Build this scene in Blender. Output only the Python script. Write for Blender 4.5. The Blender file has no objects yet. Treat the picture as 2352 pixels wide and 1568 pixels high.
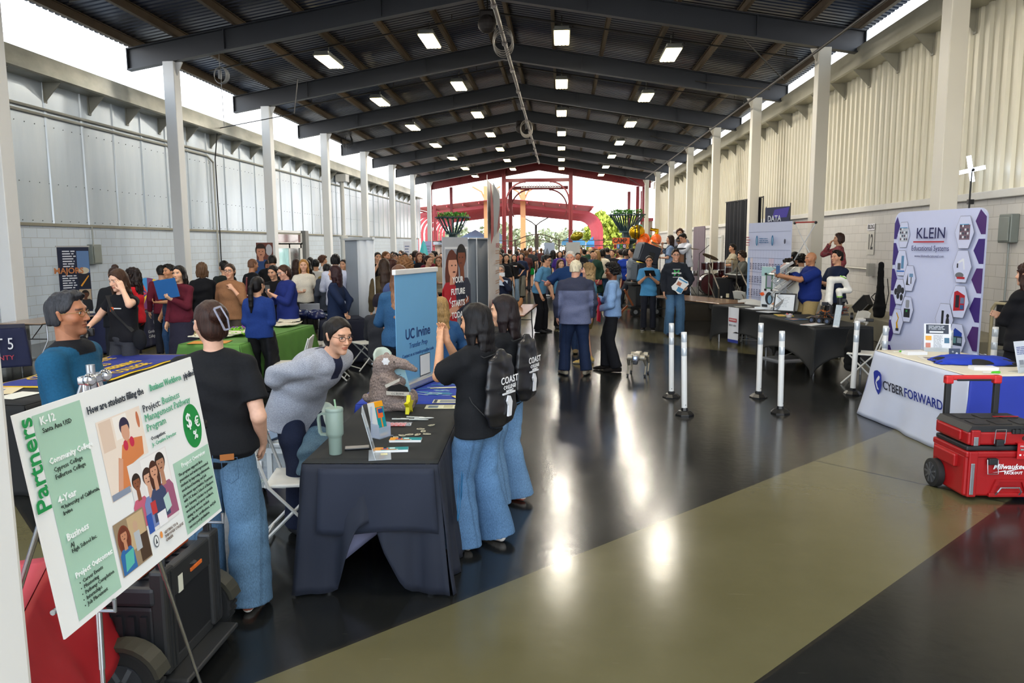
import bpy, bmesh, math, random
import numpy as np
from math import sin, cos, pi, radians
from mathutils import Matrix, Vector
random.seed(7)
rng = np.random.RandomState(5)
S = bpy.context.scene
COL = S.collection
# ---------------------------------------------------------------- camera geometry of the hall (hall axis = +Y, eye 2 m up)
FPX, YAW, PIT, ROL, EYE = 1725.3, .0659, .1287, -.0067, 2.0
def camrows():
 cy, sy, cp, sp = cos(YAW), sin(YAW), cos(PIT), sin(PIT)
 f = np.array([-sy*cp, cy*cp, -sp]); r = np.array([cy, sy, 0.]); u = np.cross(r, f)
 c, s = cos(ROL), sin(ROL)
 return np.array([c*r+s*u, -s*r+c*u, f])
CR = camrows()
def ray(px, py): return CR.T @ np.array([(px-1176)/FPX, (784-py)/FPX, 1.])
def G(px, py, z=0.):
 """point of the horizontal plane at height z seen at a pixel of the photograph"""
 d = ray(px, py); p = d*((z-EYE)/d[2]); return Vector((p[0], p[1], z))
def D(px, py, Y):
 d = ray(px, py); p = d*(Y/d[1]); return Vector((p[0], Y, p[2]+EYE))
cam = bpy.data.cameras.new('camera'); cam.sensor_width = 36; cam.lens = FPX/2352*36; cam.clip_start = .05; cam.clip_end = 600
co = bpy.data.objects.new('camera', cam); COL.objects.link(co)
m = Matrix([list(CR[0]), list(CR[1]), list(-CR[2])]).transposed().to_4x4(); m.translation = (0, 0, EYE)
co.matrix_world = m; S.camera = co
S.view_settings.view_transform = 'Standard'; S.view_settings.look = 'None'; S.view_settings.gamma = 1
S.view_settings.exposure = 0.0
cy = S.cycles
cy.max_bounces = 5; cy.diffuse_bounces = 3; cy.glossy_bounces = 2; cy.transmission_bounces = 2; cy.transparent_max_bounces = 8
cy.use_adaptive_sampling = True; cy.adaptive_threshold = .045; cy.adaptive_min_samples = 16
cy.use_denoising = True; cy.caustics_reflective = False; cy.caustics_refractive = False; cy.sample_clamp_indirect = 6
# ---------------------------------------------------------------- materials
MC = {}
def lin(c):
 """#rrggbb -> linear"""
 if isinstance(c, str):
  c = c.lstrip('#'); v = [int(c[i:i+2], 16)/255 for i in (0, 2, 4)]
  return tuple((x/12.92 if x <= .04045 else ((x+.055)/1.055)**2.4) for x in v)
 return tuple(c)
def nn(t, k, **kw):
 n = t.nodes.new('ShaderNode'+k)
 for a, b in kw.items():
  if a in n.inputs: n.inputs[a].default_value = b
  else: setattr(n, a, b)
 return n
def M(col, rough=.5, metal=0, var=.06, vs=9, bump=0, bs=60, emit=0, alpha=1, trans=0, spec=.5, stretch=None, coat=0, key=None):
 k = key or (str(col), rough, metal, var, vs, bump, bs, emit, alpha, trans, spec, str(stretch), coat)
 if k in MC: return MC[k]
 c = lin(col)
 m = bpy.data.materials.new('surface'); m.use_nodes = True; t = m.node_tree; L = t.links
 b = t.nodes['Principled BSDF']
 b.inputs['Roughness'].default_value = rough; b.inputs['Metallic'].default_value = metal
 b.inputs['Specular IOR Level'].default_value = spec; b.inputs['Coat Weight'].default_value = coat
 tc = nn(t, 'TexCoord'); v = tc.outputs['Object']
 if stretch:
  mp = nn(t, 'Mapping'); mp.inputs['Scale'].default_value = stretch; L.new(v, mp.inputs[0]); v = mp.outputs[0]
 n = nn(t, 'TexNoise', Scale=vs, Detail=3.); L.new(v, n.inputs['Vector'])
 mx = nn(t, 'Mix', data_type='RGBA')
 mx.inputs[6].default_value = (*[x*(1-var) for x in c], 1); mx.inputs[7].default_value = (*[min(1, x*(1+var)) for x in c], 1)
 L.new(n.outputs['Fac'], mx.inputs[0]); L.new(mx.outputs[2], b.inputs['Base Color'])
 if bump:
  n2 = nn(t, 'TexNoise', Scale=bs, Detail=4.); L.new(v, n2.inputs['Vector'])
  bp = nn(t, 'Bump', Strength=bump, Distance=.01); L.new(n2.outputs['Fac'], bp.inputs['Height']); L.new(bp.outputs[0], b.inputs['Normal'])
 if emit:
  b.inputs['Emission Color'].default_value = (*c, 1); b.inputs['Emission Strength'].default_value = emit
 if alpha < 1: b.inputs['Alpha'].default_value = alpha
 if trans: b.inputs['Transmission Weight'].default_value = trans
 MC[k] = m; return m
def MA(kind):
 """materials that read the per-point dye colour of cloth, hair or skin"""
 if kind in MC: return MC[kind]
 m = bpy.data.materials.new(kind); m.use_nodes = True; t = m.node_tree; L = t.links; b = t.nodes['Principled BSDF']
 at = nn(t, 'Attribute', attribute_name='Col'); tc = nn(t, 'TexCoord'); v = tc.outputs['Object']
 mp = nn(t, 'Mapping'); L.new(v, mp.inputs[0])
 sc, st, var, bump, rough = {'skin': ((1, 1, 1), 60, .05, .05, .48), 'cloth': ((1, 1, 1), 90, .14, .25, .85), 'denim': ((1, 1, .35), 230, .28, .3, .85),
  'hair': ((1, 1, .07), 170, .55, .8, .42), 'fur': ((1, 1, 1), 130, .5, 1., .9), 'gloss': ((1, 1, 1), 30, .06, .05, .3), 'knit': ((1, 1, 2.5), 120, .3, .5, .9)}[kind]
 mp.inputs['Scale'].default_value = sc
 n = nn(t, 'TexNoise', Scale=float(st), Detail=4.); L.new(mp.outputs[0], n.inputs['Vector'])
 mr = nn(t, 'MapRange'); mr.inputs['From Min'].default_value = .3; mr.inputs['From Max'].default_value = .7
 mr.inputs['To Min'].default_value = 1-var; mr.inputs['To Max'].default_value = 1+var; L.new(n.outputs['Fac'], mr.inputs['Value'])
 mx = nn(t, 'VectorMath', operation='MULTIPLY'); L.new(at.outputs['Color'], mx.inputs[0]); L.new(mr.outputs[0], mx.inputs[1])
 L.new(mx.outputs[0], b.inputs['Base Color']); b.inputs['Roughness'].default_value = rough
 if kind == 'skin':
  b.inputs['Subsurface Weight'].default_value = .0; b.inputs['Specular IOR Level'].default_value = .35
 if kind in ('cloth', 'denim', 'knit'): b.inputs['Specular IOR Level'].default_value = .2
 if kind == 'hair': b.inputs['Specular IOR Level'].default_value = .22
 bp = nn(t, 'Bump', Strength=bump, Distance=.004); L.new(n.outputs['Fac'], bp.inputs['Height']); L.new(bp.outputs[0], b.inputs['Normal'])
 MC[kind] = m; return m
# ---------------------------------------------------------------- object helpers
def tag(o, label=None, cat=None, group=None, kind=None):
 if label: o['label'] = label
 if cat: o['category'] = cat
 if group: o['group'] = group
 if kind: o['kind'] = kind
 return o
def thing(name, label, cat, loc=(0, 0, 0), rz=0, group=None):
 o = bpy.data.objects.new(name, None); COL.objects.link(o); o.empty_display_size = .1
 o.location = loc; o.rotation_euler = (0, 0, radians(rz)); return tag(o, label, cat, group)
def link(name, me, parent=None, loc=None, rot=None):
 o = bpy.data.objects.new(name, me); COL.objects.link(o)
 if parent is not None: o.parent = parent
 if loc is not None: o.location = loc
 if rot is not None: o.rotation_euler = rot
 return o
class MB:
 """collects shapes, then links them as one mesh object"""
 def __init__(s): s.v = []; s.f = []; s.mi = []; s.mats = []; s.cur = 0; s.X = Matrix.Identity(4)
 def mat(s, m):
  if m not in s.mats: s.mats.append(m)
  s.cur = s.mats.index(m); return s
 def xf(s, loc=(0, 0, 0), rz=0, rx=0, ry=0, base=None):
  s.X = (base or Matrix.Identity(4)) @ Matrix.Translation(loc) @ Matrix.Rotation(radians(rz), 4, 'Z') @ Matrix.Rotation(radians(ry), 4, 'Y') @ Matrix.Rotation(radians(rx), 4, 'X'); return s
 def add(s, vs, fs):
  n = len(s.v); s.v += [tuple(s.X @ Vector(v)) for v in vs]; s.f += [tuple(i+n for i in f) for f in fs]; s.mi += [s.cur]*len(fs); return s
 def box(s, x0, x1, y0, y1, z0, z1, b=0):
  if b:
   b = min(b, (x1-x0)/2.01, (y1-y0)/2.01, (z1-z0)/2.01)
   bm = bmesh.new(); bmesh.ops.create_cube(bm, size=1)
   for v in bm.verts: v.co = ((x0+x1)/2+v.co.x*(x1-x0), (y0+y1)/2+v.co.y*(y1-y0), (z0+z1)/2+v.co.z*(z1-z0))
   bmesh.ops.bevel(bm, geom=bm.edges[:], offset=b, segments=2, affect='EDGES', profile=.5)
   bm.verts.ensure_lookup_table(); s.add([v.co[:] for v in bm.verts], [[v.index for v in f.verts] for f in bm.faces]); bm.free(); return s
  return s.add([(x0, y0, z0), (x1, y0, z0), (x1, y1, z0), (x0, y1, z0), (x0, y0, z1), (x1, y0, z1), (x1, y1, z1), (x0, y1, z1)],
   [(0, 3, 2, 1), (4, 5, 6, 7), (0, 1, 5, 4), (1, 2, 6, 5), (2, 3, 7, 6), (3, 0, 4, 7)])
 def tube(s, pts, r, n=8, cap=True, flat=None):
  """round (or flat=(w,h) box-shaped) bar through points; r number or list"""
  P = [Vector(p) for p in pts]; rr = r if isinstance(r, (list, tuple)) else [r]*len(P)
  vs = []; fs = []; u = None
  for i, p in enumerate(P):
   t = ((P[min(i+1, len(P)-1)]-p).normalized()+(p-P[max(i-1, 0)]).normalized()).normalized()
   if u is None:
    u = t.cross(Vector((0, 0, 1)) if abs(t.z) < .9 else Vector((1, 0, 0))).normalized()
   else: u = (u-t*u.dot(t)).normalized()
   w = t.cross(u)
   if flat:
    for a, b in ((1, 1), (-1, 1), (-1, -1), (1, -1)): vs.append(p+u*flat[0]/2*a+w*flat[1]/2*b)
   else:
    for k in range(n): a = 2*pi*k/n; vs.append(p+(u*cos(a)+w*sin(a))*rr[i])
  if flat: n = 4
  for i in range(len(P)-1):
   for k in range(n): fs.append((i*n+k, i*n+(k+1) % n, (i+1)*n+(k+1) % n, (i+1)*n+k))
  if cap: fs.append(tuple(range(n))[::-1]); fs.append(tuple(range((len(P)-1)*n, len(P)*n)))
  return s.add([tuple(v) for v in vs], fs)
 def cyl(s, c, r, h, n=16, r2=None): return s.tube([c, (c[0], c[1], c[2]+h)], [r, r if r2 is None else r2], n)
 def lathe(s, prof, n=20, c=(0, 0, 0)):
  vs = []; fs = []
  for r, z in prof:
   for k in range(n): a = 2*pi*k/n; vs.append((c[0]+r*cos(a), c[1]+r*sin(a), c[2]+z))
  for i in range(len(prof)-1):
   for k in range(n): fs.append((i*n+k, i*n+(k+1) % n, (i+1)*n+(k+1) % n, (i+1)*n+k))
  return s.add(vs, fs+[tuple(range(n))[::-1], tuple(range((len(prof)-1)*n, len(prof)*n))])
 def ball(s, c, r, n=12, sc=(1, 1, 1)):
  return s.xlathe([(r*sin(pi*i/n), -r*cos(pi*i/n)) for i in range(n+1)], c, sc, n*2)
 def xlathe(s, prof, c, sc, n):
  vs = []; fs = []
  for r, z in prof:
   for k in range(n): a = 2*pi*k/n; vs.append((c[0]+r*cos(a)*sc[0], c[1]+r*sin(a)*sc[1], c[2]+z*sc[2]))
  for i in range(len(prof)-1):
   for k in range(n): fs.append((i*n+k, i*n+(k+1) % n, (i+1)*n+(k+1) % n, (i+1)*n+k))
  return s.add(vs, fs)
 def prism(s, pts, y0, y1, ax='y'):
  """polygon (a,b) swept: ax y -> (a,y,b); x -> (y,a,b); z -> (a,b,y)"""
  f = {'y': lambda a, b, w: (a, w, b), 'x': lambda a, b, w: (w, a, b), 'z': lambda a, b, w: (a, b, w)}[ax]
  n = len(pts); vs = [f(a, b, y0) for a, b in pts]+[f(a, b, y1) for a, b in pts]
  return s.add(vs, [tuple(range(n)), tuple(range(2*n-1, n-1, -1))]+[(i, i+n, (i+1) % n+n, (i+1) % n) for i in range(n)])
 def grid(s, fn, nu, nv):
  vs = [tuple(fn(i/nu, j/nv)) for j in range(nv+1) for i in range(nu+1)]
  return s.add(vs, [(j*(nu+1)+i, j*(nu+1)+i+1, (j+1)*(nu+1)+i+1, (j+1)*(nu+1)+i) for j in range(nv) for i in range(nu)])
 def build(s, name, mat=None, parent=None, smooth=False, loc=None, rot=None, solid=0, bevel=0):
  me = bpy.data.meshes.new(name); me.from_pydata(s.v, [], s.f); me.update()
  bm = bmesh.new(); bm.from_mesh(me); bmesh.ops.recalc_face_normals(bm, faces=bm.faces); bm.to_mesh(me); bm.free()
  ms = s.mats or [mat]
  for q in ms: me.materials.append(q)
  if len(ms) > 1: me.polygons.foreach_set('material_index', s.mi)
  if smooth: me.polygons.foreach_set('use_smooth', [True]*len(me.polygons)); me.set_sharp_from_angle(angle=radians(50))
  o = link(name, me, parent, loc, rot)
  if solid:
   q = o.modifiers.new('t', 'SOLIDIFY'); q.thickness = solid; q.offset = 0
  if bevel:
   q = o.modifiers.new('b', 'BEVEL'); q.width = bevel; q.segments = 2; q.limit_method = 'ANGLE'
  return o
def copy_tree(o, parent=None):
 c = o.copy(); COL.objects.link(c); c.parent = parent
 if parent is not None: c.matrix_parent_inverse = o.matrix_parent_inverse.copy()
 for ch in list(o.children): copy_tree(ch, c)
 return c
def text(body, size, mat, parent, loc, rot=(pi/2, 0, 0), name='lettering', align='CENTER', bold=0, sx=1, shear=0, sp=1, ext=.0006, ls=1):
 """a line of letters as thin mesh; rot in radians"""
 c = bpy.data.curves.new(name, 'FONT'); c.body = body; c.size = size; c.align_x = align; c.align_y = 'CENTER'; c.extrude = ext; c.offset = bold; c.shear = shear
 c.space_character = sp; c.space_line = ls; c.resolution_u = 3 if size > .035 else 1
 t = bpy.data.objects.new('tmp', c); COL.objects.link(t); bpy.context.view_layer.update()
 me = bpy.data.meshes.new_from_object(t); bpy.data.objects.remove(t); bpy.data.curves.remove(c); me.materials.clear(); me.materials.append(mat)
 o = bpy.data.objects.new(name, me); COL.objects.link(o)
 o.parent = parent; o.location = loc; o.rotation_euler = rot; o.scale = (sx, 1, 1); return o
# ---------------------------------------------------------------- THE HALL
BAY = 6.1; YB = [18.77+BAY*i for i in range(7)]          # portal frames
XL, XR, XM = -10.75, 7.06, -1.85                         # frame tips and ridge
ZT, ZR = 6.34, 7.84                                      # underside of the frames at tip and ridge
WL, WR = -10.95, 7.3                                     # inner wall faces
YS, YE = -2.5, 58.6
def roofz(x): return ZT+(ZR-ZT)*(1-abs(x-XM)/(XR-XM))
def struct(o): o['kind'] = 'structure'; return o
# floor: polished concrete, black fields and olive diagonal bands, saw cuts
m = bpy.data.materials.new('polished_concrete'); m.use_nodes = True; t = m.node_tree; L = t.links; b = t.nodes['Principled BSDF']
tc = nn(t, 'TexCoord'); sx = nn(t, 'SeparateXYZ'); L.new(tc.outputs['Object'], sx.inputs[0])
def mt(op, a, b_=None, c=None):
 n = nn(t, 'Math', operation=op)
 for i, q in enumerate((a, b_, c)):
  if q is None: continue
  if isinstance(q, (int, float)): n.inputs[i].default_value = q
  else: L.new(q, n.inputs[i])
 return n.outputs[0]
P = 18.3
dv = mt('SUBTRACT', sx.outputs[1], sx.outputs[0]); sv = mt('ADD', sx.outputs[1], sx.outputs[0])
def band(val, lo, wd): return mt('LESS_THAN', mt('FLOORED_MODULO', mt('SUBTRACT', val, lo), P), wd)
bands = mt('MAXIMUM', band(dv, 2.38, 2.2), band(sv, 17.1, 2.35))
def cut(val, c0, w=.022): return mt('LESS_THAN', mt('FLOORED_MODULO', mt('SUBTRACT', val, c0-w/2), P), w)
cuts = None
for val, c0 in ((dv, 2.38), (dv, 4.58), (dv, 12.6), (sv, 17.1), (sv, 19.45), (sv, 9.25)):
 k = cut(val, c0, .03); cuts = k if cuts is None else mt('MAXIMUM', cuts, k)
n1 = nn(t, 'TexNoise', Scale=.9, Detail=6., Roughness=.65); L.new(tc.outputs['Object'], n1.inputs['Vector'])
n2 = nn(t, 'TexNoise', Scale=14., Detail=5.); L.new(tc.outputs['Object'], n2.inputs['Vector'])
mb = nn(t, 'Mix', data_type='RGBA'); mb.inputs[6].default_value = (.006, .007, .008, 1); mb.inputs[7].default_value = (.016, .016, .014, 1); L.new(n1.outputs['Fac'], mb.inputs[0])
mo = nn(t, 'Mix', data_type='RGBA'); mo.inputs[6].default_value = (.082, .073, .034, 1); mo.inputs[7].default_value = (.135, .122, .062, 1); L.new(n1.outputs['Fac'], mo.inputs[0])
mx = nn(t, 'Mix', data_type='RGBA'); L.new(bands, mx.inputs[0]); L.new(mb.outputs[2], mx.inputs[6]); L.new(mo.outputs[2], mx.inputs[7])
mc = nn(t, 'Mix', data_type='RGBA'); mc.inputs[7].default_value = (.02, .018, .014, 1); L.new(cuts, mc.inputs[0]); L.new(mx.outputs[2], mc.inputs[6])
# pale scratches
mpS = nn(t, 'Mapping'); mpS.inputs['Rotation'].default_value = (0, 0, .35); mpS.inputs['Scale'].default_value = (.5, 7, 1); L.new(tc.outputs['Object'], mpS.inputs[0])
nS = nn(t, 'TexNoise', Scale=3., Detail=8., Roughness=.75); L.new(mpS.outputs[0], nS.inputs['Vector'])
sc_ = mt('MULTIPLY', mt('GREATER_THAN', nS.outputs['Fac'], .66), .10)
ms_ = nn(t, 'Mix', data_type='RGBA'); ms_.inputs[7].default_value = (.4, .38, .3, 1); L.new(sc_, ms_.inputs[0]); L.new(mc.outputs[2], ms_.inputs[6])
L.new(ms_.outputs[2], b.inputs['Base Color'])
rr = nn(t, 'MapRange'); rr.inputs['To Min'].default_value = .09; rr.inputs['To Max'].default_value = .22; L.new(n1.outputs['Fac'], rr.inputs['Value'])
L.new(mt('ADD', rr.outputs[0], mt('MULTIPLY', n2.outputs['Fac'], .05)), b.inputs['Roughness'])
bp = nn(t, 'Bump', Strength=.12, Distance=.004); L.new(n2.outputs['Fac'], bp.inputs['Height']); L.new(bp.outputs[0], b.inputs['Normal'])
b.inputs['Specular IOR Level'].default_value = .5
FLOORM = m
struct(MB().box(-40, 40, -30, YE+2, -.2, 0).build('floor', m))
# corrugated upper walls + block lower walls
def blockmat(col, mortar, sx_=.4, sz=.2):
 m = bpy.data.materials.new('painted_block'); m.use_nodes = True; t = m.node_tree; L = t.links; b = t.nodes['Principled BSDF']
 tc = nn(t, 'TexCoord'); s = nn(t, 'SeparateXYZ'); L.new(tc.outputs['Object'], s.inputs[0]); c = nn(t, 'CombineXYZ'); L.new(s.outputs[1], c.inputs[0]); L.new(s.outputs[2], c.inputs[1])
 br = nn(t, 'TexBrick', Scale=1.); br.inputs['Color1'].default_value = (*col, 1); br.inputs['Color2'].default_value = (*[x*.94 for x in col], 1); br.inputs['Mortar'].default_value = (*mortar, 1)
 br.inputs['Mortar Size'].default_value = .006; br.inputs['Brick Width'].default_value = sx_; br.inputs['Row Height'].default_value = sz; br.inputs['Mortar Smooth'].default_value = .4
 L.new(c.outputs[0], br.inputs['Vector']); L.new(br.outputs['Color'], b.inputs['Base Color']); b.inputs['Roughness'].default_value = .45
 bp = nn(t, 'Bump', Strength=.3, Distance=.004, invert=True); L.new(br.outputs['Fac'], bp.inputs['Height']); L.new(bp.outputs[0], b.inputs['Normal']); return m
blkL = blockmat((.60, .70, .82), (.38, .42, .46)); blkR = blockmat((.70, .68, .65), (.45, .43, .40))
def stained(col, col2, rough, sc=(1, 1, .25), thr=.55, ns=1.6, metal=0.):
 m = bpy.data.materials.new('weathered_metal'); m.use_nodes = True; t = m.node_tree; L = t.links; b = t.nodes['Principled BSDF']
 tc = nn(t, 'TexCoord'); mp = nn(t, 'Mapping'); mp.inputs['Scale'].default_value = sc; L.new(tc.outputs['Object'], mp.inputs[0])
 n = nn(t, 'TexNoise', Scale=ns, Detail=6., Roughness=.6); L.new(mp.outputs[0], n.inputs['Vector'])
 r = nn(t, 'MapRange'); r.inputs['From Min'].default_value = thr-.15; r.inputs['From Max'].default_value = thr+.2; L.new(n.outputs['Fac'], r.inputs['Value'])
 mx = nn(t, 'Mix', data_type='RGBA'); mx.inputs[6].default_value = (*lin(col), 1); mx.inputs[7].default_value = (*lin(col2), 1); L.new(r.outputs[0], mx.inputs[0]); L.new(mx.outputs[2], b.inputs['Base Color'])
 b.inputs['Roughness'].default_value = rough; b.inputs['Metallic'].default_value = metal
 n3 = nn(t, 'TexNoise', Scale=3., Detail=2.); L.new(mp.outputs[0], n3.inputs['Vector']); bp = nn(t, 'Bump', Strength=.25, Distance=.03); L.new(n3.outputs['Fac'], bp.inputs['Height']); L.new(bp.outputs[0], b.inputs['Normal']); return m
metL = stained('#c6d2de', '#b4c3d3', .26, (1, 1, .2), .5, 1.2, .25)
metR = stained('#e6e1cd', '#dcd5bd', .38, (1, .6, .3), .5, 1., .1)
ZL1, ZR1, ZLT, ZRT = 2.48, 2.84, 5.42, 5.75
def profile_wall(x, sgn, z0, z1, prof, per, mat, name):
 vs = []; ys = []; y = YS
 while y < YE-1:
  for a, d in prof: ys.append((y+a, x+sgn*d))
  y += per
 b = MB(); n = len(ys); vs = [(q[1], q[0], z0) for q in ys]+[(q[1], q[0], z1) for q in ys]
 b.add(vs, [(i, i+1, n+i+1, n+i) for i in range(n-1)]); return struct(b.build(name, mat, solid=.01))
struct(MB().box(WL-.25, WL, YS, YE-1, 0, ZL1).build('wall_left_lower', blkL))
struct(MB().box(WR, WR+.25, YS, YE-1, 0, ZR1).build('wall_right_lower', blkR))
profile_wall(WL, 1, ZL1, 5.62, [(0, 0), (1.14, .004), (1.16, .03), (1.2, .03), (1.22, 0)], 1.22, metL, 'wall_left')
profile_wall(WR, -1, ZR1, 6.1, [(0, 0), (.13, 0), (.16, .05), (.24, .05), (.27, 0)], .305, metR, 'wall_right')
struct(MB().box(WL, WL+.05, YS, YE-1, ZL1-.03, ZL1+.03).build('trim_1', M('#8a8878', .5)))
struct(MB().box(WR-.1, WR, YS, YE-1, ZR1-.13, ZR1, .01).build('trim_2', M('#e2e0da', .4)))
# parapet gutters with triangular brackets
gutL = stained('#c2c2b8', '#8f9289', .35, (1, .5, 1), .5, 1.4, .4); gutR = stained('#c9c5b2', '#aaa691', .35, (1, .5, 1), .6, 1.2, .3)
def gutter(x, sg, z0, z1, mat, name):
 b = MB(); b.prism([(x, z0), (x+sg*.42, z0), (x+sg*.46, z0+.03), (x+sg*.42, z1), (x+sg*.38, z1), (x+sg*.38, z0+.05), (x, z0+.05)], YS, YE-1); b.build(name, mat)['kind'] = 'structure'
gutter(WL, 1, 5.45, 5.87, gutL, 'trim_3'); gutter(WR, -1, 6.02, 6.5, gutR, 'trim_4')
def brackets(x, sg, z, mat, nm, lab):
 first = None
 for i in range(len(YB)*4+3):
  y = 11.2+i*1.525
  if y > YE-2: break
  if first is None:
   b = MB(); b.prism([(0, 0), (sg*.4, 0), (0, -.42)], -.012, .012); b.box(-.0 if sg > 0 else -.03, .03 if sg > 0 else 0, -.05, .05, -.42, 0)
   first = o = b.build('gutter_bracket', mat)
  else: o = first.copy(); COL.objects.link(o)
  o.location = (x, y, z); tag(o, lab, 'bracket', nm)
brackets(WL+.005, 1, 5.45, M('#8f9088', .5), 'gutter brackets on the left wall', 'grey triangular steel bracket under the gutter of the smooth left wall')
brackets(WR-.055, -1, 6.02, M('#a09d8e', .5), 'gutter brackets on the right wall', 'beige triangular steel bracket under the gutter of the ribbed right wall')
# screws in the left wall sheets: rows of small heads, one per sheet edge zone
scr = MB()
for y in np.arange(10, 45, .3):
 for z in (2.56, 3.35, 4.55): scr.ball((WL+.012, y, z), .012, 3)
o = scr.build('screw_heads', M('#6d7070', .4, .5)); tag(o, 'rows of small screw heads in the smooth metal sheets of the left wall', 'screws', kind='stuff')
# columns
colm = M('#d6dade', .38, var=.04, vs=2); colm2 = M('#d8d4c8', .4, var=.04, vs=2)
def column(x, y, z, mat, lab, grp):
 b = MB(); w = .13
 b.box(x-.15, x+.15, y-w, y-w+.014, 0, z).box(x-.15, x+.15, y+w-.014, y+w, 0, z).box(x-.006, x+.006, y-w, y+w, 0, z)
 b.box(x-.2, x+.2, y-.2, y+.2, 0, .02).box(x-.17, x+.17, y-.15, y+.15, z-.02, z)
 o = b.build('steel_column', mat); tag(o, lab, 'column', grp); return o
# H columns, web along the hall; boxed by side plates towards the room
cl = ['broad pale steel column against the left wall nearest the camera', 'second steel column along the left wall, right of the hanging career banner', 'third pale column along the left wall, beside the glass doors', 'fourth pale column along the left wall, behind the grey drape stand', 'fifth pale column along the left wall', 'sixth pale column along the left wall', 'seventh slim pale column along the left wall', 'last pale column at the far end of the left wall']
cr = ['broad cream column at the right beside the white hexagon banner', 'second cream column along the right wall, behind the bald man in blue', 'third cream column along the right wall, by the black curtain', 'fourth cream column along the right wall, behind the drummer', 'fifth cream column along the right wall', 'sixth cream column along the right wall', 'seventh slim cream column along the right wall', 'last cream column at the far end of the right wall']
for i in range(-1, 7):
 y = 18.77+BAY*i
 for x, mm, ll in ((-9.67, colm, cl), (6.12, colm2, cr)):
  zt = ZT+(ZR-ZT)*(abs((XL if x < 0 else XR)-x)/(XR-XM))
  b = MB(); b.box(x-.14, x+.14, y-.16, y+.16, 0, zt, .012).box(x-.2, x+.2, y-.22, y+.22, 0, .025)
  sg = 1 if x < 0 else -1
  b.prism([(x+sg*.14, zt-.32), (x+sg*.3, zt), (x+sg*.14, zt)], y-.02, y+.02)
  tag(b.build('steel_column', mm), ll[i+1], 'column', 'steel columns along the walls')
# portal frames
rafm = M('#30343c', .42, var=.08, vs=3)
bl = ['first dark roof frame from the camera, broadest in view', 'second dark roof frame from the camera', 'third dark roof frame from the camera', 'fourth dark roof frame from the camera', 'fifth dark roof frame from the camera', 'sixth dark roof frame from the camera', 'farthest dark roof frame, just before the red end frame']
def rafter_pts(x0, x1, zt, zr, h): return [(x0, zt), (XM, zr), (x1, zt), (x1, zt+h), (XM, zr+h), (x0, zt+h)]
def frame_mesh(y, mat, h=.53, fl=.12, name='roof_beam'):
 b = MB(); hw = .1
 for (xa, za), (xb, zb) in (((XL, ZT), (XM, ZR)), ((XM, ZR), (XR, ZT))):
  for (q0, q1, yy0, yy1) in ((0, .03, y-hw, y+hw), (h-.03, h, y-hw, y+hw), (.03, h-.03, y-.01, y+.01)):
   b.prism([(xa, za+q0), (xb, zb+q0), (xb, zb+q1), (xa, za+q1)], yy0, yy1)
 b.box(XL, XL+.02, y-hw, y+hw, ZT, ZT+h).box(XR-.02, XR, y-hw, y+hw, ZT, ZT+h)
 for f in (.28, .72):                                   # splice stiffeners
  for s in (-1, 1):
   x = XM+s*f*(XR-XM); z = roofz(x); b.box(x-.012, x+.012, y-hw+.01, y+hw-.01, z, z+h)
 return b.build(name, mat)
for i, y in enumerate(YB+[18.77-BAY, 18.77-2*BAY, 18.77-3*BAY]):
 lab = bl[i] if i < 7 else 'dark roof frame above the camera'
 tag(frame_mesh(y, rafm), lab, 'beam', 'dark roof frames')
# purlins
purm = M('#6b5c4c', .6, var=.25, vs=4, bump=.1, bs=12)
pz = {}
for s, sd in ((-1, 'left'), (1, 'right')):
 for k, d in enumerate((.32, 1.6, 3.1, 4.6, 6.1, 7.6, 8.75)):
  x = XM+s*d; z = roofz(x)+.53
  b = MB(); b.box(-.05, .05, YS, YE, 0, .02).box(-.05, .05, YS, YE, .2, .22).box(-.008, .008, YS, YE, .02, .2)
  o = b.build('purlin', purm, loc=(x, 0, z), rot=(0, 0, 0))
  wd = ['nearest the ridge', 'second from the ridge', 'third from the ridge', 'fourth from the ridge', 'fifth from the ridge', 'sixth from the ridge', 'at the eaves'][k]
  tag(o, f'long brown purlin under the roof sheets, {sd} slope, {wd}', 'purlin', 'purlins under the roof')
# roof deck: ribbed steel sheets, ribs run from eaves to ridge
dm = bpy.data.materials.new('deck'); dm.use_nodes = True; t = dm.node_tree; L = t.links; b = t.nodes['Principled BSDF']
tc = nn(t, 'TexCoord'); n1 = nn(t, 'TexNoise', Scale=.35, Detail=3.); L.new(tc.outputs['Object'], n1.inputs['Vector'])
cr_ = nn(t, 'ValToRGB'); e = cr_.color_ramp.elements; e[0].position = .35; e[0].color = (.028, .042, .085, 1); e[1].position = .65; e[1].color = (.085, .08, .085, 1); L.new(n1.outputs['Fac'], cr_.inputs[0]); L.new(cr_.outputs[0], b.inputs['Base Color'])  # bluish sheen of the sheets is put into the ramp colour
b.inputs['Roughness'].default_value = .34; b.inputs['Metallic'].default_value = .65
for s, nm in ((-1, 'ceiling_left'), (1, 'ceiling_right')):
 b = MB(); per = .2; ys = []; y = YS
 while y < YE: ys += [(y, 0), (y+.11, 0), (y+.13, .04), (y+.18, .04)]; y += per
 x0, x1 = XM, XM+s*(XR-XM+.28); z0 = roofz(XM)+.53+.22; z1 = z0-(abs(x1-x0))*(ZR-ZT)/(XR-XM)
 n = len(ys); vs = [(x0, q[0], z0+q[1]) for q in ys]+[(x1, q[0], z1+q[1]) for q in ys]
 b.add(vs, [(i, i+1, n+i+1, n+i) for i in range(n-1)]); struct(b.build(nm, dm, solid=.004))
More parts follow.
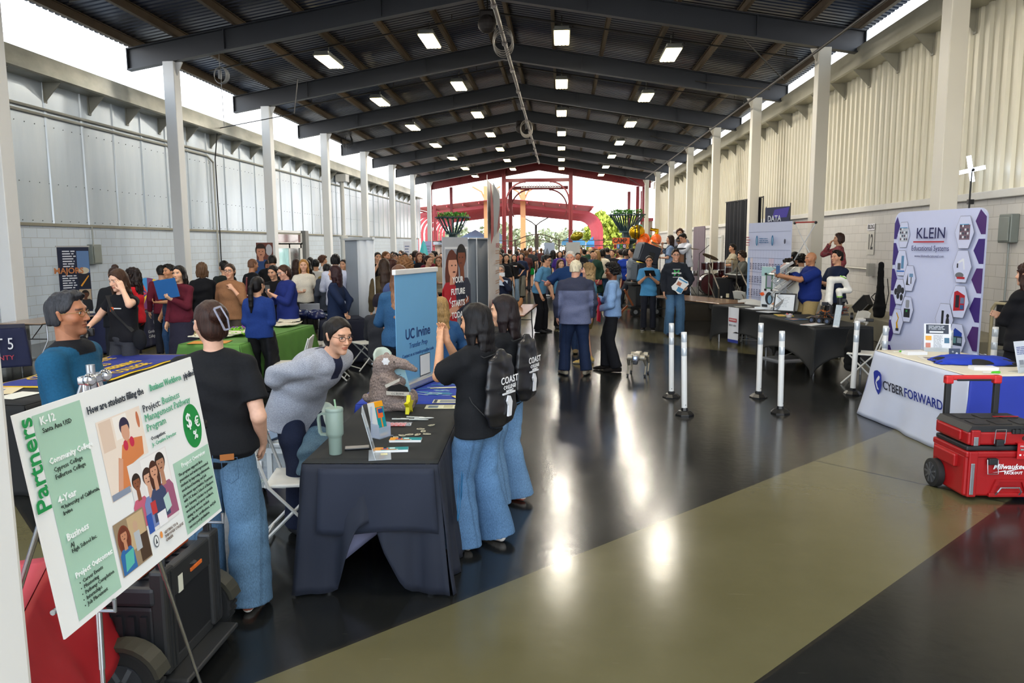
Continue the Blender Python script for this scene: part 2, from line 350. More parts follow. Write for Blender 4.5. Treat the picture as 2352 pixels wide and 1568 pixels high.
# ridge pipe and its couplings, sprinkler lines
b = MB(); b.tube([(-1.52, YS, 7.3), (-1.52, 52, 7.42)], .055, 10)
for y in np.arange(8, 52, 3.2): b.tube([(-1.52, y-.06, 7.31), (-1.52, y+.06, 7.31)], .075, 10)
tag(b.build('ridge_pipe', M('#8b8683', .45, .5, var=.3, vs=2), smooth=True), 'long grey water pipe hung under the roof ridge', 'pipe')
pm = M('#4a4744', .5, .4)
for i in range(-1, 7):
 y = 18.77+BAY*i+2.6; b = MB()
 b.tube([(-9.9, y, roofz(-9.9)+.42), (XM, y, ZR+.42), (6.3, y, roofz(6.3)+.42)], .022, 6)
 for x in np.arange(-9, 6.2, 3): b.tube([(x, y, roofz(x)+.45), (x, y, roofz(x)+.6)], .015, 5).ball((x+.3, y, roofz(x+.3)+.36), .03, 4)
 tag(b.build('sprinkler_pipe', pm), 'thin sprinkler pipe crossing under the roof sheets', 'pipe', 'sprinkler pipes')
b = MB(); xx = 5.35
b.tube([(xx+.35, 8, 6.2), (xx+.3, 52, 6.35)], .03, 8)
tag(b.build('eaves_pipe', pm), 'long dark pipe running along the right eaves in front of the column tops', 'pipe')
for i in range(7):
 y = 18.77+BAY*i; b = MB(); b.tube([(4.0, y+.3, roofz(4.)+.3), (5.9, y-2.4 if i % 2 else y+2.4, 6.3)], .02, 6)
 tag(b.build('sway_brace', pm), 'slanting brace rod holding the pipe at the right eaves', 'brace', 'brace rods at the right eaves')
# high bay lights
hm = M('#9a9c96', .4, .6); em = M((1., .80, .42), .5, emit=9, var=0); first = None
for r in (0, 1, 2, 3, 4, 5, 6, -2, -3):
 y = YB[0]+3.05+BAY*r
 for k, (x, z) in enumerate(((XM-4.75, 7.28), (XM-1.85, 7.78), (XM+1.85, 7.78), (XM+4.85, 7.26))):
  if first is None:
   o = first = thing('high_bay_light', 'x', 'light')
   b = MB(); b.box(-.2, .2, -.7, .7, 0, .09, .02).box(-.23, .23, -.74, .74, -.05, .0, .01).tube([(0, 0, .09), (0, 0, .45)], .02, 6); b.build('lamp_housing', hm, o)
   b = MB()
   for q in range(4): b.box(-.205+q*.105, -.11+q*.105, -.7, .7, -.085, -.05, .02)
   b.build('lamp_lens', em, o)
   b = MB()
   for q in range(5): b.box(-.21, .21, -.62+q*.31, -.61+q*.31, -.09, -.085)
   b.build('wire_guard', hm, o)
  else: o = copy_tree(first)
  o.location = (x, y, z-.05)
  o['label'] = 'glowing high bay lamp overhead, outside the picture' if r < 0 else 'glowing high bay lamp, '+['first', 'second', 'third', 'fourth', 'fifth', 'sixth', 'farthest'][r]+' row from the camera, '+['leftmost', 'left of ridge', 'right of ridge', 'rightmost'][k]; o['category'] = 'light'; o['group'] = 'high bay lamps' if r >= 0 else 'overhead lamps outside the picture'
# ---------------------------------------------------------------- PEOPLE: smooth implicit bodies, clothes and hair
def nrm(v): v = np.asarray(v, float); return v/(np.linalg.norm(v)+1e-9)
def V3(*a): return np.array(a, float)
def rx_(a): c, s = cos(a), sin(a); return np.array([[1, 0, 0], [0, c, -s], [0, s, c]])
def ry_(a): c, s = cos(a), sin(a); return np.array([[c, 0, s], [0, 1, 0], [-s, 0, c]])
def rz_(a): c, s = cos(a), sin(a); return np.array([[c, -s, 0], [s, c, 0], [0, 0, 1]])
class Field:
 def __init__(s, lo, hi, v):
  s.v = v; s.lo = np.array(lo, float)-2*v; n = np.ceil((np.array(hi)+2*v-s.lo)/v).astype(int)+1; s.n = n
  s.ax = [s.lo[i]+v*np.arange(n[i]) for i in range(3)]; s.F = np.full(n, .3, np.float32)
 def blk(s, lo, hi, pad):
  i0 = np.clip(np.floor((np.array(lo)-pad-s.lo)/s.v).astype(int), 0, s.n); i1 = np.clip(np.ceil((np.array(hi)+pad-s.lo)/s.v).astype(int)+1, 0, s.n)
  sl = tuple(slice(a, b) for a, b in zip(i0, i1))
  if any(b <= a for a, b in zip(i0, i1)): return None
  g = np.stack(np.meshgrid(*[s.ax[i][sl[i]] for i in range(3)], indexing='ij'), -1); return sl, g
 def put(s, sl, d, k, sub=False):
  A = s.F[sl]
  if sub:
   d = -d
   if k > 0: h = np.clip(.5-.5*(A-d)/k, 0, 1); s.F[sl] = A*(1-h)+d*h+k*h*(1-h)
   else: s.F[sl] = np.maximum(A, d)
   return
  if k > 0: h = np.clip(.5+.5*(A-d)/k, 0, 1); s.F[sl] = A*(1-h)+d*h-k*h*(1-h)
  else: s.F[sl] = np.minimum(A, d)
 def cone(s, a, b, ra, rb, k=.01, sub=False, flat=False):
  a = np.asarray(a, float); b = np.asarray(b, float); R = max(ra, rb); q = s.blk(np.minimum(a, b)-R, np.maximum(a, b)+R, k+3*s.v)
  if q is None: return s
  sl, g = q; ab = b-a; L2 = ab@ab+1e-12; t0 = ((g-a)@ab)/L2; t = np.clip(t0, 0, 1); rel = g-a-t[..., None]*ab
  d = np.sqrt((rel**2).sum(-1))-(ra+(rb-ra)*t)
  if flat: d = np.where(t0 > 1, np.maximum(np.sqrt(np.maximum((rel**2).sum(-1)-((t0-t)**2)*L2, 0))-rb, (t0-1)*math.sqrt(L2)), d)
  s.put(sl, d, k, sub); return s
 def ell(s, c, r, k=.01, R=None, sub=False):
  c = np.asarray(c, float); r = np.asarray(r, float); m = r.max(); q = s.blk(c-m, c+m, k+3*s.v)
  if q is None: return s
  sl, g = q; p = g-c
  if R is not None: p = p@R
  a = np.sqrt(((p/r)**2).sum(-1))+1e-9; b = np.sqrt(((p/r**2)**2).sum(-1))+1e-9; s.put(sl, a*(a-1)/b, k, sub); return s
 def loft(s, pts, U, k=.01, flat=(1, 1), ex=2., sub=False):
  """pts: list of (center, rx, ry); U lateral axis of the ellipses"""
  U = nrm(U); n = len(pts)-1
  for i in range(n):
   (a, ra, qa), (b, rb, qb) = pts[i], pts[i+1]; a = np.asarray(a, float); b = np.asarray(b, float); R = max(ra, rb, qa, qb)
   q = s.blk(np.minimum(a, b)-R, np.maximum(a, b)+R, k+3*s.v)
   if q is None: continue
   sl, g = q; ab = b-a; L = np.linalg.norm(ab)+1e-9; w = ab/L; u = nrm(U-w*(U@w)); vv = np.cross(w, u)
   t0 = ((g-a)@w)/L; t = np.clip(t0, 0, 1); rel = g-a-t[..., None]*ab
   du, dv, dw = rel@u, rel@vv, rel@w; rx = ra+(rb-ra)*t; ry = qa+(qb-qa)*t
   fl = (i == 0 and flat[0], i == n-1 and flat[1]); dwe = np.where(t0 < 0, 0 if fl[0] else 1, np.where(t0 > 1, 0 if fl[1] else 1, 0))*dw
   Q = (np.abs(du/rx)**ex+np.abs(dv/ry)**ex+np.abs(dwe/np.minimum(rx, ry))**ex)**(1/ex)+1e-6
   rr = np.sqrt(du**2+dv**2+dwe**2)
   d = np.where(Q > .25, rr*(1-1/Q), -np.minimum(rx, ry)*.75)
   e = np.abs(dw-dwe); d = np.where(e > 1e-5, np.maximum(d, e), d)
   s.put(sl, d, k if i == 0 or k == 0 else max(k, .004), sub)
  return s
 def plane(s, n, c):
  """keep n.p < c"""
  n = nrm(n); g = s.ax[0][:, None, None]*n[0]+s.ax[1][None, :, None]*n[1]+s.ax[2][None, None, :]*n[2]; s.F = np.maximum(s.F, g-c); return s
 def warp(s, fn):
  X = s.ax[0][:, None, None]; Y = s.ax[1][None, :, None]; Z = s.ax[2][None, None, :]; s.F = s.F+fn(X, Y, Z); return s
 def net(s):
  F = s.F; F = np.pad(F, 1, constant_values=.3); I = F < 0; n = F.shape; c = [slice(0, -1), slice(1, None)]
  cnt = np.zeros([x-1 for x in n], np.int16)
  for a in (0, 1):
   for b in (0, 1):
    for d in (0, 1): cnt += I[c[a], c[b], c[d]]
  act = (cnt > 0) & (cnt < 8); idx = np.full(act.shape, -1, np.int64); ids = np.argwhere(act); idx[act] = np.arange(len(ids))
  if len(ids) == 0: return np.zeros((0, 3)), np.zeros((0, 4), int)
  cor = {}
  for a in (0, 1):
   for b in (0, 1):
    for d in (0, 1): cor[a, b, d] = F[ids[:, 0]+a, ids[:, 1]+b, ids[:, 2]+d]
  acc = np.zeros((len(ids), 3)); w = np.zeros(len(ids))
  for ax in range(3):
   for a in (0, 1):
    for b in (0, 1):
     k0 = [a, b]; k0.insert(ax, 0); k1 = [a, b]; k1.insert(ax, 1); f0, f1 = cor[tuple(k0)], cor[tuple(k1)]
     m = (f0 < 0) != (f1 < 0); t = np.where(m, f0/(f0-f1+1e-12), 0); p = np.zeros((len(ids), 3)); p[:] = k0; p[:, ax] = t
     acc += p*m[:, None]; w += m
  v = (ids+acc/w[:, None]-1)*s.v+s.lo; qs = []
  for ax in range(3):
   o1, o2 = [(1, 2), (2, 0), (0, 1)][ax]
   A = I[tuple(slice(0, -1) if i == ax else slice(1, -1) for i in range(3))]; Bm = I[tuple(slice(1, None) if i == ax else slice(1, -1) for i in range(3))]
   for sg, m in ((1, A & ~Bm), (0, ~A & Bm)):
    e = np.argwhere(m)
    if len(e) == 0: continue
    for i in range(3):
     if i != ax: e[:, i] += 1
    d1 = np.zeros(3, int); d1[o1] = 1; d2 = np.zeros(3, int); d2[o2] = 1
    f = lambda q: idx[q[:, 0], q[:, 1], q[:, 2]]
    Q = np.stack([f(e-d1-d2), f(e-d2), f(e), f(e-d1)], 1); qs.append(Q if sg else Q[:, ::-1])
  return v, np.concatenate(qs)
def mkmesh(name, parts, mat, col):
 """parts: list of (verts, quads); col: fn(verts)->Nx3 linear colours or a fixed colour"""
 vs = []; fs = []; n = 0
 for v, f in parts:
  vs.append(v); fs.append(f+n); n += len(v)
 v = np.concatenate(vs); f = np.concatenate(fs); me = bpy.data.meshes.new(name)
 me.vertices.add(len(v)); me.vertices.foreach_set('co', v.astype(np.float32).ravel()); me.loops.add(len(f)*4); me.loops.foreach_set('vertex_index', f.astype(np.int32).ravel())
 me.polygons.add(len(f)); me.polygons.foreach_set('loop_start', np.arange(len(f), dtype=np.int32)*4); me.polygons.foreach_set('loop_total', np.full(len(f), 4, np.int32))
 me.update(calc_edges=True); me.polygons.foreach_set('use_smooth', np.ones(len(f), bool))
 c = np.asarray(col(v) if callable(col) else np.tile(lin(col), (len(v), 1)), np.float32)
 a = me.attributes.new('Col', 'FLOAT_COLOR', 'POINT'); a.data.foreach_set('color', np.concatenate([c, np.ones((len(v), 1), np.float32)], 1).ravel())
 me.materials.append(mat); return me
def folds(amp, sd, f=1., vert=.5):
 r = np.random.RandomState(sd).rand(8)*6.28
 def fn(X, Y, Z):
  a = np.sin(34*f*Z+r[0]+2.2*np.sin(9*f*X+r[1]+2*np.sin(6*Z+r[5]))+1.8*np.sin(8*f*Y+r[2])); b = np.sin(26*f*X+r[3]+1.5*np.sin(11*f*Z+r[4])+17*f*Y); c = np.sin(61*f*Z+r[6]+2.5*np.sin(17*f*X+r[7])+12*Y)
  return amp*((1-vert)*a+vert*b+.35*c*np.sin(5*Z+r[1]))
 return fn
ARM = {  # wrist relative to the shoulder joint (x outwards), pole of the elbow, palm normal, finger curl
 'down': ((.07, .05, -.50), (.3, -1, 0), (-1, .1, 0), .35), 'hold': ((-.10, .27, -.27), (.7, -.6, -.3), (-.2, 0, 1), .9), 'phone': ((-.10, .30, -.13), (.5, -.3, -1), (0, -.8, .5), 1.0),
 'cam': ((-.13, .27, .12), (.6, .2, -1), (-.4, -.9, 0), 1.0), 'hip': ((.09, .04, -.34), (1, -.8, 0), (-1, 0, 0), .6), 'back': ((-.13, -.17, -.42), (1, -.7, 0), (0, -1, 0), .6),
 'cross': ((-.24, .22, -.20), (.6, .2, -1), (0, -1, 0), .5), 'table': ((-.02, .30, -.34), (.6, -.6, 0), (0, 0, -1), .3), 'reach': ((-.05, .46, -.08), (.4, 0, -1), (-.7, 0, -.7), .8),
 'face': ((-.07, .17, .13), (.5, .5, -1), (-.6, -.6, 0), .7), 'bag': ((-.08, .14, -.03), (.7, .2, -1), (-.6, -.6, 0), 1.), 'behind': ((.0, -.14, -.46), (.8, -.8, 0), (-.6, -.5, 0), .5), 'seatlap': ((-.06, .30, -.32), (.7, -.5, 0), (0, 0, -1), .4)}
SHOES = {}
def ik(a, w, l1, l2, pole):
 d = w-a; L = np.linalg.norm(d)
 if L > (l1+l2)*.985: w = a+d*((l1+l2)*.985/L); d = w-a; L = np.linalg.norm(d)
 x = (l1*l1-l2*l2+L*L)/(2*L); h = math.sqrt(max(l1*l1-x*x, 0)); n = d/L; p = np.asarray(pole, float); p = nrm(p-n*(p@n)); return a+n*x+p*h, w
def hand(F, o, dr, pn, thumb, s, curl, vox, k=.006):
 """o wrist, dr direction of the fingers, pn palm normal, thumb side vector"""
 x = nrm(dr); z = nrm(np.asarray(pn)-x*(np.asarray(pn)@x)); y = np.cross(z, x)
 if y@thumb < 0: y = -y
 P = lambda a, b, c: o+s*(x*a+y*b+z*c); rm = max(.0, vox*.62)
 F.loft([(P(-.01, 0, 0), .026*s, .019*s), (P(.03, .002, 0), .034*s, .017*s), (P(.09, 0, .002), .040*s, .013*s)], y, k=.012, flat=(0, 0))
 for i, (b, l) in enumerate(((.030, .072), (.0105, .080), (-.0095, .074), (-.028, .058))):
  a = P(.088, b, 0); c1 = curl*(.75+.12*i); d1 = x*cos(c1)+z*sin(c1)+y*(b*1.2*(1-min(curl, 1))); m_ = a+nrm(d1)*l*.5*s; c2 = c1+curl*.9; d2 = x*cos(c2)+z*sin(c2); e = m_+d2*l*.5*s
  F.cone(a, m_, max(.0088*s, rm), max(.0078*s, rm), k=.003); F.cone(m_, e, max(.0078*s, rm), max(.0066*s, rm), k=.002)
 a = P(.018, .022, .004); b_ = P(.05, .05, .012+.01*curl); c_ = P(.078, .052-.012*curl, .022+.016*curl); F.cone(a, b_, max(.014*s, rm), max(.0105*s, rm), k=.008); F.cone(b_, c_, max(.0100*s, rm), max(.008*s, rm), k=.003)
def shoe_mesh(kind):
 if kind in SHOES: return SHOES[kind]
 c1, c2 = kind.split('/')[:2]; v = .008
 F = Field((-.06, -.1, -.0), (.06, .2, .12), v)
 F.loft([(V3(0, -.085, .045), .034, .042), (V3(0, -.02, .048), .036, .045), (V3(.003, .06, .036), .043, .036), (V3(.004, .13, .028), .044, .027), (V3(0, .175, .022), .03, .018)], (1, 0, 0), k=.02, flat=(0, 0))
 F.cone((0, -.045, .06), (0, -.045, .115), .036, .036, k=.02, flat=True); F.plane((0, 0, -1), -.004)
 a, b = lin('#'+c1), lin('#'+c2)
 me = mkmesh('shoe', [F.net()], MA('gloss') if 'g' in kind.split('/')[-1] else MA('cloth'), lambda p: np.where((p[:, 2] < .024)[:, None], b, a)); SHOES[kind] = me; return me
def person(label, x, y, H, face, top, bottom, hair, skin='#c99a7c', sex='m', lean=0, curve=0, head=(0, 0), R='down', L='down', w=1., shoes='2b2b2e/1c1c1e', feet=((.11, .0), (-.11, .02)), toe=(8, 8), z0=0., seat=None,
   glasses=None, sd=0, group=None, vox=None, extra=None, name='person', roll=0, side=0, beard=0, hmul=1.):
 """top=(colour, sleeve 0..1, hem below hip, looseness, [material], [collar colour]); bottom=(kind, colour, cuff); hair=(style, colour[, length])"""
 s = H/1.75; dist = math.hypot(x, y); v = vox or max(.0066, min(.03, dist*.00105)); near = dist < 7.5
 root = thing(name, label, 'person', (x, y, z0), face, group)
 l1 = radians(lean); l2 = radians(lean+curve); sr = radians(side)
 T = lambda a: V3(sin(sr)*cos(a), sin(a), cos(a)*cos(sr))
 hz = (.95*s-.04*s*(1-cos(l1))) if seat is None else seat+.10
 Pv = V3(0, -.10*sin(l1)*s if seat is None else 0, hz); t1, t2 = T(l1*.8), T(l2)
 wst = Pv+t1*.15*s; ch = wst+nrm(t1+t2)*.18*s; sh = ch+t2*.13*s; nb = sh+t2*.055*s
 lat = V3(1, 0, 0) if not side else nrm(V3(cos(sr), 0, -sin(sr))); sw = (.178 if sex == 'm' else .158)*s*(.5+.5*w)
 hy, hp = radians(head[0]), radians(head[1]); hl = l2*.45+hp
 Rh = rz_(hy)@rx_(-hl)@ry_(radians(roll)); hs = s**.5*hmul if H > 1.3 else s*1.35*hmul
 hc = nb+nrm(t2*.5+T(l2*.5)*.5)*.055*s+Rh@V3(0, .012, .118)*hs
 J = {}
 for sgn, nm, A in ((1, 'R', R), (-1, 'L', L)):
  pr = ARM[A] if isinstance(A, str) else A; S_ = sh+lat*sgn*sw-t2*.015*s; wt = V3(*pr[0])*s; wt[0] *= sgn; po = V3(*pr[1]); po[0] *= sgn; pn = V3(*pr[2]); pn[0] *= sgn
  e, wr = ik(S_, S_+wt, .285*s, .255*s, po); J[nm] = (S_, e, wr, nrm(wr-e) if len(pr) < 5 else nrm(V3(pr[4][0]*sgn, pr[4][1], pr[4][2])), pn, pr[3])
 legs = []
 for i, sgn in enumerate((1, -1)):
  hip = Pv+V3(sgn*.085*s, 0, -.02*s); an = V3(feet[i][0]*s, feet[i][1]*s, .085*s+(feet[i][2] if len(feet[i]) > 2 else 0)); kn, an = ik(hip, an, .42*s, .43*s, (sgn*.12, 1, 0)); legs.append((hip, kn, an, toe[i]*-sgn))
 ww = s*w; fx = 1. if sex == 'm' else .93; hipw = (.158 if sex == 'm' else .168)*ww; wa = (.140 if sex == 'm' else .118)*ww
 tor = [(Pv-t1*.07*s, hipw*.9, .10*ww), (Pv+t1*.02*s, hipw, .108*ww), (wst, wa, .092*ww), (ch, .155*fx*ww, (.112 if sex == 'm' else .118)*ww), (sh-t2*.02*s, .150*fx*ww, .082*ww), (nb, .07*ww, .058*ww)]
 pts = [hc, Pv]+[q for j in J.values() for q in j[:3]]+[q for l in legs for q in l[:3]]
 lo = np.min(pts, 0)-.26*s; hi = np.max(pts, 0)+.26*s; lo[2] = max(lo[2], -.02)
 # --- skin
 F = Field(lo, hi, v if near else v); kk = .03
 F.loft(tor, lat, k=.02, ex=2.3)
 nr = (.057 if sex == 'm' else .049)*hs
 F.cone(nb-t2*.05*s, hc+Rh@V3(0, -.022, -.05)*hs, nr*1.08, nr, k=.03)
 for S_, e, wr, hd, pn, cu in J.values():
  q = fx*(.5+.5*w)*s; F.cone(S_, e, .054*q, .041*q, k=.03); F.cone(e, wr, .043*q, .027*q, k=.012)
 for hip, kn, an, _ in legs: F.cone(hip, kn, .083*ww, .056*ww, k=.02); F.cone(kn, an, .056*ww, .038*ww, k=.012); F.cone(an, an+V3(0, .03, -.035), .036*s, .03*s, k=.01)
 hh = []
 for nm, sg in (('R', 1), ('L', -1)):
  S_, e, wr, hd, pn, cu = J[nm]; th = nrm(np.cross(hd, pn))*(-sg)
  if near:
   FF = Field(wr-.15*s*np.abs(1)*V3(1, 1, 1)+hd*.08*s, wr+.15*s*V3(1, 1, 1)+hd*.08*s, .0042); hand(FF, wr, hd, pn, th, s*fx, cu, .0042); FF.cone(wr-hd*.0*s, wr-nrm(wr-e)*.05*s, .027*s*fx, .028*s*fx, k=.01); hh.append(FF.net())
  else: hand(F, wr, hd, pn, th, s, cu, v)
 parts = [F.net()]+hh if near else [F.net()]
 vh = .0036 if near else v*.55 if dist < 22 else v*.75
 Hd = Field((-.1, -.13, -.16), (.1, .14, .135), vh); hk = lambda f: f
 Hd.ell((0, -.012, .028), (.077, .096, .09), k=.01); Hd.ell((0, .020, -.036), (.0585, .068, .082), k=.03); Hd.ell((0, .068, -.098), (.020, .018, .016), k=.03)
 Hd.cone((-.033, .074, .034), (.033, .074, .034), .011, .011, k=.02)
 for q in (-1, 1):
  Hd.ell((q*.047, .050, -.022), (.022, .026, .024), k=.025); Hd.ell((q*.031, .093, .010), (.019, .014, .011), k=.014, sub=True); Hd.ell((q*.031, .0725, .009), (.0135, .0125, .0115), k=.002)
  Hd.cone((q*.076, -.004, -.022), (q*.082, -.012, .018), .008, .011, k=.006); Hd.ell((q*.011, .094, -.030), (.0075, .010, .0065), k=.006)
 Hd.cone((0, .084, .014), (0, .105, -.026), .007, .0105, k=.012); Hd.ell((0, .0835, -.055), (.022, .0085, .0052), k=.006); Hd.ell((0, .083, -.067), (.018, .0085, .006), k=.005)
 nbl = (Rh.T@(nb-hc))/hs; Hd.cone((0, -.022, -.05), nrm(nbl-V3(0, -.022, -.05))*.11+V3(0, -.022, -.05), nr/hs, nr/hs, k=.022)
 hv, hf = Hd.net(); sk = np.array(lin(skin)); hcol = np.array(lin(hair[1])); fade = max(0., min(1., 1.25-vh*60))
 c = np.tile(sk, (len(hv), 1)); ax = np.abs(hv[:, 0])-.031; X, Y, Z = hv.T; fr = Y > .05
 lip = fr & (np.abs(X) < .023) & (np.abs(Z+.061) < .0105-np.abs(X)*.18) & (Y > .078); c[lip] = sk*[.78, .48, .46] if sex == 'f' else sk*[.82, .62, .6]
 ck = np.exp(-((np.abs(X)-.045)**2+(Z+.02)**2)/.0007)*fr*.16; c = c*(1-ck[:, None]*V3(0, .8, .9))
 if beard:
  bd = fr & (Z < -.038) & ~lip | ((Z < -.05) & (Y > .0)); c[bd] = c[bd]*(1-beard)+hcol*beard
 br = fr & (np.abs(ax) < .019) & (np.abs(Z-.0285-.003*(ax < 0)) < .0042); c[br] = hcol*.7+sk*.25
 ey = (np.abs(ax) < .013) & (np.abs(Z-.009) < .0062*(1-(ax/.0135)**2)) & (Y > .066) if head[1] < 12 or True else None; c[ey] = (.62, .6, .58) if vh < .008 else sk*.45
 ir = ey & (np.hypot(ax, Z-.009) < .0062); c[ir] = (.02, .014, .01)
 li = (np.abs(ax) < .016) & (np.abs(Z-.0155) < .0018) & (Y > .068); c[li] = hcol*.5
 hv = (hv*hs)@Rh.T+hc
 # head and body share one surface description; join as one mesh
 ncol = [np.tile(sk, (len(p[0]), 1)) for p in parts]+[c]
 cc = np.concatenate(ncol); me = mkmesh('body', parts+[(hv, hf)], MA('skin'), lambda p: cc); link('body', me, root)
 # --- trousers, skirt
 bk, bc, cuff = bottom[:3]; bm_ = bottom[3] if len(bottom) > 3 else ('denim' if 'jean' in bk or 'wide' in bk else 'cloth')
 def solid_obj(nm, F_, mt_, col_):
  q = F_.net()
  if len(q[0]): return link(nm, mkmesh(nm, [q], MA(mt_), col_), root)
 if bk != 'none':
  F = Field((lo[0], lo[1], lo[2]), (hi[0], hi[1], Pv[2]+.2*s), v); tw = .010*s; bcl = lin(bc)
  F.loft([(Pv-t1*.06*s, hipw*.86+tw, .105*ww+tw), (Pv+t1*.02*s, hipw+tw, .115*ww+tw), (Pv+t1*.10*s, hipw*.88+tw, .102*ww+tw)], lat, k=.02, ex=2.2)
  if bk in ('skirt', 'dress'):
   zb = cuff; F.loft([(Pv, hipw+.02, .125*ww), (V3(Pv[0], Pv[1]*.5, (Pv[2]+zb)/2), hipw*1.2+.03, .17*ww), (V3(Pv[0], Pv[1]*.5, zb), hipw*1.35+.03, .19*ww)], lat, k=.02)
  else:
   stop = {'shorts': .75}.get(bk, None)
   for hip, kn, an, _ in legs:
    an2 = an+V3(0, 0, -.02*s if bk != 'widejean' else -.055*s); kr = (.068 if bk != 'widejean' else .092)*ww;
    kr = max(kr, cuff*s*.83 if bk == 'widejean' else kr)
    if stop: F.loft([(hip, .095*ww, .10*ww), (hip*.25+kn*.75, cuff*s, cuff*s*1.05)], lat, k=.03, flat=(0, 1))
    else: F.loft([(hip, .092*ww, .104*ww), (hip*.45+kn*.55, .083*ww if bk != 'widejean' else .094*ww, .09*ww if bk != 'widejean' else .11*ww), (kn, kr, kr*1.1), (an2, cuff*s, cuff*s*1.25)], lat, k=.02 if bk != 'widejean' else .006, flat=(0, 1))
  F.warp(folds(.004*s if bk != 'widejean' else .0055, sd+3, .8, .65))
  if 'jean' in bk or 'wide' in bk:
   fadec = np.array(lin(bc));
   colf = lambda p: fadec*(1+.45*np.exp(-((p[:, 2:3]-.62*s)/.22)**2)*np.clip(np.sin(p[:, 0:1]*16)*.5+.6, 0, 1))*(1-.25*(np.abs(np.sin(p[:, 0:1]*9+1.3)) < .06))
  elif bk == 'plaid' or 'plaid' in bottom: colf = plaid(bc)
  else: colf = bc
  o = solid_obj('skirt' if bk in ('skirt', 'dress') else 'shorts' if bk == 'shorts' else 'trousers', F, bm_, colf)
 # --- top
 tc_, slv, hem, loose = top[:4]; tm = top[4] if len(top) > 4 and top[4] else 'cloth'; col2 = top[5] if len(top) > 5 else None; colr = top[6] if len(top) > 6 else None
 F = Field((lo[0], lo[1], max(0, Pv[2]-hem*s-.12)), hi, v); g = .012*s+loose*.022*s
 hemc = Pv-T(l1*.45)*hem*s
 tl = [(hemc, max(hipw, wa)+g*1.15+(.018*s if hem > .1 else 0), .112*ww+g*1.25), ((Pv+t1*.03*s) if hem > 0 else hemc+t1*.04*s, hipw+g, .112*ww+g*1.05), (wst, wa*(.45+.15*loose)+hipw*(.55-.15*loose)+g if loose > 0 else wa+g, .097*ww+g), (ch, .158*fx*ww+g, .116*ww+g*.8), (sh-t2*.015*s, .155*fx*ww+g*.7, .088*ww+g*.6), (nb-t2*.006*s, .072*ww, .06*ww)]
 F.loft(tl, lat, k=.025, ex=2.25)
 for S_, e, wr, hd, pn, cu in J.values():
  q = fx*(.5+.5*w)*s
  if slv <= .02: F.cone(S_, S_+(e-S_)*.05, .05*q, .05*q, k=.02); continue
  if slv < .55: en = S_+(e-S_)*slv/.5; F.cone(S_-lat*0, en, .060*q+g*.5, .053*q+g*1.1, k=.03, flat=True)
  else:
   F.cone(S_, e, .060*q+g*.5, .049*q+g*.7, k=.03); en = e+(wr-e)*min(1, (slv-.5)/.5); F.cone(e, en, .049*q+g*.6, .037*q+g*.45, k=.012, flat=True)
 F.warp(folds((.0045+.005*loose)*s, sd+11, .75, .35))
 if colr: F.cone(nb-t2*.03*s, nb+t2*.028*s, .074*ww, nr+.014*s, k=.006, flat=True)
 c1 = np.array(lin(tc_));
 if callable(col2): cf = lambda p: col2(p, dict(nb=nb, sh=sh, ch=ch, wst=wst, Pv=Pv, t2=t2, lat=lat, s=s))
 elif col2 and 'plaid' in str(col2): cf = plaid(tc_)
 elif colr and colr != tc_: cf = lambda p: np.where((((p-nb)@t2) > -.012*s)[:, None] & (np.linalg.norm(p-nb, axis=1) < .12*s)[:, None], lin(colr), c1)
 else: cf = tc_
 solid_obj('shirt' if slv < .95 else 'jacket' if loose > .5 else 'shirt', F, tm, cf)
 if bk == 'dress': pass
 # --- hair
 st, hc_ = hair[:2]; hl_ = hair[2] if len(hair) > 2 else .3
 if st != 'bald':
  Fh = Field((-.16, -.24, -.16-(hl_ if st in ('long', 'pony', 'bob', 'wavy') else .05)), (.16, .15, .2), max(vh*1.15, .0045) if near else vh*1.1)
  th = {'short': .012, 'long': .014, 'pony': .009, 'bun': .009, 'curly': .03, 'bob': .02, 'wavy': .02, 'buzz': .005, 'quiff': .011, 'cap': .012}[st]
  Fh.ell((0, -.014, .03), (.077+th, .096+th, .09+th), k=.0)
  if st in ('quiff', 'curly'): Fh.ell((0, .03, .105), (.055, .06, .03), k=.02)
  Fh.ell((0, -.045, -.03), (.07+th*.6, .06+th, .07), k=.02)
  if st in ('short', 'quiff', 'buzz', 'cap', 'curly'):
   Fh.plane((0, 0, -1), .052); Fh.plane((0, .8, -.52), .013 if st != 'curly' else .02); Fh.plane((0, .25, -1), .062 if st != 'curly' else .075)
   if st != 'curly':
    for q in (-1, 1): Fh.ell((q*.088, .012, -.022), (.03, .034, .042), k=.004, sub=True)
  else:
   Fh.plane((0, .82, -.47), .020)
  gr = Rh.T@V3(0, 0, -1)                                     # where hair falls
  bk_ = V3(0, -1, 0)
  if st in ('long', 'wavy', 'bob'):
   a = V3(0, -.055, .02); pl = [(a, .078, .058)]; d_ = nrm(gr*.9+bk_*.25); q = a
   nst = 4
   for i in range(nst): q = q+nrm(gr+bk_*(.35 if i < 1 else .08 if near else .1))*(hl_/nst); pl.append((q, .082+(.018 if st == 'wavy' else .0)-.014*(i == nst-1)*(st != 'bob')+.006*i, .05-(.006*i)))
   Fh.loft(pl, (1, 0, 0), k=.02, flat=(0, 0))
   for q in (-1, 1):                                      # locks beside the face
    a = V3(q*.072, -.01, .04); b_ = a+gr*(.12+hl_*.35)+V3(q*.012, -.012, 0); Fh.loft([(a, .016, .04), (a*.5+b_*.5+V3(q*.008, 0, 0), .02, .042), (b_, .014, .028)], (1, 0, 0), k=.015, flat=(0, 0))
